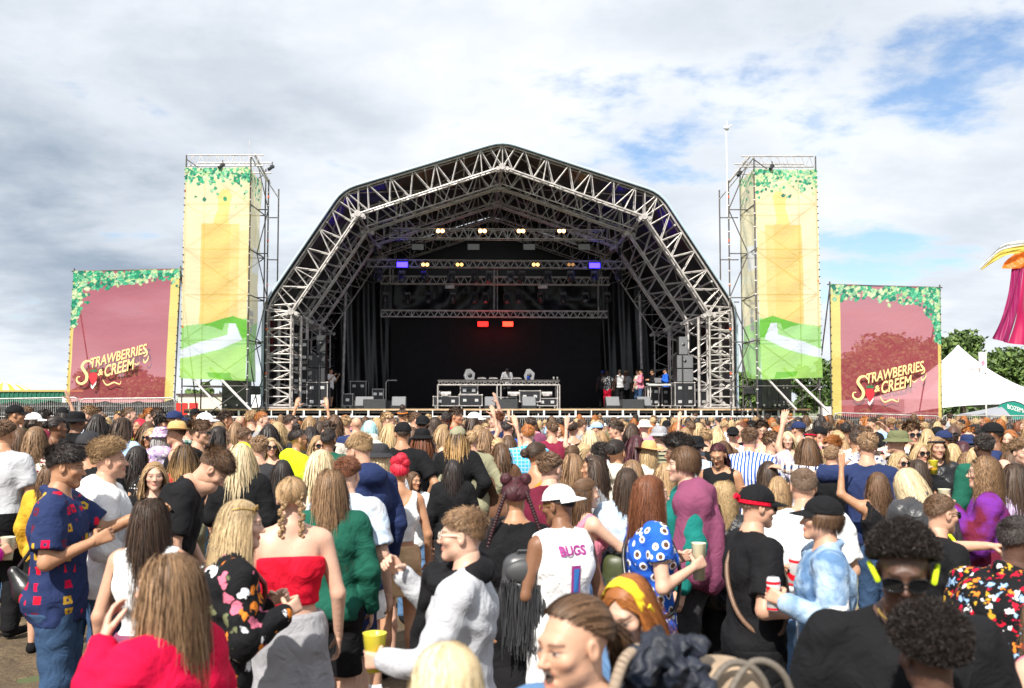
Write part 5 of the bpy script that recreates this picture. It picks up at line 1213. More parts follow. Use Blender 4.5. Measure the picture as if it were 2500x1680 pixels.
def hair_geo(style,lod,seed):
 """-> V,F,attr in head coordinates. lod 0 near, 1 mid, 2 far"""
 key=(style,lod,seed)
 if key in _hair:return _hair[key]
 hat=style.endswith('_h');style=style.replace('_h','')
 if hat and style in('short','quiff','swept','curlytop','curtain'):style='curtain' if style in('curtain',)else 'fade'
 rs=np.random.RandomState(hash_(style)+seed*17);n=(6500,1900,420)[lod];wd=(.0026,.0060,.0135)[lod];S=(14,9,6)[lod];parts=[]
 nu,nv=(40,24)if lod==0 else(20,12);th=np.linspace(0,2*np.pi,nu,endpoint=False);ph=np.linspace(0.02,2.3,nv)
 T_,P_=np.meshgrid(th,ph);d=np.stack([np.sin(P_)*np.cos(T_),np.sin(P_)*np.sin(T_),np.cos(P_)],-1).reshape(-1,3)
 I=(np.arange(nv-1)[:,None]*nu+np.arange(nu)[None]).ravel();J=(np.arange(nv-1)[:,None]*nu+(np.arange(nu)[None]+1)%nu).ravel();Fc=np.stack([I,J,J+nu,I+nu],1)
 back=-.62;front=.60
 th_=dict(fade=.004,short=.008,quiff=.010,curlytop=.010,afro=.035,bald=.0).get(style,.006)
 zmin=back+(d[:,1]+1)*((front-back)/1.9);zmin=np.where((np.abs(d[:,0])>.72)&(d[:,1]>-.1),np.maximum(zmin,.02),zmin)
 zmin=zmin+(.14*(d[:,1]>.2)if style=='pony' else 0);okv=d[:,2]>zmin;okf=okv[Fc].all(1);cent=(d[Fc].mean(1))
 if style=='bald':okf&=False
 Vc=CC+d*(CR+th_);atc=np.zeros((len(Vc),3));atc[:,0]=.35;atc[:,1]=.15
 parts.append((Vc,Fc[okf],atc))
 def prop(roots,L_,v0,grav=.5,layer=None,jit=.25,collide=True,sh=True,damp=.55):
  n_=len(roots);p=CC+roots*(CR+.003);v=v0.copy();out2=[p.copy()];lay=rs.uniform(.002,.020,n_)if layer is None else layer;st=(L_/(S-1))
  st=st if np.ndim(st)else np.full(n_,st)
  for k in range(S-1):
   v=v*damp+np.array((0,0,-1.0))*grav+rs.normal(size=(n_,3))*jit*.3;v/=np.linalg.norm(v,axis=1)[:,None]+1e-9;p=p+v*st[:,None]
   if collide:
    R_=CR+lay[:,None];q=(p-CC)/R_;l=np.linalg.norm(q,axis=1);m=l<1;p[m]=CC+q[m]/l[m][:,None]*R_[m]
    fm=(p[:,1]>.02)&(p[:,2]<.05)&(np.abs(p[:,0])<.074)&(p[:,2]>-.14);sx=np.where(p[:,0]>=0,1,-1);p[fm,0]=(sx*.078)[fm];p[fm,1]=np.minimum(p[fm,1],.05)
    nk=(np.hypot(p[:,0],p[:,1]+.03)<.068)&(p[:,2]<-.05);a=np.arctan2(p[:,1]+.03,p[:,0]+1e-6);a=np.where(p[:,1]>-.03,np.where(p[:,0]>0,-.2,np.pi+.2),a)
    p[nk,0]=(.07*np.cos(a)+0)[nk];p[nk,1]=(-.03+.07*np.sin(a))[nk]
    if sh:
     c=np.array((0,-.035,-.375));R2=np.array((.19,.098,.20))+lay[:,None];q=(p-c)/R2;l=np.linalg.norm(q,axis=1);m=l<1
     q2=q.copy();q2[:,2]*=.25;l2=np.linalg.norm(q2[:,:2],axis=1)+1e-6;push=np.sqrt(np.maximum(1-q[:,2]**2,0))/l2;m&=push>1;p[m,0]=c[0]+q[m,0]*R2[m,0]*push[m];p[m,1]=c[1]+q[m,1]*R2[m,1]*push[m]
   out2.append(p.copy())
  return np.stack(out2,1)
 def tang(roots,d):dd=d-roots*(d*roots).sum(1)[:,None];return dd/(np.linalg.norm(dd,axis=1)[:,None]+1e-9)
 def wave(Pn,amp,freq,clump,grow=1.0):
  s=np.linspace(0,1,Pn.shape[1]);r0=Pn[:,0];cid=(np.round(r0/clump)*7.13).sum(1);L_=np.linalg.norm(np.diff(Pn,axis=1),axis=2).sum(1)
  a=amp*s[None]**grow;ph_=cid[:,None]+rs.normal(size=(len(Pn),1))*.9+s[None]*freq*L_[:,None]*6.283;Pn=Pn.copy();Pn[...,0]+=a*np.sin(ph_);Pn[...,1]+=a*.8*np.cos(ph_*1.0+1);Pn[...,2]+=a*.3*np.sin(ph_*2);return Pn
 def add(Pn,w_=None,tip=1.0,nrm=None):N_=len(Pn);parts.append(ribbons(Pn,(wd if w_ is None else w_)*rs.uniform(.7,1.4,N_),rs.rand(N_),tip,nrm))
 if style in('long','wavy','curly','bob','longup','thick'):
  r=scalp(n,rs);sx=np.where(r[:,0]>=0,1,-1)[:,None];fr_=np.clip((r[:,1:2]+.15)/.45,0,1);d0=np.concatenate([sx*(.12+.8*fr_)*(.4+np.abs(r[:,:1])),-.15-.5*np.clip(-r[:,1:2],0,1)-.25*fr_,-.25-.9*(1-fr_)],1)+rs.normal(size=r.shape)*.10
  L0=dict(long=.44,wavy=.42,curly=.40,bob=.27,longup=.38,thick=.56)[style];Ls=L0*(1.06-.38*rs.rand(n)**1.6)
  Pn=prop(r,Ls,tang(r,d0),.42,layer=rs.uniform(.001,.026 if style in('curly','thick')else.010,n)*rs.uniform(.2,1,n),jit=.22)
  if style=='wavy':Pn=wave(Pn,.014,7,.035)
  if style=='curly':Pn=wave(Pn,.020,13,.028,.7)
  if style in('long','bob','thick','longup'):Pn=wave(Pn,.003,2.5,.012)
  if style=='bob':Pn[:,:,:2]*=1-.12*np.linspace(0,1,Pn.shape[1])[None,:,None]**3
  add(Pn)
  fl=rs.choice(n,max(8,n//40));Pf=Pn[fl]+rs.normal(size=(len(fl),1,3))*.016*np.linspace(0,1,Pn.shape[1])[None,:,None];add(Pf,wd*.55)
 elif style in('short','quiff','curlytop','fade','swept','curtain'):
  k=int(n*1.25);r=scalp(k,rs,back=-.56,front=.62);t=np.clip((r[:,2]-.02)/.55,0,1);t=(t*t*(3-2*t))[:,None];side_d=tang(r,np.tile((0,-.5,-1.0),(k,1)))+r*.12;tl=t[:,0]
  top_l,top_d,lay,jt,dm,gr=dict(fade=((.010,.018),r*.3+tang(r,np.tile((.1,.6,0),(k,1))),.006,.3,.6,.05),short=((.030,.05),tang(r,np.tile((.2,.7,-.1),(k,1)))*.8+r*.28,.016,.45,.6,.08),quiff=((.04,.068),tang(r,np.tile((.3,.6,0),(k,1)))*.9+r*.36,.026,.35,.72,.05),curlytop=((.04,.075),r+np.array((0,.6,0)),.030,1.1,.55,.05),swept=((.05,.09),tang(r,np.tile((.3,-1,.1),(k,1)))+r*.15,.018,.3,.6,.08),curtain=((.09,.14),tang(r,np.concatenate([np.where(r[:,:1]>.02,.9,-.9),r[:,1:2]*.2-.4,0*r[:,:1]],1)),.020,.3,.55,.28))[style]
  base_l=(.012 if style!='curtain' else.06);Ls=base_l*rs.uniform(.8,1.5,k)*(1-tl)+rs.uniform(top_l[0],top_l[1],k)*tl
  Pn=prop(r,Ls,side_d*(1-t)+top_d*t,gr,layer=.002+rs.uniform(0,1,k)*lay*(.15+.85*tl),jit=jt*.8,sh=False,damp=dm)
  if style=='curlytop':Pn=wave(Pn,.008,40,.014,.3)
  add(Pn,wd*1.05)
 elif style in('afro','bigafro','curlbush'):
  th0=dict(afro=.034,bigafro=.080,curlbush=.046)[style];k=int(n*4);r=scalp(k,rs,back=-.50);out3=CC+r*(CR+.004);tipd=r*(1+.15*rs.normal(size=(k,1)));h=th0*rs.uniform(.75,1.06,k)[:,None]*np.clip(.55+.55*(r[:,2:3]+.35),.35,1.1)
  s=np.linspace(0,1,S)[None,:,None];Pn=out3[:,None]+tipd[:,None]*h[:,None]*s;j_=rs.normal(size=(k,1,3));Pn=Pn+.006*np.sin(s*14+j_*6)*s**.5+.004*rs.normal(size=Pn.shape)*s
  add(Pn,wd*.62,.2,nrm=rs.normal(size=Pn.shape))
  Vm=CC+d*(CR+th0*np.clip(.55+.55*(d[:,2:3]+.35),.35,1.1)*.93)+rs.normal(size=d.shape)*.002;a2=atc.copy();a2[:,0]=.2;a2[:,1]=.3;parts.append((Vm,Fc[okf],a2))
 elif style in('bun','topbun','pony','spacebuns','halfup','braids','pinkupdo'):
  r=scalp(int(n*.6),rs,front=.72 if style=='pony' else.58);tie=dict(bun=(0,-.118,.03),topbun=(0,-.03,.135),pony=(0,-.118,.02),spacebuns=(0,-.05,.11),halfup=(0,-.11,.05),braids=(0,-.11,-.04),pinkupdo=(0,-.06,.11))[style];tie=np.array(tie)
  if style in('spacebuns','braids'):tie=np.stack([np.where(r[:,0]>0,.055,-.055),np.full(len(r),tie[1]),np.full(len(r),tie[2])],1)
  p0=CC+r*(CR+.003);s=np.linspace(0,1,S)[None,:,None];Q=p0[:,None]*(1-s)+(tie if np.ndim(tie)==2 else np.tile(tie,(len(r),1)))[:,None]*s;q=(Q-CC)/(CR+.006+.008*rs.rand(len(r),1,1));l=np.linalg.norm(q,axis=2)[...,None];Q=np.where(l<1.0,CC+q/l*(CR+.006+.008*rs.rand(len(r),1,1)),Q);add(Q)
  def ball(c,R_,k,messy=.25):
   a=rs.normal(size=(k,3));a/=np.linalg.norm(a,axis=1)[:,None];b_=np.cross(a,rs.normal(size=(k,3)));b_/=np.linalg.norm(b_,axis=1)[:,None];t=np.linspace(0,2.2,S)[None,:,None];Rr=R_*rs.uniform(1-messy,1+messy*.4,k)[:,None,None]
   Pb=c+(a[:,None]*np.cos(t)+b_[:,None]*np.sin(t))*Rr;add(Pb,wd*1.3,.4,nrm=Pb-c);th2,ph2=np.meshgrid(np.linspace(0,2*np.pi,12,endpoint=False),np.linspace(.05,3.1,8));Vb=c+R_*.82*np.stack([np.sin(ph2)*np.cos(th2),np.sin(ph2)*np.sin(th2),np.cos(ph2)],-1).reshape(-1,3);I2=(np.arange(7)[:,None]*12+np.arange(12)[None]).ravel();J2=(np.arange(7)[:,None]*12+(np.arange(12)[None]+1)%12).ravel();a3=np.zeros((len(Vb),3));a3[:,0]=.3;a3[:,1]=.4;parts.append((Vb,np.stack([I2,J2,J2+12,I2+12],1),a3))
  k=int(n*.12)
  if style=='bun':ball(np.array((0,-.135,.035)),.040,k)
  if style=='topbun':ball(np.array((0,-.03,.150)),.045,k)
  if style=='pinkupdo':ball(np.array((.01,-.06,.135)),.055,k*2,.5);ball(np.array((-.04,-.03,.12)),.04,k,.5);ball(np.array((.045,-.08,.105)),.04,k,.5)
  if style=='spacebuns':ball(np.array((.06,-.05,.12)),.036,k);ball(np.array((-.06,-.05,.12)),.036,k)
  if style in('pony','halfup'):
   k=int(n*.5);st_=np.tile((0,-.13,.02),(k,1))+rs.normal(size=(k,3))*.008;v=np.tile((0,-.7,.1),(k,1))+rs.normal(size=(k,3))*.15;pts=[st_]
   for q_ in range(S-1):v=v*.6+np.array((0,0,-1))*.42;v/=np.linalg.norm(v,axis=1)[:,None];pts.append(pts[-1]+v*(.40/(S-1))*rs.uniform(.9,1.05,(k,1))+rs.normal(size=(k,3))*.003)
   Pp=np.stack(pts,1);Pp=wave(Pp,.012,6,.01);cc=np.array((0,-.14,-.05));add(Pp,None,1,nrm=Pp-cc)
   if style=='halfup':r2=scalp(int(n*.5),rs);r2=r2[r2[:,2]<.25];add(wave(prop(r2,.42*rs.uniform(.8,1.05,len(r2)),tang(r2,np.tile((0,-.3,-1.),(len(r2),1))),.4),.01,6,.03))
  if style in('braids','spacebuns')and style=='braids':
   for sx in(-1,1):
    for q_ in range(9):
     z_=.075-q_*.03;y_=-.055-.03*math.sin(q_/9*3)if q_<4 else-.075;xx=sx*(.045+.012*(q_>2));[ball(np.array((xx+(.008 if(q_+h_)%2 else-.008),-.102 if q_>1 else-.095,z_-.03-h_*.014)),.0165-.0007*q_,max(12,int(k*.07)),.12)for h_ in(0,1)]
 if style in('fringe',):pass
 V=[];F=[];A=[];b=0
 for v_,f_,a_ in parts:
  if len(f_)==0:continue
  V.append(v_);F.append(f_+b);A.append(a_);b+=len(v_)
 if hat and V:
  for v_ in V:
   R2=CR+.010;q=(v_-CC)/R2;l=np.linalg.norm(q,axis=1);m=(l>1)&(v_[:,2]>.025)&(l<2.0);v_[m]=CC+q[m]/l[m][:,None]*R2
 res=(np.concatenate(V),np.concatenate(F),np.concatenate(A))if V else(np.zeros((0,3)),np.zeros((0,4),int),np.zeros((0,3)));_hair[key]=res;return res
def hash_(s):h=7
def hash_(s):
 h=7
 for ch in s:h=(h*31+ord(ch))%99991
 return h
 # -- materials for people
SKIN=dict(pale=(.58,.365,.27),fair=(.52,.305,.21),tan=(.42,.225,.13),olive=(.40,.23,.135),brown=(.20,.098,.055),dark=(.085,.042,.028))
_pm={}
def skin_mat(tone):
 if tone in _pm:return _pm[tone]
 c=SKIN[tone];m=bpy.data.materials.new("skin_"+tone);m.use_nodes=True;t=m.node_tree;b=t.nodes["Principled BSDF"];b.inputs["Roughness"].default_value=.48
 b.inputs["Subsurface Weight"].default_value=0.0;b.inputs["Specular IOR Level"].default_value=.4
 a=t.nodes.new('ShaderNodeAttribute');a.attribute_name="Col";sp=t.nodes.new('ShaderNodeSeparateColor');t.links.new(a.outputs['Color'],sp.inputs[0])
 tcn=t.nodes.new('ShaderNodeTexCoord');n=t.nodes.new('ShaderNodeTexNoise');n.inputs['Scale'].default_value=14;n.inputs['Detail'].default_value=5;t.links.new(tcn.outputs['Object'],n.inputs[0])
 def mx(f,A,B):
  q=t.nodes.new('ShaderNodeMix');q.data_type='RGBA'
  if isinstance(f,float):q.inputs[0].default_value=f
  else:t.links.new(f,q.inputs[0])
  for i,v in((6,A),(7,B)):
   if isinstance(v,tuple):q.inputs[i].default_value=(*v,1)
   else:t.links.new(v,q.inputs[i])
  return q.outputs[2]
 n3=t.nodes.new('ShaderNodeTexNoise');n3.inputs['Scale'].default_value=60;n3.inputs['Detail'].default_value=6;t.links.new(tcn.outputs['Object'],n3.inputs[0]);bq=t.nodes.new('ShaderNodeBump');bq.inputs['Strength'].default_value=.35;bq.inputs['Distance'].default_value=.004;t.links.new(n3.outputs[0],bq.inputs['Height']);t.links.new(bq.outputs[0],b.inputs['Normal']);o=mx(n.outputs[0],(c[0]*.92,c[1]*.78,c[2]*.76),(min(1,c[0]*1.08),min(1,c[1]*1.14),min(1,c[2]*1.12)));blush=(min(1,c[0]*1.05),c[1]*.72,c[2]*.72)
 al=t.nodes.new('ShaderNodeMath');al.operation='MULTIPLY';al.inputs[1].default_value=.7;t.links.new(a.outputs['Alpha'],al.inputs[0]);o=mx(al.outputs[0],o,blush)
 o=mx(sp.outputs[0],o,(c[0]*.80,c[1]*.50,c[2]*.52));o=mx(sp.outputs[2],o,(.62,.58,.55));o=mx(sp.outputs[1],o,(.022,.014,.011));t.links.new(o,b.inputs['Base Color']);_pm[tone]=m;return m
HAIRC=dict(black=((.006,.005,.005),(.040,.028,.024)),dark=((.016,.009,.006),(.070,.040,.024)),brown=((.036,.018,.009),(.17,.092,.048)),lbrown=((.080,.042,.020),(.34,.205,.11)),sandy=((.14,.080,.036),(.48,.31,.16)),blonde=((.26,.165,.08),(.58,.42,.22)),plat=((.42,.31,.17),(.76,.64,.42)),ginger=((.17,.052,.013),(.42,.15,.035)),auburn=((.085,.028,.012),(.20,.07,.03)),red=((.10,.006,.012),(.34,.02,.045)),crimson=((.35,.008,.025),(.75,.03,.06)),burg=((.028,.007,.010),(.085,.020,.028)),ombre=((.035,.018,.010),(.50,.30,.12)),rootblonde=((.13,.075,.035),(.64,.48,.27)),grey=((.22,.21,.20),(.40,.39,.37)),teal=((.25,.5,.5),(.55,.78,.80)),buzz=((.09,.055,.035),(.18,.115,.075)))
def hair_mat(c):
 k='h'+c
 if k in _pm:return _pm[k]
 lo,hi=HAIRC[c];m=bpy.data.materials.new("hair_"+c);m.use_nodes=True;t=m.node_tree;b=t.nodes["Principled BSDF"];b.inputs['Roughness'].default_value=.52;b.inputs['Specular IOR Level'].default_value=.35
 a=t.nodes.new('ShaderNodeAttribute');a.attribute_name="Col";sp=t.nodes.new('ShaderNodeSeparateColor');t.links.new(a.outputs['Color'],sp.inputs[0])
 f=t.nodes.new('ShaderNodeMath');f.operation='MULTIPLY_ADD'
 if c in('ombre','rootblonde'):
  r=t.nodes.new('ShaderNodeMapRange');r.interpolation_type='SMOOTHSTEP';r.inputs[1].default_value=.25 if c=='ombre' else.0;r.inputs[2].default_value=.8 if c=='ombre' else.30;t.links.new(sp.outputs[1],r.inputs[0]);t.links.new(r.outputs[0],f.inputs[0]);f.inputs[1].default_value=.75
  g=t.nodes.new('ShaderNodeMath');g.operation='MULTIPLY_ADD';g.inputs[1].default_value=.35;g.inputs[2].default_value=-.05;t.links.new(sp.outputs[0],g.inputs[0]);t.links.new(g.outputs[0],f.inputs[2])
 else:t.links.new(sp.outputs[0],f.inputs[0]);f.inputs[1].default_value=1.15;f.inputs[2].default_value=-.05;f.use_clamp=True
 q=t.nodes.new('ShaderNodeMix');q.data_type='RGBA';t.links.new(f.outputs[0],q.inputs[0]);q.inputs[6].default_value=(*lo,1);q.inputs[7].default_value=(*hi,1);tcn=t.nodes.new('ShaderNodeTexCoord');mp=t.nodes.new('ShaderNodeMapping');mp.inputs[3].default_value=(320,320,9);nz_=t.nodes.new('ShaderNodeTexNoise');nz_.inputs['Scale'].default_value=1;nz_.inputs['Detail'].default_value=4;t.links.new(tcn.outputs['Object'],mp.inputs[0]);t.links.new(mp.outputs[0],nz_.inputs[0]);mr=t.nodes.new('ShaderNodeMapRange');mr.inputs[1].default_value=.3;mr.inputs[2].default_value=.7;mr.inputs[3].default_value=.72;mr.inputs[4].default_value=1.32;t.links.new(nz_.outputs[0],mr.inputs[0]);vm=t.nodes.new('ShaderNodeVectorMath');vm.operation='SCALE';t.links.new(q.outputs[2],vm.inputs[0]);t.links.new(mr.outputs[0],vm.inputs['Scale']);t.links.new(vm.outputs[0],b.inputs['Base Color']);_pm[k]=m;return m
CLO=dict(black=(.0095,.0095,.011),charcoal=(.034,.034,.038),grey=(.30,.30,.32),lgrey=(.43,.44,.47),white=(.82,.82,.84),cream=(.72,.65,.54),red=(.62,.008,.03),crimson=(.58,.004,.045),maroon=(.20,.018,.045),burgundy=(.12,.012,.03),plum=(.20,.055,.11),pink=(.72,.22,.30),hotpink=(.68,.02,.35),rose=(.62,.16,.24),purple=(.15,.025,.25),lilac=(.50,.40,.62),navy=(.020,.032,.095),blue=(.03,.10,.42),rblue=(.02,.11,.55),sky=(.32,.50,.78),ltblue=(.50,.60,.74),denim=(.10,.19,.34),ltdenim=(.36,.48,.62),jeans=(.035,.07,.14),teal=(.01,.16,.14),dgreen=(.012,.09,.06),green=(.06,.22,.08),olive=(.14,.15,.075),khaki=(.27,.26,.17),lime=(.42,.72,.06),neon=(.62,.80,.02),yellow=(.80,.55,.03),mustard=(.55,.32,.03),orange=(.75,.22,.03),tan=(.50,.32,.18),brown=(.12,.06,.035),turq=(.05,.42,.62))
def cloth_mat(name):
 """'colour' or 'pattern:a,b[,c]'"""
 k='c'+name
 if k in _pm:return _pm[k]
 if ':' not in name:
  c=CLO[name];m=bpy.data.materials.new("cloth_"+name);pat=None
 else:
  pat,cs=name.split(':');cs=[CLO[x_]for x_ in cs.split(',')];c=cs[0];m=bpy.data.materials.new(pat+"_cloth")
 m.use_nodes=True;t=m.node_tree;b=t.nodes["Principled BSDF"];b.inputs['Roughness'].default_value=.85;b.inputs['Specular IOR Level'].default_value=.14;b.inputs['Base Color'].default_value=(*c,1)
 tcn=t.nodes.new('ShaderNodeTexCoord');OB=tcn.outputs['Object']
 if name=='leather' or pat=='leather':b.inputs['Roughness'].default_value=.38;b.inputs['Specular IOR Level'].default_value=.5
 def mx(f,A,B):
  q=t.nodes.new('ShaderNodeMix');q.data_type='RGBA';t.links.new(f,q.inputs[0])
  for i,v in((6,A),(7,B)):
   if isinstance(v,tuple):q.inputs[i].default_value=(*v,1)
   else:t.links.new(v,q.inputs[i])
  return q.outputs[2]
 def mapr(x,a,b2,c_=0.,d_=1.):
  q=t.nodes.new('ShaderNodeMapRange');t.links.new(x,q.inputs[0]);q.inputs[1].default_value=a;q.inputs[2].default_value=b2;q.inputs[3].default_value=c_;q.inputs[4].default_value=d_;return q.outputs[0]
 def vor(sc,feat='F1',rnd=1.0,out_='Distance'):q=t.nodes.new('ShaderNodeTexVoronoi');q.feature=feat;q.inputs['Scale'].default_value=sc;q.inputs['Randomness'].default_value=rnd;t.links.new(OB,q.inputs['Vector']);return q.outputs[out_]
 def wav(sc,d,w=None):
  q=t.nodes.new('ShaderNodeTexWave');q.bands_direction=d;q.inputs['Scale'].default_value=sc;q.inputs['Distortion'].default_value=0.4;t.links.new(OB,q.inputs['Vector']);return q.outputs['Fac']
 o=None
 if pat=='stripe':o=mx(mapr(wav(9,'X'),.45,.55),cs[0],cs[1])
 elif pat=='hstripe':o=mx(mapr(wav(7,'Z'),.62,.7),cs[0],cs[1])
 elif pat=='check':
  o=mx(mapr(wav(8,'X'),.80,.86),cs[0],cs[1]);o2=mapr(wav(8,'Z'),.80,.86);o=mx(o2,o,cs[1])
 elif pat=='plaid':
  o=mx(mapr(wav(5,'X'),.45,.55),cs[0],cs[1]);o=mx(mapr(wav(5,'Z'),.5,.55,0,.6),o,cs[2]);o=mx(mapr(wav(11,'X'),.9,.93),o,cs[0])
 elif pat=='dots':o=mx(mapr(vor(34,rnd=.1),.24,.26),cs[1],cs[0])
 elif pat=='leopard':
  d_=vor(17,rnd=.75);o=mx(mapr(d_,.40,.42),cs[1],cs[0]);o=mx(mapr(d_,.24,.27),cs[2],o)
 elif pat in('floral','aztec','bloom'):
  sc=dict(floral=30,aztec=13,bloom=17)[pat];v=t.nodes.new('ShaderNodeTexVoronoi');v.inputs['Scale'].default_value=sc;v.inputs['Randomness'].default_value=.8 if pat!='aztec' else.35;
  if pat=='aztec':v.distance='CHEBYCHEV'
  nz_=t.nodes.new('ShaderNodeTexNoise');nz_.inputs['Scale'].default_value=sc*1.6;t.links.new(OB,nz_.inputs[0]);ad=t.nodes.new('ShaderNodeMix');ad.data_type='RGBA';ad.inputs[0].default_value=.06 if pat!='aztec' else.0;t.links.new(OB,ad.inputs[6]);t.links.new(nz_.outputs[1],ad.inputs[7]);t.links.new(ad.outputs[2],v.inputs['Vector'])
  sp=t.nodes.new('ShaderNodeSeparateColor');t.links.new(v.outputs['Color'],sp.inputs[0]);cr_=t.nodes.new('ShaderNodeValToRGB');cr_.color_ramp.interpolation='CONSTANT';els=cs[1:];cr_.color_ramp.elements[0].color=(*els[0],1);cr_.color_ramp.elements[1].position=1/len(els);cr_.color_ramp.elements[1].color=(*els[1%len(els)],1)
  for i in range(2,len(els)):e=cr_.color_ramp.elements.new(i/len(els));e.color=(*els[i],1)
  t.links.new(sp.outputs[0],cr_.inputs[0]);th=dict(floral=(.38,.42),aztec=(.26,.28),bloom=(.38,.44))[pat];mk=mapr(v.outputs['Distance'],th[0],th[1]);o=mx(mk,cr_.outputs[0],cs[0])
  if pat=='aztec':o=mx(mapr(v.outputs['Distance'],.10,.11),cs[0],o);
  sel=mapr(sp.outputs[1],.0,1.0);gt=t.nodes.new('ShaderNodeMath');gt.operation='GREATER_THAN';gt.inputs[1].default_value=.66 if pat=='aztec' else(.66 if pat=='bloom' else.85);t.links.new(sel,gt.inputs[0]);o=mx(gt.outputs[0],o,cs[0])
 elif pat=='tiedye' or pat=='wash':nz_=t.nodes.new('ShaderNodeTexNoise');nz_.inputs['Scale'].default_value=7;nz_.inputs['Detail'].default_value=5;t.links.new(OB,nz_.inputs[0]);o=mx(mapr(nz_.outputs[0],.4,.6),cs[0],cs[1])
 else:
  nz_=t.nodes.new('ShaderNodeTexNoise');nz_.inputs['Scale'].default_value=5;nz_.inputs['Detail'].default_value=6;t.links.new(OB,nz_.inputs[0]);o=mx(mapr(nz_.outputs[0],.3,.7),tuple(x_*.86 for x_ in c),tuple(min(.9,x_*1.1)for x_ in c))
 if o is not None:t.links.new(o,b.inputs['Base Color'])
 n2=t.nodes.new('ShaderNodeTexNoise');n2.inputs['Scale'].default_value=9;n2.inputs['Detail'].default_value=5;n2.inputs['Distortion'].default_value=1.2;t.links.new(OB,n2.inputs[0]);bp=t.nodes.new('ShaderNodeBump');bp.inputs['Strength'].default_value=.6;bp.inputs['Distance'].default_value=.035;t.links.new(n2.outputs[0],bp.inputs['Height']);t.links.new(bp.outputs[0],b.inputs['Normal'])
 _pm[k]=m;return m
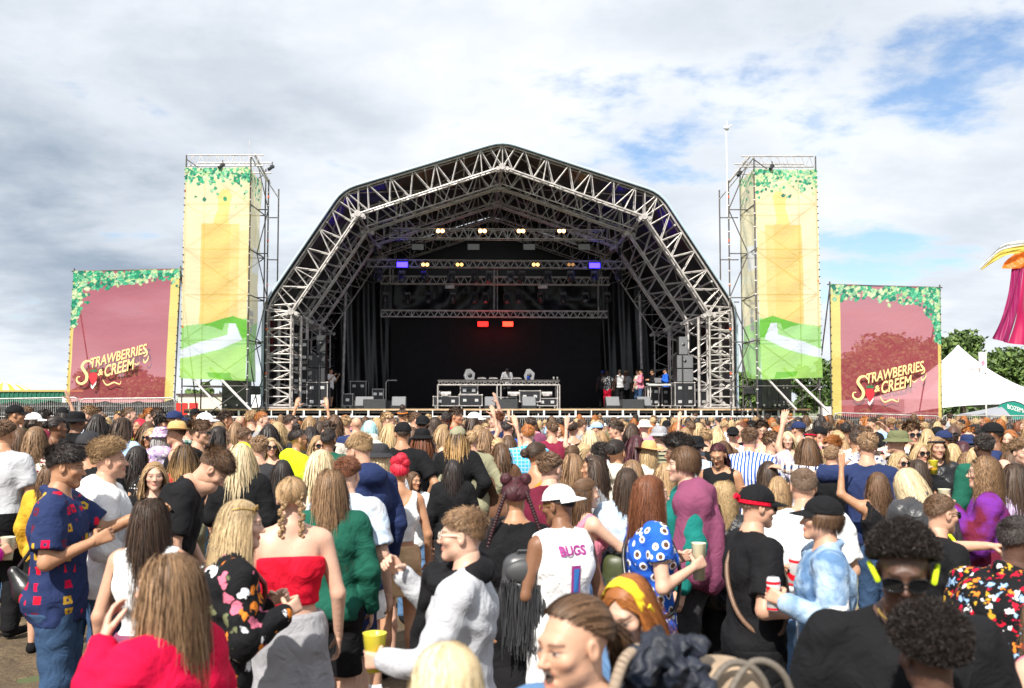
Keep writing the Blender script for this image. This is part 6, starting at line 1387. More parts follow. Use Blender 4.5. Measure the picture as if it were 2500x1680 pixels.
 # -- accessories in head coordinates
_acc={}
def ring_pts(rx,ry,cz,n=24,tilt=0.0,c=(0,-.016),a0=0,a1=6.2832):return[(c[0]+rx*math.cos(a0+(a1-a0)*i/n),c[1]+ry*math.sin(a0+(a1-a0)*i/n),cz+tilt*math.sin(a0+(a1-a0)*i/n))for i in range(n+1)]
def dome(mb,rx,ry,h,cz,c=(0,-.016),n=24,k=7,p=1.0):
 vs=[];fs=[]
 for i in range(k+1):
  t=i/k*math.pi/2;r=math.cos(t)**p
  for q in range(n):a=2*math.pi*q/n;vs.append((c[0]+rx*r*math.cos(a),c[1]+ry*r*math.sin(a),cz+h*math.sin(t)))
 for i in range(k):
  for q in range(n):j_=(q+1)%n;fs.append((i*n+q,i*n+j_,(i+1)*n+j_,(i+1)*n+q))
 mb.add(vs,fs,True)
def acc_mesh(kind):
 if kind in _acc:return _acc[kind]
 mb=MB()
 if kind in('cap','capback'):
  s=-1 if kind=='capback' else 1;dome(mb,.094,.112,.095,.040,(0,-.014));vs=[];n=14
  for i in range(n+1):
   a=-1.15+2.3*i/n;x_=math.sin(a)
   for r,dz in((.100,0),(.112+.075*math.cos(a)**1.2,-.020-.01*abs(x_))):vs.append((x_*.088*(r/.11)**.25,s*(.010+r*math.cos(a)*1.0)-.014,.046+dz))
  mb.add(vs,[(2*i,2*i+1,2*i+3,2*i+2)for i in range(n)],True);mb.add([(v[0],v[1],v[2]-.004)for v in vs],[(2*i,2*i+2,2*i+3,2*i+1)for i in range(n)],True);mb.path(ring_pts(.0945,.1125,.042,c=(0,-.014)),.004,5)
 elif kind=='bucket':
  dome(mb,.096,.113,.085,.045,p=.45);vs=[];n=28
  for i in range(n):a=2*math.pi*i/n;vs+=[(.096*math.cos(a),-.016+.113*math.sin(a),.047),(.140*math.cos(a),-.016+.160*math.sin(a),.012)]
  mb.add(vs,[(2*i,2*((i+1)%n),2*((i+1)%n)+1,2*i+1)for i in range(n)],True);mb.add([(v[0],v[1],v[2]-.003)for v in vs],[(2*i,2*i+1,2*((i+1)%n)+1,2*((i+1)%n))for i in range(n)],True)
 elif kind=='widehat':
  dome(mb,.094,.112,.105,.055,p=.5);n=32;vs=[]
  for i in range(n):a=2*math.pi*i/n;z_=.03*math.cos(a)**2;vs+=[(.094*math.cos(a),-.016+.112*math.sin(a),.057),(.175*math.cos(a),-.016+.195*math.sin(a),.045+z_)]
  mb.add(vs,[(2*i,2*((i+1)%n),2*((i+1)%n)+1,2*i+1)for i in range(n)],True);mb.add([(v[0],v[1],v[2]-.004)for v in vs],[(2*i,2*i+1,2*((i+1)%n)+1,2*((i+1)%n))for i in range(n)],True)
 elif kind in('shades','glasses','headshades'):
  lift,back=(.075,-.035)if kind=='headshades' else(0,0)
  for s in(-1,1):
   vs=[];n=16
   if kind!='glasses':
    for i in range(n):a=2*math.pi*i/n;ca,sa=math.cos(a),math.sin(a);x_=abs(ca)**.8*math.copysign(1,ca)*.027;z_=abs(sa)**.8*math.copysign(1,sa)*.020;vs.append((s*.034+x_,.103-.5*(abs(s*.034+x_)-.02)**2*12+back,.002+z_+lift))
    mb.add(vs,[tuple(range(n))]);mb.add([(v[0],v[1]-.004,v[2])for v in vs],[tuple(range(n))[::-1]]);mb.path(vs+[vs[0]],.0026,5)
   else:
    for i in range(n+1):a=2*math.pi*i/n;vs.append((s*.033+.024*math.cos(a),.102+back,.000+.019*math.sin(a)+lift))
    mb.path(vs,.0024,5)
   mb.tube((s*.060,.092+back,.008+lift),(s*.080,.02+back,.012+lift*1.0),.0028,5);mb.tube((s*.080,.02+back,.012+lift),(s*.080,-.015+back,.004+lift),.0028,5)
  mb.tube((-.010,.106+back,.008+lift),(.010,.106+back,.008+lift),.0026,5)
 elif kind=='band':mb.path([(x_,y_-.0,z_)for x_,y_,z_ in[(.083*math.cos(a),.012+.03*math.sin(a),.034+.090*math.sin(a))for a in np.linspace(-.1,math.pi+.1,20)]],.010,8)
 elif kind=='widebandana':
  A_=np.linspace(-.1,math.pi+.1,26);O_=np.linspace(-.022,.026,6);vs=[]
  for lift_ in(.0,-.004):
   for o_ in O_:
    e_=1-((o_-.002)/.05)**2
    for a in A_:wob=.002*math.sin(a*9+o_*200);vs.append(((.083*(1+.02*e_)+lift_+wob)*math.cos(a),o_+.024-.018*math.sin(a),.034+(.093+lift_+.003*e_-max(0,o_)*.25+wob)*math.sin(a)))
  n=len(A_);mb.add(vs,[(k*n+i,k*n+i+1,(k+1)*n+i+1,(k+1)*n+i)for k in list(range(5))+list(range(6,11))for i in range(n-1)],True);mb.tube((-.09,-.0,.03),(-.095,-.03,-.04),.010,6,.005)
 elif kind=='headband':mb.path(ring_pts(.084,.104,.058,tilt=.012),.011,8)
 elif kind=='bandana':[mb.path(ring_pts(.086,.106,z_,tilt=-.004),.009,6)for z_ in(.020,.030)];mb.lathe([(0,-.02),(.016,-.012),(.02,0),(.016,.012),(0,.02)],8,(0,-.128,.045));mb.tube((0,-.12,.04),(.01,-.15,.055),.014,6,.02)
 elif kind=='earring':
  for s in(-1,1):mb.path([(s*.083,-.008+.012*math.sin(a),-.050+.012*math.cos(a))for a in np.linspace(0,6.28,12)],.002,5)
 me=bpy.data.meshes.new(kind);me.from_pydata(mb.v,[],mb.f);me.update();me.polygons.foreach_set("use_smooth",mb.sm);_acc[kind]=me;return me
def acc_mat(col):
 return dict(frame=mat("glasses_frame",(.012,.012,.014),.15,spec=.6),straw=mat("straw",(.52,.33,.13),.8,0,.25,60),gold=mat("gold",(.7,.45,.12),.3,.9)).get(col)or cloth_mat(col)
 # -- the person builder
_tm={}
def T_mesh(key,fn):
 if key not in _tm:_tm[key]=fn()
 return _tm[key]
PEOPLE=[];HS=.89
def person(px,py,D,yaw,hair='short',hc='brown',top='tee',tc_='black',bot='jeans',bc='jeans',arms=('down','down'),skin='fair',lod=1,pitch=0.,hyaw=0.,lean=0.,bulk=1.,sex=None,acc=(),label='',group="festival crowd",step=0.,seed=0,hem=None,mouth=0,shoes='black',loc=None,H=None,hh=None,feet=True,fold=None,zoff=0.):
 """stands a person so that the crown of the head is where the photo shows it, at distance D"""
 if sex is None:sex='f' if hair in('long','wavy','curly','bob','bun','topbun','pony','spacebuns','halfup','braids','thick','longup','pinkupdo')else 'm'
 aR,aL=arms;res=(.0125,.019,.027)[lod];hres=(.0036,.0068,.0110)[lod];q=lambda v:round(v,2)
 j=T_mesh(('j',sex,str(aR),str(aL),q(lean),q(step),q(bulk),q(pitch)),lambda:pose_of(sex,aR,aL,lean,step,bulk,pitch))
 volh=dict(afro=.034,bigafro=.085,curlbush=.048,topbun=.075,pinkupdo=.075,quiff=.028,curlytop=.035,fade=.004,bald=0,spacebuns=.05).get(hair,.014)
 if any(a_[0]in('cap','capback','bucket','widehat')for a_ in acc):volh=.022
 hd=j['head'];topz=hd[2]+(.118*math.cos(pitch*.6)+volh*math.cos(pitch))*HS
 if loc is None:
  p=P(px,py,D);s=p.z/topz if H is None else H;x0,y0,z0=p.x,p.y,0 if H is None else p.z-topz*H
 else:s=H or 1.0;x0,y0,z0=loc
 a=math.radians(yaw);hx,hy=hd[0]*s,hd[1]*s
 if loc is None:x0-=math.cos(a)*hx-math.sin(a)*hy;y0-=math.sin(a)*hx+math.cos(a)*hy
 root=empty("person",(x0,y0,z0+zoff),a,label,"person",group);root.scale=(s,s,s);R_=rotm(hyaw,pitch+lean*.5)
 kb=('b',sex,str(aR),str(aL),q(lean),q(step),q(bulk),lod,q(pitch),q(hyaw),mouth)
 def mk_body():
  V,F=body_geo(sex,j,res,bulk,hres,None);Vs=[V];Fs=[F];As=[np.zeros((len(V),4))];b=len(V)
  Vh,Fh,Ah=head_mesh(sex,hres,mouth);Vs.append((Vh*HS)@R_.T+hd);Fs.append(Fh+b);As.append(Ah);b+=len(Vh)
  hr=(.0044,.0068,.0095)[lod]
  for nm in 'RL':
   if j['el'+nm]is None:continue
   Vd,Fd=hand_mesh(j['hk'+nm][0],hr);Mh=hand_frame(j,nm);sc=1.0 if sex=='m' else.92;Vw=(Vd*sc)@Mh.T+j['wr'+nm];Fd2=Fd if np.linalg.det(Mh)>0 else Fd[:,::-1]
   Vs.append(Vw);Fs.append(Fd2+b);As.append(np.zeros((len(Vd),4)));b+=len(Vd)
  return mesh_np("person_body",np.concatenate(Vs),np.concatenate(Fs),True,np.concatenate(As))
 link("body",T_mesh(kb,mk_body),root,[skin_mat(skin)],True)
 if any(a_[0]in('cap','capback','bucket','widehat')for a_ in acc)and hair!='bald':hair=hair+'_h'
 if hair!='bald':
  def mk_hair():V,F,A=hair_geo(hair,lod,seed%(3 if lod else 9));return mesh_np("hair",V,F,True,A)
  ho=link("hair",T_mesh(('hair',hair,lod,seed%(3 if lod else 9)),mk_hair),root,[hair_mat(hc)],True);ho.matrix_local=Matrix.Translation(hd)@Matrix(R_).to_4x4()@Matrix.Scale(HS,4)
 kt=(sex,str(aR),str(aL),q(lean),q(bulk),lod,seed%2 if lod else seed,hem)
 fo=fold if fold is not None else(.0048 if lod==0 else.004)
 if top:
  nm=dict(tee='t_shirt',tank='tank_top',crop='crop_top',band='bandeau_top',hoodie='hoodie',jacket='jacket',sweat='sweatshirt',lshirt='long_sleeved_shirt',shirt='shirt',coat='hooded_coat',dress='dress',cami='camisole',halter='halter_top',jersey='sleeveless_jersey')[top]
  me=T_mesh(('t',top)+kt,lambda:mesh_np(nm,*top_geo(sex,j,top,res,bulk,seed%7,hem,fo)));link(nm,me,root,[cloth_mat(tc_)],True)
 show_legs=True
 if bot:
  nm=dict(jeans='jeans',trousers='trousers',shorts='shorts',leggings='leggings',skirt='skirt',hot='hot_pants',baggy='trousers')[bot]
  hz=hem or dict(tee=.84,hoodie=.84,jacket=.82,sweat=.86,lshirt=.82,shirt=.80,coat=.72,jersey=.76,tank=.88).get(top,1.0);ztp=q(min(1.06,hz+.07))if bot!='skirt' else 1.06
  me=T_mesh(('bt',bot,sex,q(step),q(bulk),lod,seed%2 if lod else seed,ztp),lambda:mesh_np(nm,*bottom_geo(sex,j,bot,res,bulk,seed%5,ztp)));link(nm,me,root,[cloth_mat(bc)],True)
 if feet:
  me=T_mesh(('s',sex,q(step),lod),lambda:mesh_np("shoes",*shoe_geo(j,res)));link("shoes",me,root,[cloth_mat(shoes)],True)
 for kind,col in acc:
  nm=dict(cap='cap',capback='cap',bucket='bucket_hat',widehat='wide_brimmed_hat',shades='sunglasses',glasses='glasses',headshades='sunglasses',band='hair_band',widebandana='hair_band',headband='headband',bandana='bandana',earring='earrings')[kind]
  me=acc_mesh(kind);o=link(nm,me,root,[acc_mat(col)],True);o.matrix_local=Matrix.Translation(hd)@Matrix(R_).to_4x4()@Matrix.Scale(HS,4)
 def world(v):v=Vector(v)*s;return Vector((x0+math.cos(a)*v.x-math.sin(a)*v.y,y0+math.sin(a)*v.x+math.cos(a)*v.y,z0+zoff+v.z))
 info=dict(root=root,j=j,s=s,a=a,w=world,px=px,py=py,D=D,label=label,R=R_,hd=hd)
 PEOPLE.append(info);return info
def grip_point(i,nm):
 """world centre of what the hand holds, and the object's up axis"""
 j=i['j'];Mh=hand_frame(j,nm);c=j['wr'+nm]+Mh@np.array((0,.038,.075));return i['w'](c)
 # -- held things
BEER=mat("beer",(.62,.33,.03),.15);CUPY=mat("plastic_cup_yellow",(.72,.62,.05),.25);CUPC=mat("plastic_cup_clear",(.70,.66,.45),.2);CUPW=mat("plastic_cup_white",(.75,.75,.72),.4)
def hold_cup(i,nm,m,label,s=1.0,fill=True,dz=0):c=grip_point(i,nm);return cup(c-Vector((0,0,.065*s))+Vector((0,0,dz)),m,label,"drinks in hands",h=.135*s,r1=.030*s,r2=.043*s,fill=BEER if fill else None,name="beer_cup")
def hold_can(i,nm,label,tilt=(0,0,0)):
 c=grip_point(i,nm);r=empty("drink_can",c-Vector((0,0,.075)),0,label,"can","drinks in hands");r.rotation_euler=tilt
 b=MB();b.lathe([(0,.002),(.026,0),(.033,.008),(.033,.145),(.028,.158),(.026,.160),(.0,.157)],20);b.build("body",mat("can_white",(.78,.78,.78),.25,.4),r)
 b=MB();b.lathe([(.0335,.128),(.0335,.142)],20);b.lathe([(.0335,.008),(.0335,.018)],20);b.build("red_band",mat("can_red",(.6,.01,.02),.3),r)
 vs=[];n=20
 for k in range(n+1):a=2*math.pi*k/n;zc=.075+.028*math.sin(a);vs+=[(.0337*math.cos(a),.0337*math.sin(a),zc-.016),(.0337*math.cos(a),.0337*math.sin(a),zc+.016)]
 b=MB();b.add(vs,[(2*k,2*k+2,2*k+3,2*k+1)for k in range(n)],True);b.build("red_stripe",mat("can_red",(.6,.01,.02),.3),r);return r
def hold_phone(i,nm,label,col=(.02,.02,.02)):
 c=grip_point(i,nm);r=empty("phone",c,i['a'],label,"phone","phones in hands");b=MB();b.box((0,0,.03),(.072,.009,.145),Matrix.Rotation(-.3,3,'X'),bev=.003);b.build("body",mat("phone_body",col,.3),r)
 b=MB();b.box((0,-.008,.03),(.064,.004,.13),Matrix.Rotation(-.3,3,'X'));b.build("screen",mat("phone_screen",(.03,.035,.05),.08),r);return r
 # -- the people of the photograph
def bag(i,name,label,cat,loc,rot=(0,0,0)):
 R3=Matrix.Rotation(i['a'],4,'Z');r=empty(name,i['w'](loc),0,label,cat);r.rotation_euler=(rot[0],rot[1],i['a']+rot[2]);r.scale=(i['s'],)*3;return r
def blob_mesh(fn,lo,hi,res):G=Field(lo,hi,res);fn(G);V,F=G.mesh();return smooth_mesh(V,F,1),F
def backpack(i,label,m,w=.15,h=.20,d=.085,z=1.20,x=0,fringe=False,yoff=0.0,strapm=None,detail='pocket'):
 ln=i['j']['f']((x,0,z));r=bag(i,"backpack",label,"backpack",(ln[0],ln[1]-.155-yoff,ln[2]))
 V,F=blob_mesh(lambda G:(G.ell((0,0,0),(w,d,h),0),G.cap((-w*.6,0,-h*.6),(w*.6,0,-h*.6),d*.8,d*.8,.05),G.cap((-w*.45,0,h*.6),(w*.45,0,h*.6),d*.6,d*.6,.05)),(-.25,-.2,-.32),(.25,.2,.32),.012)
 link("bag_body",mesh_np("bag_body",V,F),r,[m])
 if detail=='pocket':V,F=blob_mesh(lambda G:G.ell((0,-d*.75,-h*.35),(w*.7,d*.45,h*.45),0),(-.2,-.2,-.3),(.2,.1,.2),.011);link("front_pocket",mesh_np("front_pocket",V,F),r,[m])
 b=MB()
 for sx in(-1,1):b.path([(sx*w*.55,.02,h*.75),(sx*w*.75,.12,h*1.15),(sx*(w*.8),.26,h*.8),(sx*w,.27,0),(sx*w,.12,-h*.7)],.013,6)
 b.build("strap",strapm or m,r);b=MB();b.path([(-.03,-.02,h*.85),(-.025,-.03,h*1.12),(.025,-.03,h*1.12),(.03,-.02,h*.85)],.008,6);b.build("top_loop",m,r)
 if fringe:
  V,F=blob_mesh(lambda G:(G.ell((0,-d*.9,h*.35),(w*.85,.035,h*.48),0)),(-.2,-.2,-.3),(.2,.1,.25),.009);link("flap",mesh_np("flap",V,F),r,[mat("flap_leather",(.045,.047,.05),.55)])
  n=170;rs=np.random.RandomState(2);P0=np.stack([rs.uniform(-w*1.0,w*1.0,n),-d*.95-rs.uniform(0,.03,n),rs.uniform(-.08,.02,n)],1);S=8;T_=np.linspace(0,1,S)[None,:,None]
  Pn=P0[:,None]+np.array((0,-.01,-.34))*T_*rs.uniform(.7,1.05,(n,1,1))+np.sin(T_*5+rs.uniform(0,6,(n,1,1)))*.008;V,F,A=ribbons(Pn,np.full(n,.006),rs.rand(n),.2,nrm=np.tile((0,-1.,0),(n,S,1)));link("fringe",mesh_np("fringe",V,F),r,[mat("fringe_leather",(.03,.031,.034),.4)])
 return r
def strap(i,pts,m,r_=.014,name="bag_strap"):
 b=MB();b.path([Vector(p)for p in pts],r_,6);o=b.build(name,m,i['root']);return o
def sling(i,m,side=1,front=.16):
 f=i['j']['f'];pts=[f((side*.10,-.03,1.48)),f((side*.02,-.145,1.32)),f((-side*.10,-.15,1.12)),f((-side*.17,-.06,1.0)),f((-side*.16,.08,1.0)),f((-side*.04,.16,1.2)),f((side*.08,.13,1.38)),f((side*.10,-.03,1.48))]
 q=cr([tuple(p)for p in pts],4);b=MB();b.path(q,.013,6);return b.build("shoulder_strap",m,i['root'])
LEA=mat("black_leather",(.014,.014,.015),.32,0,.2,20);F_="people standing nearest the camera"
H={}
def hero(nick,*a,**k):
 k.setdefault('lod',0);k.setdefault('seed',len(H)+1);k['group']=None;a=list(a);a[2]*=1.10 if a[2]>3.3 else 1.05;i=person(*a,**k);i['nick']=nick;H[nick]=i;return i
 # ---- row 1, bottom edge
i=hero("the red jumper",408,1345,2.95,68,'thick','lbrown','sweat','crimson','jeans','black',('down','ear'),'pale',sex='f',acc=(('earring','gold'),),label="person in a bright crimson jumper, long light brown hair, touching one ear",hyaw=.25,fold=.006)
i=hero("the grey-blond crown",1092,1562,1.98,10,'bob','plat','tee','black','jeans','black',skin='pale',label="person whose streaky platinum crown alone rises into view before the grey sweatshirt",pitch=.15)
i=hero("the laughing ponytail man",1398,1452,2.22,134,'pony','brown','tee','denim','jeans','jeans',('down','down'),'fair',sex='m',mouth=2,label="person with brown hair tied back laughing open-mouthed beside the yellow headband",pitch=-.02,lean=.2,hyaw=-.15)
i=hero("the yellow headband",1535,1403,2.95,142,'long','ginger','tee','denim','jeans','jeans',('down','down'),'pale',acc=(('widebandana','yellow'),),label="red-haired person in a yellow headband looking down at the ground",pitch=.38,lean=.1)
r=empty("rucksack",P(1745,1672,2.5),.25,"open tan rucksack with grey straps at the bottom edge","backpack")
V,F=blob_mesh(lambda G:(G.ell((0,0,-.02),(.14,.10,.09),0),G.cap((-.10,0,-.14),(.10,0,-.14),.08,.08,.06)),(-.32,-.26,-.36),(.32,.26,.26),.012);link("bag_body",mesh_np("bag_body",V,F),r,[mat("rucksack_tan",(.34,.25,.17),.8,0,.2,20)])
b=MB();[b.path(cr([(-.10+o_,-.08,-.14),(-.08+o_,-.11,.0),(.0+o_,-.09,.075),(.08+o_,-.10,.03),(.12+o_,-.09,-.14)],6),.009,7)for o_ in(0,.06)];b.build("strap",mat("strap_taupe",(.13,.11,.09),.7),r)
r=empty("bundled_jacket",P(1618,1622,2.42),.1,"crumpled shiny dark navy jacket bundled over the rucksack","jacket")
rs=np.random.RandomState(4);V,F=blob_mesh(lambda G:([G.ell(tuple(rs.uniform((-.075,-.06,-.06),(.085,.06,.045))),tuple(rs.uniform(.018,.042,3)),.008)for _ in range(34)]),(-.18,-.16,-.16),(.2,.16,.16),.006)
V=V+.006*np.sin(V[:,[1,2,0]]*95+4*np.sin(V[:,[2,0,1]]*55));link("fabric",mesh_np("fabric",V,F),r,[mat("shiny_navy",(.010,.013,.024),.62,0,.3,20,.5,30)])
r2=empty("shoulder_pad_bag",P(1515,1650,2.35),.35,"padded taupe rucksack strap over a denim shoulder","strap");b=MB();b.path(cr([(-.03,0,-.22),(-.04,-.02,-.08),(.0,-.01,.03),(.06,.03,.05)],8),.014,9);b.build("webbing",mat("strap_pad",(.30,.23,.17),.8),r2)
i=hero("the round afro",2262,1474,2.5,8,'curlbush','black','tee','charcoal','jeans','black',skin='dark',label="person with a round black afro seen from behind at the bottom edge",pitch=.1)
i=hero("the neon-armed sunglasses",2203,1282,2.8,168,'afro','black','tee','black','jeans','black',('down','down'),'dark',label="person in a black tee and black sunglasses with neon yellow arms, head bowed",pitch=.26,bulk=1.15,hyaw=-.1)
me=acc_mesh('shades');o=link("sunglasses",me,i['root'],[mat("shades_black",(.008,.008,.009),.08)],True);o.matrix_local=Matrix.Translation(i['hd'])@Matrix(i['R']).to_4x4()@Matrix.Scale(1.12*HS,4)
for s_ in(-1,1):b=MB();b.tube((s_*.074,.092,.012),(s_*.092,-.015,.016),.008,7);b.build("sunglasses_arm",cloth_mat('neon'),o)
b=MB();b.box((0,.155,1.17),(.17,.02,.2),bev=.008);b.build("shirt_print",mat("print_grey",(.35,.34,.33),.8,0,.6,22),i['root'])
b=MB();b.path([(.07*math.cos(t),.035+.075*math.sin(t),1.50-.03*math.sin(t))for t in np.linspace(0,3.14,14)],.004,6);b.build("chain",acc_mat('gold'),i['root'])
i=hero("the pink camisole",2568,1395,3.0,25,'long','lbrown','tank','rose','jeans','jeans',('down','down'),'pale',label="person in a rose pink strappy top cut off by the edge of view")
i=hero("the colourful floral shirt",2488,1262,3.75,-66,'fade','black','shirt','floral:black,red,sky,orange,white,crimson,mustard','jeans','black',('down','low'),'dark',bulk=1.12,label="bearded person in a black shirt crowded with red, blue and orange flowers",lean=.30,pitch=.0,acc=(('shades','frame'),))
# ---- row 2
i=hero("the grey sweatshirt",1128,1240,3.75,84,'short','lbrown','sweat','lgrey','jeans','jeans',('phone',((.06,.10,-.26),(-.02,.30,-.27),'grip',(-1,.2,0))),'pale',acc=(('glasses','cream'),),label="person in a pale grey sweatshirt and clear-rimmed glasses holding a yellow cup",bulk=1.0,lean=-.04,hyaw=.0,fold=.006)
b=MB();f=i['j']['f']
V,F=blob_mesh(lambda G:([G.ell((.095*math.cos(t),-.01+.10*math.sin(t),1.478+.025*math.sin(t+2)-(.03 if t<3 else 0)),(.048,.048,.045),.03)for t in np.linspace(0,6.0,12)],G.cap((.07,.12,1.45),(.10,.18,1.18),.05,.045,.02),G.cap((.10,.18,1.18),(.09,.19,1.0),.045,.05,.02)),(-.25,-.25,.9),(.25,.32,1.62),.013)
V=V+.006*np.sin(V[:,[2,0,1]]*60);link("draped_jacket",mesh_np("draped_jacket",V,F),i['root'],[cloth_mat('black')])
hold_cup(i,'L',CUPY,"yellow pint cup held low by the person in the grey sweatshirt",1.1,dz=.02)
i=hero("the black floral jacket",592,1216,4.05,-62,'long','rootblonde','lshirt','bloom:black,rose,olive,white,orange,rose','jeans','black',('bent','bent'),'pale',label="person with swept blonde hair in a black jacket printed with pink flowers",bulk=1.1,lean=.14,hyaw=-.3,fold=.007,acc=(('headshades','gold'),));sling(i,mat("oxblood_leather",(.10,.015,.02),.4),1)
i=hero("the red bandeau",712,1162,4.75,14,'braids','sandy','band','red','skirt','grey',('down','down'),'pale',label="person with two braids in a red bandeau and grey skirt, bare pale back",bulk=1.08)
i=hero("the long dark hair",368,1212,4.55,6,'thick','dark','tank','white','skirt','plum',('down','down'),'fair',label="person whose very long dark brown hair covers a white lace vest",hair_='x' if False else 0)if False else hero("the long dark hair",368,1212,4.55,6,'thick','dark','tank','white','skirt','plum',('down','down'),'fair',label="person whose very long dark brown hair covers a white lace vest")
i=hero("the patterned navy shirt",164,1083,5.35,-78,'quiff','black','shirt','aztec:navy,crimson,mustard,burgundy,red','jeans','jeans',('bent','fwd'),'tan',label="person with thick black hair in a navy shirt of red and gold motifs",pitch=.12,acc=(('headshades','gold'),),bulk=1.05)
r=empty("shoulder_bag",P(88,1425,5.95),.1,"black leather hobo bag hanging behind the patterned navy shirt","bag");V,F=blob_mesh(lambda G:(G.cap((-.13,0,.07),(-.05,0,-.04),.035,.075,.03),G.cap((-.05,0,-.04),(.12,0,-.06),.075,.06,.03),G.cap((.12,0,-.06),(.19,.0,.03),.06,.02,.03)),(-.3,-.2,-.25),(.3,.2,.25),.012)
link("bag_body",mesh_np("bag_body",V,F),r,[LEA]);b=MB();b.path(cr([(-.10,0,.10),(-.02,.0,.22),(.08,.0,.40),(.15,.02,.58)],6),.011,7);b.build("strap",LEA,r)
i=hero("the white hoodie",270,1070,5.9,-72,'curlytop','sandy','hoodie','white','jeans','jeans',('low','low'),'fair',label="person with curly sandy hair and shaved sides in a white hoodie",pitch=-.05)
i=hero("the stooping black tee",522,1098,5.9,-82,'quiff','brown','tee','black','jeans','black',('down','hip'),'fair',label="person in a black tee with green waist bag, head bent low",pitch=.62,lean=.35)
r=bag(i,"waist_bag","green and red waist bag slung behind the stooping black tee","bag",(-.05,-.18,1.0));V,F=blob_mesh(lambda G:(G.ell((0,0,0),(.13,.06,.065),0)),(-.2,-.15,-.15),(.2,.15,.15),.011);link("bag_body",mesh_np("bag_body",V,F),r,[cloth_mat('dgreen')]);b=MB();b.box((-.02,-.058,-.01),(.12,.01,.05));b.build("badge",M['red'],r)
i=hero("the bottle green top",808,1143,5.45,4,'thick','lbrown','sweat','dgreen','shorts','black',('down','down'),'pale',label="person with waist-long light brown hair, bottle green top and black shorts",sex='f')
i=hero("the pale blue linen shirt",850,1116,5.9,-12,'short','auburn','shirt','wash:ltblue,lgrey','shorts','navy',('down','down'),'pale',label="auburn-haired person in a pale blue linen shirt and navy shorts",pitch=.1)
i=hero("the navy raincoat",876,1060,6.6,40,'short','sandy','coat','navy','shorts','white',('down','down'),'fair',label="tall sandy-haired person in a navy hooded raincoat and pale shorts",shoes='white',pitch=.25,hyaw=.3)
i=hero("the scarlet updo",975,1106,7.2,12,'pinkupdo','crimson','cami','white','skirt','tan',('down','bent'),'tan',label="person with curly scarlet updo, white cropped top and tan skirt",hem=1.08)
i=hero("the fringed black backpack",1258,1150,5.05,3,'spacebuns','burg','dress','black',None,'black',('down','down'),'tan',label="person with burgundy braids and buns in a short black dress",hem=.60,shoes='black');i0=i
for sx in(-1,1):
 b=MB();pts=cr([tuple(i['hd']+(sx*.06,-.08,.03)),tuple(i['hd']+(sx*.10,-.10,-.08)),tuple(i['hd']+(sx*.14,-.10,-.20)),tuple(i['hd']+(sx*.17,-.08,-.32))],8)
 for q_,p_ in enumerate(pts):mt=Matrix.Translation(Vector(p_)+Vector((.006 if q_%2 else-.006,0,0)));b.lathe([(0,-.014),(.012,-.006),(.012,.006),(0,.014)],8,p_)
 b.build("braid",hair_mat('burg'),i['root'])
backpack(i,"small grey leather backpack with a long black fringe",mat("grey_leather",(.055,.057,.062),.35,0,.2,20),w=.115,h=.14,d=.075,z=1.20,x=.03,fringe=True)
r=H
b=MB();[b.tube((s_*.11,-.02,.06),(s_*.105,.02,.46),.052,12,.064)for s_ in(-1,1)];b.build("knee_socks",cloth_mat('black'),i['root'])
i=hero("the white jersey",1362,1180,4.95,28,'fade','black','jersey','white','shorts','white',('down','bent'),'brown',sex='f',label="person in a white number 1 jersey and backwards white cap",acc=(('capback','white'),('glasses','gold')),hyaw=.5,pitch=.15)
from mathutils.bvhtree import BVHTree
Vj,Fj=top_geo('f',i['j'],'jersey',.0125,1.,18%7,None,.0065);Vj=np.asarray(Vj);bv=BVHTree.FromPolygons([tuple(v)for v in Vj],[tuple(int(q)for q in f)for f in Fj])
def on_back(x,z,e):
 h=bv.ray_cast(Vector((x,-1,z)),Vector((0,1,0)))[0];return Vector((x,(h.y if h else-.15)-e,z))
def back_text(t,size,x0,z0,m,nm,e=.006,off=.003,sx=1.,sh=0.):
 vs,fs=flatten_text(t,size,0,off);b=MB();b.add([on_back(v.x*sx+x0,v.y+z0+v.x*sh,e)for v in vs],fs);b.build(nm,m,i['root'])
pm_,bl_=mat("print_plum",(.30,.03,.20),.7),mat("print_blue",(.03,.17,.50),.7)
back_text("BUGS",.068,-.085,1.365,pm_,"lettering");back_text("1",.26,-.055,1.115,pm_,"number_outline",.005,.016);back_text("1",.24,-.048,1.122,bl_,"number_print",.008,.006)
i=hero("the white and pink vest",1432,1166,6.2,-68,'halfup','brown','cami','pink','jeans','jeans',('fwd','chest'),'pale',label="person in profile with twisted half-up brown hair behind the white jersey")
i=hero("the pale denim jacket",1530,1139,6.3,-8,'long','dark','jacket','wash:ltdenim,ltblue','jeans','black',('down','down'),'fair',sex='f',label="person with sleek dark hair in a bleached denim jacket");
backpack(H["the pale denim jacket"],"small olive green backpack with gold zips beside the leopard dress",mat("olive_nylon",(.045,.055,.02),.45,0,.2,20),w=.11,h=.15,d=.08,z=1.0,x=-.06)
i=hero("the blue spotted dress",1590,1156,5.1,-80,'long','auburn','dress','leopard:rblue,white,brown',None,'black',('bent','bent'),'pale',label="auburn-haired person in profile wearing a bright blue spotted dress",hem=.42,bulk=1.06);cup(grip_point(i,'R')-Vector((0,0,.10)),CUPC,"clear plastic cup with ice held over the blue spotted dress","drinks in hands",h=.20,r1=.032,r2=.04,name="beer_cup");sling(i,LEA,-1)
i=hero("the plum drape",1667,1090,6.05,84,'curtain','brown','jacket','teal','trousers','charcoal',('down','down'),'pale',label="person with brown curtained hair, teal jacket and plum cloth over the shoulder",bulk=1.05,hem=.93)
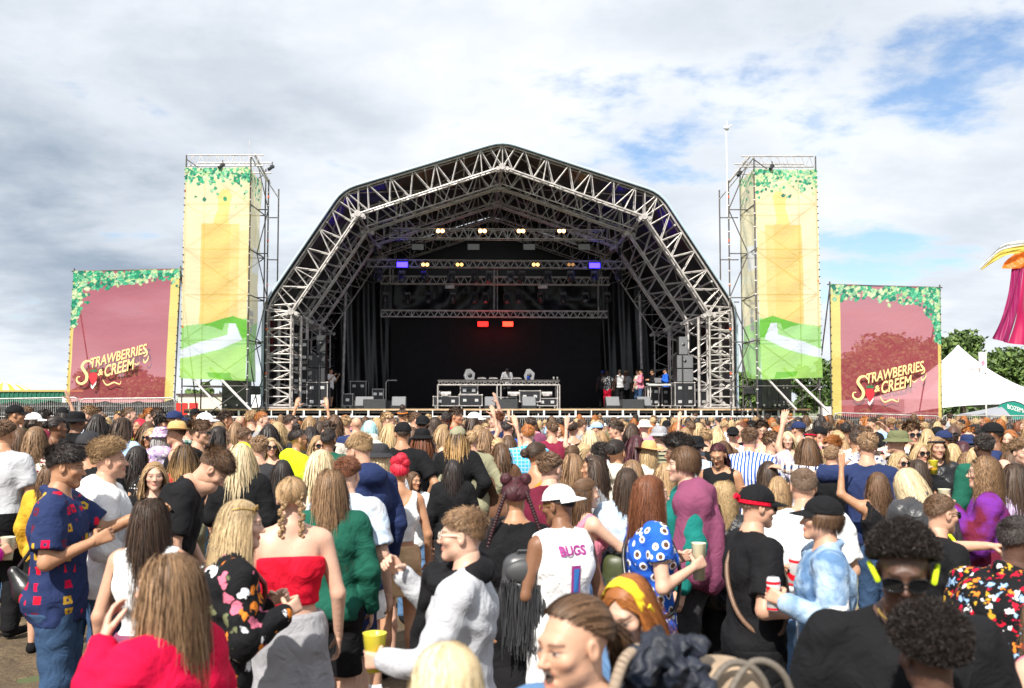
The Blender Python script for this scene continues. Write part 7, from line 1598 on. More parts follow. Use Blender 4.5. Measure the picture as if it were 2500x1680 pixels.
V,F=blob_mesh(lambda G:(G.cap((-.10,-.06,1.46),(-.20,-.03,1.40),.092,.095,.04,(1,1.25,1)),G.cap((-.20,-.03,1.40),(-.235,-.01,1.0),.075,.10,.04,(1,1.25,1)),G.cap((-.05,-.12,1.44),(-.12,-.13,1.1),.075,.085,.04),G.cap((-.13,-.13,1.25),(-.15,-.13,.95),.10,.10,.04)),(-.50,-.34,.75),(.1,.22,1.62),.013);V=V+.006*np.sin(V[:,[1,0,1]]*55+V[:,[2,2,2]]*8);link("draped_cloth",mesh_np("draped_cloth",V,F),i['root'],[cloth_mat('plum')])
i=hero("the black biker jacket",1768,1172,6.2,-22,'curly','blonde','jacket','leather:black','trousers','black',('down','down'),'pale',sex='f',label="person with bright blonde curls in a black leather jacket")
i=hero("the black cap and red bandana",1850,1180,4.75,-82,'fade','buzz','tee','black','trousers','black',(((.09,-.06,-.27),(.0,.15,-.31),'relax',(-.6,0,-.5)),'bent'),'fair',acc=(('cap','black'),('bandana','red'),('shades','frame')),bulk=1.12,label="broad person in a black tee, black cap and red bandana",pitch=.1);sling(i,mat("tan_leather",(.16,.09,.055),.5),-1)
b=MB();wp=i['j']['wrR'];d_=wp-i['j']['elR'];d_=d_/np.linalg.norm(d_);b.tube(wp-d_*.02,wp+d_*.012,.034,14);b.tube(wp-d_*.012+(.034,0,0),wp-d_*.012+(.045,0,0),.02,12);b.build("wristwatch",M['alu'],i['root'])
hold_can(i,'L',"white and red drink can held before the white tee by the capped person in black",(.1,.1,0))
i=hero("the plain white tee",1960,1143,5.35,-5,'fade','buzz','tee','white','jeans','denim',('bent','down'),'fair',bulk=1.1,label="person with cropped hair in a plain white tee seen from behind",fold=.008)
i=hero("the denim shirt and cap",2003,1207,4.45,82,'curtain','brown','jacket','wash:denim,ltdenim','jeans','denim',('down','bent'),'fair',acc=(('cap','black'),),label="person in profile wearing a black cap, open light denim shirt and white tee",pitch=-.05)
V,F=T_mesh(('t_under',),lambda:top_geo('m',i['j'],'tee',.014,1.0,3,None,.002));V2=V[:,:]*(1,1,1);link("t_shirt",mesh_np("t_shirt",V2,F),i['root'],[cloth_mat('white')])
hold_can(i,'L',"white and red drink can held upright by the person in light denim",(0,0,2));c_=grip_point(i,'R');r=empty("phone",c_,1.2,"rose gold phone held low by the person in light denim","phone","phones in hands");b=MB();b.box((0,0,0),(.075,.01,.15),Matrix.Rotation(1.2,3,'Y'),bev=.003);b.build("body",mat("rose_gold",(.62,.36,.27),.3,.5),r)
i=hero("the outstretched arm",2298,1208,4.9,-76,'fade','brown','tee','black','trousers','black',('down',((.10,.24,-.02),(.02,.52,-.01),'point',(0,-.3,-1))),'fair',acc=(('shades','frame'),),mouth=1,lean=.18,label="smiling person in wraparound sunglasses and black tee pointing with outstretched arm")
hold_can(H["the colourful floral shirt"],'L',"white and red drink can tilted beside the floral shirt",(.5,.3,0))
i=hero("the purple denim jacket",2398,1112,6.3,68,'curly','lbrown','jacket','tiedye:purple,burgundy','jeans','jeans',('down','cupup'),'pale',sex='f',label="person with big light brown curls in a purple denim jacket",acc=(('glasses','frame'),('headshades','frame')),bulk=1.05);hold_cup(i,'L',CUPC,"clear cup of beer raised by the purple denim jacket",.95)
i=hero("the grey leather back",2215,1143,6.2,20,'long','plat','jacket','leather:charcoal','jeans','black',('down','bent'),'pale',sex='f',lean=.30,pitch=.4,label="platinum-haired person leaning forward in a charcoal leather jacket",bulk=1.08);sling(i,cloth_mat('neon'),-1)
i=hero("the magenta sleeve",-78,1150,5.6,-70,'long','brown','jacket','hotpink','jeans','black',('bent','bent'),'fair',label="person at the edge of view of whom only a magenta sleeve and legs show",sex='f')
i=hero("the grey-white tee",14,1026,8.4,-8,'short','brown','tee','lgrey','trousers','black',('bent','down'),'tan',label="person with brown hair, pale grey tee and black overskirt at the edge of view",lod=1)
b=MB();b.lathe([(.19,1.0),(.225,.62),(.215,.62)],20);b.build("tied_jacket",cloth_mat('black'),H["the grey-white tee"]['root'])
hold_cup(H["the magenta sleeve"],'R',CUPC,"dark drink in a clear cup held by the magenta sleeve",1.0)
# ---- middle and back rows:  px;py;D;yaw;hair;colour;top;cloth;skin;arms;extras;description;nick
ROWS="""40;987;12.5;-80;fade;black;tee;olive;tan;down/down;cap=black;bearded person in an olive tee and black cap;the olive tee
68;992;17;-70;short;brown;tee;grey;fair;down/down;;person with short brown hair looking aside
60;1011;15;-30;short;dark;tee;charcoal;fair;down/down;;person with short dark hair in a charcoal tee
85;1006;11.8;-80;wavy;dark;jacket;red;brown;down/down;cap=white;person in a white cap and red jacket;the white cap and red jacket
112;1001;15;-60;curlbush;black;tee;maroon;brown;down/down;;person with bushy black hair
152;993;15;60;long;black;sweat;charcoal;fair;up/down;cap=black;person in a black cap with raised arm
141;1016;10.4;-62;bun;black;cami;orange;brown;down/down;headshades=frame;person with black bun and bare brown shoulders;the bare brown shoulders
189;1002;11;0;short;black;jacket;black;brown;down/down;bucket=black;person in a black bucket hat and black jacket;the black bucket hat
217;991;14;100;curlytop;lbrown;shirt;ltblue;fair;down/down;;person with curly light brown hair;the curly light brown hair
238;993;17;-120;short;dark;tee;navy;fair;down/down;;person in headphones by the scrim
240;1009;11;10;thick;black;tee;black;tan;down/down;;person with a great mass of black hair
252;1030;11;172;long;dark;tank;black;fair;down/down;shades=frame;person in sunglasses tilting the head to the camera;the tilted sunglasses
222;1050;6.9;-20;fade;black;tee;black;tan;down/down;cap=charcoal;person in a large black cap behind the curly white hoodie
293;1001;16;120;fade;dark;tee;black;tan;down/down;headshades=gold;person in black with sunglasses pushed up
303;1017;9.6;-14;curly;dark;jacket;wash:sky,ltdenim;fair;down/bent;;person with dark curls in a sky denim jacket;the sky denim jacket
318;995;15;-75;fade;brown;tee;black;pale;down/down;;person with cropped brown hair looking toward the stage
50;1043;9.0;5;long;brown;tee;black;fair;down/down;;person with straight dark brown hair
90;1039;8.4;22;wavy;lbrown;tee;floral:cream,maroon,black,olive;fair;down/down;;person with wavy brown hair in a cream floral blouse;the cream floral blouse
341;1021;12.5;150;longup;crimson;tank;neon;tan;down/down;;person with a scarlet wig and neon top;the scarlet wig
368;996;16;-70;short;ginger;tee;grey;pale;down/down;;person with copper hair by the scrim fence
387;996;15;-70;short;dark;shirt;floral:navy,white,sky;fair;down/down;glasses=frame;person in glasses and a navy floral shirt
401;1008;12;-72;curlytop;black;tee;charcoal;fair;down/down;glasses=frame;person with black curls and glasses;the black curls and glasses
429;1001;12;-80;short;brown;tee;maroon;fair;down/down;cap=navy;person in a navy peaked cap;the navy peaked cap
458;1014;14;-60;short;black;tee;black;brown;down/down;;person with short black hair
477;996;19;-60;short;black;tee;black;tan;down/down;cap=black;person in a black cap far toward the stage
503;1006;12.5;-85;short;brown;tee;white;fair;down/down;cap=white;person in a white peaked cap and white tee;the white peaked cap
553;1002;14;-70;curlytop;dark;tee;charcoal;tan;down/down;;person with short dark curls
587;1015;14;-20;bald;black;tank;tan;fair;down/down;;bald person in a beige vest
616;1002;14;0;short;sandy;tee;black;fair;down/down;;person with neat sandy hair in black
362;1027;10.8;0;long;brown;tee;black;fair;down/down;;person with long brown hair in black
370;1043;10.0;188;wavy;blonde;cami;white;tan;chest/bent;shades=frame;blonde person in sunglasses and a white top;the blonde in white
393;1040;10.6;20;bob;grey;hoodie;floral:lilac,purple,white,pink;pale;down/down;bucket=floral:lilac,purple,white,pink;person in a lilac paisley hood;the lilac paisley hood
429;1031;10.4;98;short;brown;tank;black;fair;down/down;widehat=straw;laughing person in a straw cowboy hat;the straw cowboy hat
462;1028;12.5;-40;short;black;jacket;tiedye:dgreen,white;fair;down/down;cap=black;person in a black cap and green-white jacket
490;1025;9.6;-82;quiff;brown;tee;black;fair;down/down;shades=frame;person in profile with sunglasses and black tee;the profile in black tee
535;1028;11.2;-6;long;sandy;cami;cream;fair;down/down;band=black;person with long sandy hair and a black hairband
537;1038;9.2;-55;wavy;black;cami;floral:cream,rose,olive;pale;down/down;;person with glossy black waves and a tattooed back;the glossy black waves
577;1028;12;12;long;lbrown;cami;rose;fair;down/down;;person with long light brown hair
598;1043;10.6;-14;fade;brown;tee;charcoal;fair;down/down;;person with a skin fade in charcoal
451;1082;7.8;8;thick;ombre;cami;red;fair;down/down;;person with brown-to-blonde hair and thin red straps;the thin red straps
340;1086;7.7;-16;wavy;black;cami;dots:black,white;fair;down/down;;person with long black waves and spotted top;the long black waves
378;1124;6.1;196;longup;sandy;tee;black;pale;down/down;earring=gold;frowning person with pulled-back sandy hair facing the camera;the frowning face
590;1080;6.9;2;thick;plat;jacket;black;pale;down/bent;band=neon;person with waist-long platinum hair and neon hairband;the neon hairband
641;1005;13.5;-80;fade;ginger;tee;grey;pale;down/down;;person with a cropped ginger head
709;1012;14;-80;fade;dark;tee;maroon;pale;down/down;shades=frame;person with shaved sides and glasses
757;1014;13.5;0;long;sandy;cami;tan;tan;up/up;;person throwing both hands in the air;the two raised hands
816;1010;12.8;10;wavy;brown;cami;white;fair;down/down;;person with full brown waves
845;1016;14.5;30;short;sandy;tee;white;fair;down/down;;person with short sandy hair in white
870;1019;13.6;0;bald;black;tee;navy;fair;down/down;;bald person in navy;the bald head
901;1025;12.6;0;bob;teal;tee;white;pale;down/down;;person with pale turquoise hair;the turquoise hair
920;1017;15.5;20;curly;blonde;tee;cream;pale;down/down;;person with short blonde curls
658;1033;10.8;6;long;black;tee;black;fair;down/down;;person with long black hair in black
680;1028;11;-6;wavy;blonde;tee;charcoal;fair;down/down;;person with wavy blonde hair
697;1046;11.6;4;long;rootblonde;cami;black;fair;down/down;;person with dark-rooted blonde hair
730;1033;9.8;-58;topbun;black;hoodie;neon;tan;down/down;shades=frame;person with topknot in a neon yellow hoodie;the neon yellow hoodie
759;1041;10.3;0;wavy;black;tee;white;tan;down/down;;person with long black hair down the back
780;1027;12.8;0;longup;dark;tee;charcoal;fair;down/down;;person with long dark hair in charcoal
801;1028;12.2;60;quiff;dark;tee;cream;fair;down/down;;person with dark quiff turned aside
778;1061;9.0;176;long;sandy;cami;white;fair;bent/bent;shades=frame;person in sunglasses facing the camera;the facing sunglasses
803;1050;9.8;0;fade;black;shirt;dgreen;brown;down/down;;person with short black hair and a green collar;the green collar
907;1057;10.6;0;bob;ginger;tee;white;pale;down/down;bucket=cream;person in a cream bucket hat
924;1079;7.5;10;bob;plat;jacket;white;pale;down/down;bucket=charcoal;person in a dark grey bucket hat over blonde hair;the dark grey bucket hat
634;1065;8.7;-10;short;lbrown;tee;charcoal;fair;bent/down;;person in a charcoal tee with tattooed forearm;the tattooed forearm
662;1067;9.6;182;long;blonde;cami;black;fair;down/down;shades=frame;blonde person in large dark sunglasses
786;1095;6.7;-8;thick;plat;tee;white;pale;down/down;;person with windswept platinum hair;the windswept platinum hair
983;989;16.5;30;topbun;dark;tee;cream;tan;down/down;headband=orange;person with an orange headband and topknot highest in the crowd;the orange headband
948;1006;13.5;-80;short;sandy;tee;cream;fair;down/down;glasses=frame;person with sandy hair and glasses
1015;1006;14;-70;short;brown;tee;white;fair;down/down;;person with swept brown hair looking aside
1033;1012;12;0;fade;dark;tee;black;fair;down/down;capback=black;person in a backwards black cap;the backwards black cap
983;1028;9.6;-6;fade;dark;tee;black;tan;hip/hip;cap=black;broad person in a black cap, black tee and backpack;the black cap and backpack
1062;1016;13.5;0;bob;dark;tee;black;fair;down/down;;person with a dark bob
1090;1005;14.5;0;fade;black;tee;wash:pink,cream;dark;down/down;;person with close-cropped black hair in pale pink;the pale pink tee
1114;994;14.5;-75;quiff;dark;tee;red;tan;bent/down;;person with a black quiff and red top;the red top
1160;1005;13.5;-85;long;dark;tee;lilac;fair;down/down;cap=white;person in a white cap and lilac top
1211;1004;14.5;80;quiff;auburn;tee;navy;pale;up/down;;person in profile with auburn quiff and raised arm;the auburn quiff
1240;1027;13.2;-10;fade;black;tee;blue;fair;down/down;;person in a bright blue jacket top;the bright blue top
951;1031;10.2;6;long;blonde;tee;black;pale;down/down;;person with long straight blonde hair;the long straight blonde
1007;1040;12;0;wavy;brown;tee;charcoal;fair;down/down;;person with tousled brown hair
1031;1043;9.4;6;long;auburn;tee;charcoal;fair;down/down;bucket=black;person in a black bucket hat over long auburn hair;the auburn hair and bucket hat
1051;1035;11;0;long;dark;tee;black;fair;down/down;;person with long dark hair beside the bucket hat
1086;1034;10.6;-78;long;sandy;cami;black;pale;down/down;band=black;person in profile with blonde hair and bare shoulder;the bare pale shoulder
1119;1039;9.3;2;curly;ombre;jacket;black;fair;down/down;cap=khaki;person with blonde-tipped curls under a grey cap;the blonde-tipped curls
1151;1052;10.2;4;fade;sandy;jacket;khaki;fair;hip/hip;;person with cropped sandy hair in an olive field jacket;the olive field jacket
1168;1036;12;0;long;sandy;cami;white;fair;up/down;;person with fair hair and one arm up
1186;1045;10.8;0;wavy;lbrown;cami;white;fair;down/down;;person with loose light brown waves;the loose waves
1216;1068;10.6;10;bun;blonde;cami;white;fair;up/down;band=brown;person with blonde bun and raised arm
1222;1079;9.4;0;curly;brown;tee;brown;fair;down/down;;person with short springy brown curls
1241;1060;10.8;0;long;brown;tee;cream;fair;down/down;;person with straight brown hair
1295;1018;15.4;10;short;dark;tee;plum;tan;down/down;;person with short dark hair in plum
1267;1032;13.4;0;long;black;tee;black;fair;down/down;;person with long black hair
1288;1037;10.7;4;fade;ginger;shirt;check:turq,sky;pale;down/down;;ginger person in a turquoise checked shirt;the turquoise checked shirt
1347;1029;12.6;-6;short;brown;tee;maroon;fair;down/down;;person in a wide maroon tee;the maroon tee
1398;1028;13.2;-10;bun;dark;tank;black;fair;down/down;;person with clipped-up hair in a black vest;the black vest
1367;1036;15.5;160;long;ginger;tee;cream;pale;down/down;;pale person turned to the camera
1422;1024;16.5;-60;short;brown;tee;grey;fair;down/down;;person with brown hair near the barrier
1455;1029;14.6;60;short;brown;tee;white;fair;down/down;cap=sky;person in a pale blue cap;the pale blue cap
1503;1028;12.8;84;quiff;dark;tee;black;fair;down/down;;person with dark quiff in profile;the dark quiff
1523;1031;14.6;100;short;sandy;tee;blue;pale;down/down;;sandy person in blue
1440;1048;11.2;0;long;plat;tee;white;pale;down/wave;;person with straight platinum hair and a raised palm;the raised palm
1468;1050;12;0;long;sandy;tee;cream;fair;down/down;;person with honey blonde hair
1544;1032;12;0;long;dark;tee;black;fair;down/down;;person with long charcoal hair
1551;1060;9.3;-8;thick;burg;cami;white;fair;down/down;;person with long burgundy-brown hair;the burgundy-brown hair
1398;1086;8.5;0;halfup;brown;tee;sky;fair;down/down;;person with half-up brown hair
1426;1083;9.3;-146;long;blonde;tee;cream;pale;down/down;;fair-haired person looking down and aside
1467;1082;8.8;-8;curlytop;black;tee;pink;brown;down/down;;person with two-tone dark curls
1505;1072;7.9;-24;bun;black;hoodie;cream;tan;down/down;;person with dark gathered curls in a cream hoodie;the cream hoodie
1314;1079;7.5;-34;bun;dark;cami;orange;tan;down/down;;person with dark bun and thin orange straps;the thin orange straps
1344;1105;6.4;-22;short;brown;jacket;burgundy;pale;down/down;;person with thinning brown hair in burgundy;the thinning hair
1398;1105;7.3;0;thick;lbrown;tee;cream;fair;down/down;;person with ironed-straight light brown hair;the ironed-straight hair
1447;1109;6.9;66;thick;dark;tee;grey;tan;bent/down;headshades=frame;person in profile with sunglasses in dark hair;the grey tee profile
1541;1120;6.9;0;long;lbrown;tee;cream;fair;down/down;;person with centre-parted light brown hair
1573;1023;14.6;0;short;sandy;tee;pink;pale;down/down;bucket=cream;person in a cream bucket hat near the barrier
1592;1032;15.6;0;wavy;ginger;tee;cream;pale;down/down;;person with wavy copper hair
1610;1038;10.8;6;short;brown;tee;hstripe:khaki,black;fair;down/down;bucket=grey;person in a grey bucket hat and green striped tee;the grey bucket hat
1627;1025;17.4;160;short;black;tee;black;pale;down/down;cap=black;person in a tiny black cap by the barrier
1651;1029;15;0;wavy;ginger;tee;black;pale;down/down;;person with coppery hair
1684;1027;14.4;0;bun;brown;tee;cream;fair;down/down;;person with a brown bun
1704;1031;14.2;0;wavy;blonde;tee;white;pale;down/wave;;blonde person with bare arm lifted
1673;1042;12.8;0;long;sandy;cami;white;fair;down/down;;person with straight sandy hair
1723;1046;11.6;0;short;sandy;tee;black;fair;down/down;;person with a bowl of sandy hair;the bowl of sandy hair
1749;1039;11.8;-20;wavy;rootblonde;cami;white;fair;down/down;;person with streaked blonde waves
1789;1040;12.4;0;fade;dark;tee;white;fair;down/down;capback=black;person in a black cap and white tee;the black cap and white tee
1809;1030;13.6;110;fade;auburn;tee;black;pale;down/down;;person with cropped auburn hair in profile
1832;1028;14.6;0;curlbush;black;tee;black;brown;down/down;;person with round black hair
1860;1028;12.6;140;quiff;dark;tee;pink;fair;down/down;glasses=frame;person in round glasses looking aside;the round glasses
1650;1057;8.1;76;bigafro;black;jacket;charcoal;brown;down/down;;person in profile with a huge black afro;the huge black afro
1697;1061;9.2;-6;short;black;shirt;wash:ltblue,khaki;brown;down/down;bucket=black;person in a black bucket hat and mint shirt;the mint shirt
1583;1078;10;20;bob;blonde;tee;cream;fair;down/down;widehat=straw;person in a tilted straw hat
1753;1083;8.1;148;halfup;burg;halter;black;tan;down/down;glasses=frame;person in a black halter top looking down;the black halter
1768;1074;9.6;-20;long;brown;tee;black;fair;down/down;;person with swept brown hair behind the halter top
1831;1045;9.5;-24;short;brown;shirt;stripe:white,blue;fair;down/down;;person in a blue striped shirt;the blue striped shirt
1622;1127;7.2;-10;long;sandy;tee;white;fair;down/down;;person with yellow-blonde hair and white top
1874;1123;7.7;0;long;dark;cami;white;tan;shoulder/down;;person with long dark hair and lifted tan arm;the lifted tan arm
1897;1038;12.8;0;pony;ginger;tee;cream;pale;down/down;;person with a ginger ponytail
1923;1034;13;0;long;dark;tee;black;fair;down/down;;person with long dark hair by the barrier
1948;1027;12.6;0;short;dark;tee;charcoal;fair;down/down;cap=navy;person in a navy cap under the mast
2016;1030;13.6;-10;fade;dark;tee;cream;fair;down/down;;person with dark fade
1998;1039;12;70;short;dark;tee;pink;fair;down/down;cap=black;person in a black cap and pink tee
1979;1050;12;100;short;dark;tee;charcoal;tan;down/down;headband=crimson;person in a crimson bandana;the crimson bandana
2129;1019;17;100;short;dark;tee;black;fair;down/down;;person with dark hair high against the wire fence
2115;1042;11.6;0;short;brown;tee;floral:cream,rose,olive;fair;head/down;;person with an arm folded over the head;the arm over the head
2064;1032;14;0;short;black;tee;black;brown;down/down;;person with flat black hair
2031;1044;14;172;bun;dark;tee;cream;pale;down/down;;person peering toward the camera
2042;1050;11.6;0;bun;blonde;tee;cream;pale;down/down;;person with a smooth blonde bun
2096;1038;12.6;0;quiff;dark;tee;navy;fair;down/down;;person with a dark quiff from behind
1886;1053;10.1;-104;quiff;brown;shirt;floral:lgrey,navy,white;fair;bent/down;;person with brown quiff and pale patterned shirt;the pale patterned shirt
1923;1052;10.6;178;longup;plat;tank;charcoal;pale;down/down;;person with scraped-back platinum hair facing the camera;the scraped-back platinum
1972;1067;8.3;-4;thick;brown;tee;stripe:white,lilac;fair;down/up;headshades=gold;person with glossy brown hair raising one arm;the glossy brown hair
2030;1064;9.8;96;quiff;ginger;tee;white;pale;down/down;shades=frame;person in profile with ginger quiff and sunglasses;the ginger quiff
2001;1094;9.8;0;bob;blonde;tee;sky;pale;down/down;;person with a pale blonde bob
2030;1087;8.9;-6;fade;lbrown;tank;black;fair;down/down;;person with a skin fade in a black sleeveless top;the black sleeveless top
2055;1069;11;0;long;sandy;tee;cream;fair;down/down;;person with long dull blonde hair
2091;1050;9.4;-4;fade;dark;shirt;floral:lgrey,lilac,khaki,navy;tan;down/down;;person in a faded floral shirt;the faded floral shirt
2116;1057;7.9;-14;short;lbrown;tee;navy;fair;down/out;;person in a navy tee reaching a checked arm out;the navy tee
2226;1030;10;188;quiff;brown;shirt;floral:white,rose,navy;fair;down/chest;shades=frame;person in sunglasses and floral shirt touching the face;the hand to the face
2188;1048;9.2;84;short;brown;shirt;dots:black,white;fair;down/down;bucket=olive;person in an olive fishing hat and polka dot shirt;the polka dot shirt
2263;1045;11;0;wavy;blonde;tee;cream;fair;down/down;;person with tousled blonde hair
2287;1040;12;0;short;black;tee;black;fair;down/down;cap=black;person in a plain black cap
2301;1049;11;20;bun;black;tee;charcoal;tan;down/down;cap=navy;person in a dark blue cap
2327;1038;11.4;152;bald;black;tee;black;dark;down/down;shades=frame;bald person in dark glasses;the bald head and dark glasses
2338;1031;13.4;0;short;lbrown;tee;grey;fair;down/down;;person with short light brown hair
2364;1043;12.6;150;short;ginger;tee;purple;pale;down/down;;ginger person in purple
2378;1036;13;40;short;black;tee;maroon;brown;down/down;;person with sleek black hair
2361;1058;10.2;0;wavy;black;tee;black;brown;down/down;bucket=navy;person in a navy bucket hat;the navy bucket hat
2348;1075;10.8;0;bob;burg;tee;cream;fair;down/down;;person with a wine red bob;the wine red bob
2419;1029;9.3;64;fade;black;tee;navy;brown;down/down;cap=black;person in profile with black cap and navy jersey;the navy jersey
2400;1060;8.4;10;short;black;jacket;dgreen;dark;down/down;;person with short black hair and dark green jacket;the dark green jacket
2382;1090;9.4;0;bob;blonde;tee;cream;pale;down/down;headshades=gold;blonde person with round glasses on the crown
2464;1047;9.5;132;long;ginger;tee;cream;pale;down/down;;stern ginger person facing the camera;the stern ginger face
2494;1071;8.6;160;curlytop;lbrown;tee;charcoal;pale;down/down;;curly-haired person at the edge of view
2246;1078;8.4;-138;long;blonde;tee;cream;fair;bent/down;shades=frame;blonde person in round black sunglasses;the round black sunglasses
2287;1064;8.4;186;longup;sandy;jacket;leather:black;fair;cupup/down;headband=charcoal;person in a black headband and biker jacket with a cup;the black headband
2323;1081;9.8;0;long;blonde;tee;black;pale;down/down;;person with wavy blonde hair behind the biker jacket
2197;1102;7.9;-152;curly;blonde;cami;cream;fair;down/down;shades=frame;person with crimped blonde hair and sunglasses;the crimped blonde hair
2237;1119;7.4;0;long;dark;tee;black;fair;down/down;;person with dark hair before the crimped blonde
2359;1101;8.8;20;wavy;lbrown;tank;teal;fair;down/down;;person with light brown waves and teal top
2450;1086;9.3;0;curlbush;lbrown;tee;charcoal;fair;down/down;;person with a mop of brown curls
2461;1100;8.3;10;long;brown;tee;charcoal;fair;down/down;;person with heavy brown hair
2476;1127;6.9;10;thick;dark;tee;lilac;fair;down/down;;person with very dark straight hair at the edge of view;the very dark straight hair
2448;1121;8.0;0;bald;buzz;tee;black;pale;down/down;;person with a shaved pale crown
2140;1150;7.0;-6;wavy;brown;cami;black;tan;down/wave;;person with brown waves and a bangled hand raised;the bangled hand
2300;1170;7.2;-4;short;black;tee;black;tan;down/down;cap=black;person in a black cap below the raised beer;the cap below the beer
1106;1120;8.2;0;long;black;jacket;black;fair;down/down;;person in black with a low dark ponytail
1900;1160;6.9;0;wavy;sandy;cami;white;fair;down/down;;person with sandy hair behind the cap and bandana
1010;1150;9;190;bob;brown;tee;white;tan;bent/down;;person with bare legs beyond the scarlet updo
122;1130;7.2;0;wavy;brown;jacket;mustard;fair;down/down;;person in mustard behind the patterned navy shirt
690;1120;7.6;0;long;black;tee;black;fair;down/bent;;person in black holding a cup beyond the braids""".split("\n")
NICK=[]
POSE_SW={'down/down':3}
rr=random.Random(21)
CUPS={370:('L',CUPW,"white cup held by the blonde in white"),2287:('R',CUPY,"amber cup held by the black headband"),303:('L',CUPW,"white can held by the sky denim jacket"),690:('L',CUPY,"yellow cup held beyond the braids"),590:('L',CUPC,"clear cup of beer held by the neon hairband"),1010:('R',CUPW,"white cup held beyond the scarlet updo"),1886:('R',CUPC,"cup held by the pale patterned shirt")}
BOT=['jeans','trousers','shorts','skirt']
for n_,row in enumerate(ROWS):
 f=row.split(';');px,py,D,yaw=float(f[0]),float(f[1]),float(f[2])*(1.20 if f[4]in('long','wavy','thick','curly','halfup','longup')else 1.10),float(f[3])+rr.uniform(-16,16);acc=[]
 for a_ in(f[10].split('|')if f[10]else[]):
  k_,c_=a_.split('=',1);acc.append((k_,c_))
 arms=tuple(f[9].split('/'));
 if arms==('down','down')and n_%3==0:arms=(('bent','down'),('down','hug'),('phone','down'),('hip','bent'))[n_//3%4]
 sexm=f[4]in('short','quiff','fade','curlytop','afro','bigafro','curlbush','bald','curtain','swept')
 bt=BOT[(n_*7)%(3 if sexm else 4)];bc=['jeans','black','denim','khaki','charcoal','white'][(n_*5)%6];lod=0 if D<6.5 else(1 if D<11 else 2)
 i=person(px,py,D,yaw,f[4],f[5],f[6],f[7],bt,bc,arms,f[8],lod,sex='m' if sexm else 'f',acc=tuple(acc),label=f[11],seed=n_,lean=.0,hyaw=rr.choice((-.35,0,0,.35)),pitch=.35 if 'down' in f[11].split()else.0,bulk=1.0 if n_%4 else 1.08)
 i['nick']=f[12]if len(f)>12 else None;H['r%d'%n_]=i
 if arms[0]=='phone' and i['nick']:hold_phone(i,'R','dark phone held by the person with '+i['nick'])
 if int(px)in CUPS:s_,m_,lb=CUPS[int(px)];hold_cup(i,s_,m_,lb)
def find(px):return next(i for i in PEOPLE if abs(i['px']-px)<.6)
backpack(find(983),"shiny black sling backpack on the broad capped person in black",LEA,w=.13,h=.19,z=1.2,x=.04)
i=find(2116);
j=i['j'];b=MB();b.tube(j['shL'],j['elL'],.068,12,.062);b.tube(j['elL'],j['wrL'],.060,12,.042);b.build("checked_sleeve",cloth_mat('plaid:white,navy,tan'),i['root'])
j_=find(2188)
for px,py,rot,m,lb in((10,1527,1.4,M['white'],"crushed white cup lying on the mud"),(92,1517,1.2,CUPC,"amber plastic cup on its side in the mud"),(1706,1585,1.4,CUPC,"yellow-tinted cup on the mud behind the rucksack")):
 p0=P(px,py,10);d_=p0-Vector((0,0,HC));t_=-(HC-.04)/d_.z;q_=Vector((0,0,HC))+d_*t_;c_=cup(q_,m,lb,"cups dropped on the mud");c_.rotation_euler=(rot,.2,px%3)
dk=lambda px,py,ys,**k:None
def on_stage(px,pytop,ys,yaw,label,riser=0.0,**k):
 p=stage_pt(px,pytop,ys);s_=(p.z-DECK-riser)/1.765;return person(px,pytop,0,yaw,label=label,loc=(p.x,p.y,DECK-.015+riser),H=min(1.12,s_),lod=1,group="people on the stage",**k)
i=on_stage(1238,893,5.9,180,"person in black cap and black shirt bent over the DJ decks",riser=.30,hair='fade',hc='dark',top='lshirt',tc_='grey',bot='jeans',bc='charcoal',arms=('low','low'),skin='tan',acc=(('cap','black'),),pitch=.6,lean=.35)
b=MB();b.box((0,0,DECK+.135),(3.0,1.4,.27));o=b.build("riser",M['deckw'],None,"low black riser under the DJ","riser");p=stage_pt(1238,940,5.9);o.location=(p.x,p.y,0)
i=on_stage(807,897,3.2,-112,"person in a white tee taking pictures beside the speaker stack",hair='short',hc='dark',top='tee',tc_='white',bot='shorts',bc='black',arms=('phone','phone'),skin='fair');hold_phone(i,'L',"small dark camera held by the photographer on stage")
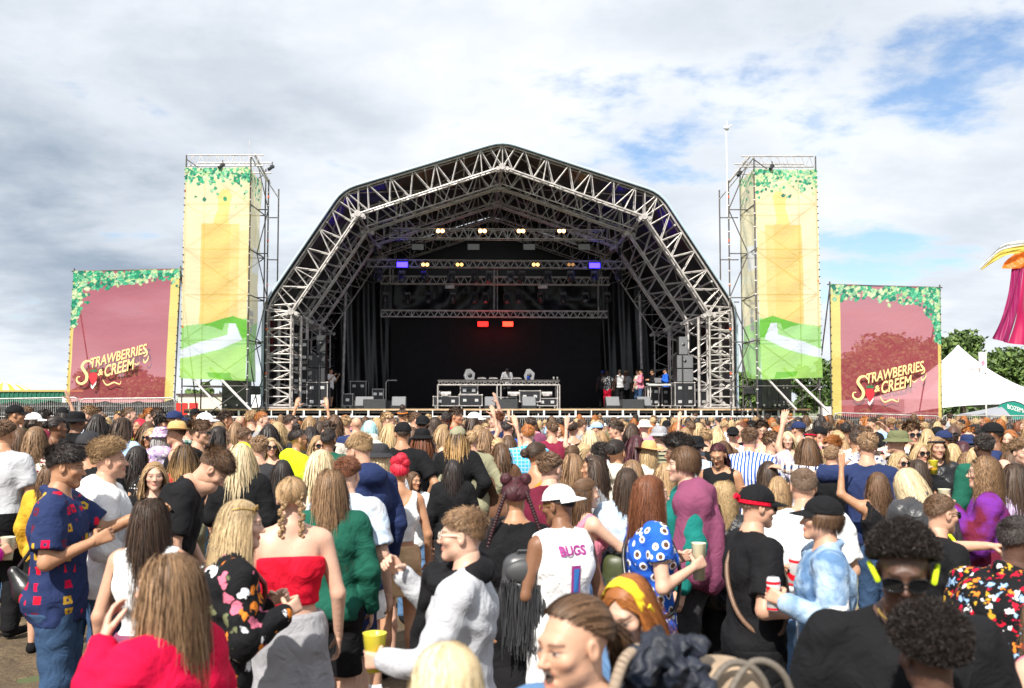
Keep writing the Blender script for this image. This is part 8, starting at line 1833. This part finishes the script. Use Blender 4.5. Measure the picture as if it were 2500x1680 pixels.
for px,py,ys,yaw,lb,kw in((1483,895,8.0,150,"person in a patterned shirt and red checked trousers standing in the wings",dict(hair='short',hc='black',top='shirt',tc_='floral:black,white,grey',bot='trousers',bc='plaid:red,black,crimson',skin='dark',arms=('bent','down'))),(1513,900,7.4,20,"person in a white sleeveless top seen from behind in the wings",dict(hair='fade',hc='black',top='tank',tc_='white',bot='trousers',bc='black',skin='dark',arms=('bent','down'))),(1528,903,8.6,170,"fair-haired person in a striped top in the wings",dict(hair='short',hc='plat',top='tee',tc_='stripe:charcoal,white',bot='jeans',bc='black',skin='brown',arms=('down','down'))),(1471,902,9.2,160,"person in a blue cap in the dim of the wings",dict(hair='short',hc='black',top='tee',tc_='charcoal',bot='jeans',bc='black',skin='dark',acc=(('cap','blue'),),arms=('down','down'))),(1564,882,6.6,78,"person in a pink shirt and black cap reading a phone at the mixer",dict(hair='fade',hc='dark',top='lshirt',tc_='pink',bot='jeans',bc='jeans',skin='tan',acc=(('cap','black'),),arms=('low','bent'))),(1557,890,7.4,120,"person behind the pink shirt in the wings",dict(hair='short',hc='dark',top='tee',tc_='cream',bot='jeans',bc='jeans',skin='fair',arms=('down','down'))),(1593,899,6.4,100,"person in a black jacket seated at the laptop",dict(hair='short',hc='black',top='lshirt',tc_='black',bot='jeans',bc='black',skin='tan',arms=('bent','bent'))),(1624,889,5.4,95,"person in a bright blue pullover and black cap at the desk",dict(hair='fade',hc='dark',top='sweat',tc_='rblue',bot='jeans',bc='black',skin='tan',acc=(('cap','black'),),arms=('bent','bent')))):
 on_stage(px,py,ys,yaw,lb,**kw)
for px,py,yaw,lb,kw in((1930,1009,0,"steward in a white shirt and dark braces beyond the barrier",dict(hair='fade',hc='ginger',top='shirt',tc_='white')),(1999,1011,60,"steward in a royal blue jacket beyond the barrier",dict(hair='short',hc='black',top='jacket',tc_='rblue',skin='brown')),(2022,1013,100,"steward in a dark jacket by the white notice sheet",dict(hair='short',hc='black',top='jacket',tc_='black',skin='tan')),(1697,1010,70,"steward dressed in black seen through the barrier mesh",dict(hair='short',hc='brown',top='tee',tc_='black')),(1748,1018,120,"steward in pale blue seen through the barrier mesh",dict(hair='short',hc='dark',top='tee',tc_='ltblue'))):
 p=P(px,py,40.3);person(px,py,40.3,yaw,lod=2,label=lb,**kw)
 PEOPLE[-1]['root']['group']="stewards beyond the barrier"
 # ---- fill the gaps the way the photograph is filled: heads in every row, each an individual
HW=dict(short='short',fade='cropped',quiff='swept-up',curlytop='curly',long='long',wavy='wavy',curly='curly',bob='bobbed',bun='knotted',thick='heavy long',pony='tied-back')
HCN=dict(black='black',dark='dark',brown='brown',lbrown='light brown',sandy='sandy',blonde='blonde',plat='platinum',ginger='ginger',auburn='auburn',ombre='two-tone')
occ=[(i['px'],i['py'],430/max(i['D'],2))for i in PEOPLE if i['D']<30]
used_lb={}
slots=[]
for D in(23,21.5,20,18.6,17.4,16.2,15,13.8,12.6,11.5):
 stepx=2430*.64/D;x_=-20+rr.random()*stepx
 while x_<2530:
  h_=rr.uniform(1.58,1.84)if D>13 else rr.uniform(1.55,1.76);py_=987+(HC-h_)*FPX/D;px_=x_+rr.uniform(-.2,.2)*stepx;w_=430/D
  ok=True
  for(ox,oy,ow)in occ:
   if abs(ox-px_)<(ow+w_)*.42 and abs(oy-py_)<(max(ow,w_))*(.55 if D>11 else.95):ok=False;break
   if oy<py_ and abs(ox-px_)<(ow+w_)*.5 and py_-oy<ow*1.35 and w_>ow*1.0:ok=False;break
  if D<9.6 and(900<px_<1010 or px_<60):ok=False
  if ok:slots.append((px_,py_,D));occ.append((px_,py_,w_))
  x_+=stepx
slots.sort(key=lambda t:t[2]);NIND=300-len(PEOPLE)
for k,(px_,py_,D)in enumerate(slots[:NIND]):
 fem=rr.random()<.52;hs=rr.choice(['long','wavy','long','bob','bun','thick','curly','pony']if fem else['short','fade','quiff','short','curlytop']);hc_=rr.choice(['black','dark','brown','brown','lbrown','sandy','blonde']+(['plat','ginger','ombre','auburn']if fem else['ginger']))
 tk_=rr.choice(['tee','cami','tank','tee','jacket']if fem else['tee','tee','shirt','tank','hoodie']);tcl=rr.choice(['black','white','charcoal','navy','grey','cream','maroon','black','white','pink','olive','red','sky','mustard','dgreen','denim'])
 cap_=(('cap',rr.choice(['black','navy','white','khaki'])),)if(not fem and rr.random()<.16)else()
 yaw=rr.gauss(0,22)if rr.random()<.72 else rr.uniform(60,300);sk=rr.choice(['fair','fair','pale','tan','fair','brown','dark','pale'])
 lb=f"person with {HW[hs]} {HCN[hc_]} hair in {tcl}" if not cap_ else f"person in a {cap_[0][1]} cap and {tcl}"
 lb=lb.replace('sky','pale blue').replace('dgreen','dark green')
 i=person(px_,py_,D,yaw,hs,hc_,tk_,tcl,rr.choice(BOT[:3]),rr.choice(['jeans','black','denim']),rr.choice([('down','down'),('down','down'),('bent','down'),('wave','down')if D>13 else('down','down')]),sk,1 if D<11 else 2,sex='f' if fem else 'm',acc=cap_,label=lb,seed=k);i['nick']=None
far=slots[NIND:]
def crowd_mass(spots):
 parts={}
 for k,(px_,py_,D)in enumerate(spots):
  p=P(px_,py_,D);s_=p.z/1.765;sx=rr.choice('mf');hs=rr.choice(['short','fade','quiff']if sx=='m' else['long','wavy','bob']);hc_=rr.choice(['black','dark','brown','lbrown','sandy','blonde','ginger'])
  j=T_mesh(('j',sx,'down','down',0,0,1.0),lambda:pose_of(sx,'down','down',0,0,1.0));a=rr.gauss(0,.5);c,s2=math.cos(a),math.sin(a);Rz=np.array(((c,-s2,0),(s2,c,0),(0,0,1)));off=np.array((p.x,p.y,0))
  Vb,Fb=T_mesh(('cmb',sx),lambda:body_geo(sx,j,.045,1.0,.012,None));Vh,Fh,Ah=head_mesh(sx,.0130);Vt,Ft=T_mesh(('cmt',sx),lambda:top_geo(sx,j,'tee',.04,1.0,1,None,.002));Vl,Fl=T_mesh(('cml',sx),lambda:bottom_geo(sx,j,'jeans',.04,1.0,1));Vr,Fr,Ar=hair_geo(hs,2,k%3)
  for mname,V,F,A in(('s'+rr.choice(['fair','pale','tan','brown']),Vb,Fb,np.zeros((len(Vb),4))),('s',Vh+j['head'],Fh,Ah),('c'+rr.choice(['black','white','charcoal','navy','grey','cream','maroon','pink','sky','red','olive']),Vt,Ft,np.zeros((len(Vt),4))),('cjeans',Vl,Fl,np.zeros((len(Vl),4))),('h'+hc_,Vr+j['head'],Fr,np.concatenate([Ar,np.ones((len(Ar),1))],1))):
   if mname=='s':mname=sk_
   if mname[0]=='s':sk_=mname
   parts.setdefault(mname,[]).append(((V*s_)@Rz.T+off,F,A))
 Vs,Fs,As,Ms,mats,b=[],[],[],[],[],0
 for q,(mn,L_)in enumerate(parts.items()):
  mats.append(skin_mat(mn[1:])if mn[0]=='s' else(hair_mat(mn[1:])if mn[0]=='h' else cloth_mat(mn[1:])))
  for V,F,A in L_:Vs.append(V);Fs.append(F+b);As.append(A);Ms.append(np.full(len(F),q));b+=len(V)
 me=mesh_np("crowd",np.concatenate(Vs),np.concatenate(Fs),True,np.concatenate(As),np.concatenate(Ms));tag(link("crowd",me,None,mats),"dense mass of festivalgoers packed toward the barrier","crowd",kind="stuff")
extra=[]
for D in(24.5,26,28,30,32.5,35):
 x_=-260
 while x_<2760:extra.append((x_+rr.uniform(-6,6),987+(HC-rr.uniform(1.55,1.82))*FPX/D,D));x_+=2430*.62/D
crowd_mass(far+extra)
# ---- labels: each individual told apart by look and by its neighbours
marks=[i for i in PEOPLE if i.get('nick')]
def near2(i):
 L_=sorted([m for m in marks if m is not i and m['px']<i['px']and abs(m['py']-i['py'])<60],key=lambda m:(i['px']-m['px'])+1.2*abs(m['py']-i['py']))[:1]
 R_=sorted([m for m in marks if m is not i and m['px']>=i['px']and abs(m['py']-i['py'])<60],key=lambda m:(m['px']-i['px'])+1.2*abs(m['py']-i['py']))[:1]
 return L_,R_
seen=set()
for i in PEOPLE:
 if i['D']==0 or i['D']>30 or(i.get('nick')and i['px']in[h['px']for h in H.values()]):
  seen.add(i['label']);i['root']['label']=i['label'];continue
for i in PEOPLE:
 if i['label']in seen and i['root'].get('label')==i['label']and(i.get('nick')or i['D']==0 or i['D']>30):continue
 L_,R_=near2(i);base=i['label'];nw=len(base.split())
 opts=[]
 if L_ and R_:opts.append(f"{base} between {L_[0]['nick']} and {R_[0]['nick']}")
 if L_:opts+=[f"{base} beside {L_[0]['nick']}",f"{base} beyond {L_[0]['nick']}",f"{base} close to {L_[0]['nick']}"]
 if R_:opts+=[f"{base} next to {R_[0]['nick']}",f"{base} past {R_[0]['nick']}",f"{base} just behind {R_[0]['nick']}"]
 for o_ in opts:
  if len(o_.split())<=16 and o_ not in seen:i['label']=o_;break
 seen.add(i['label']);i['root']['label']=i['label']
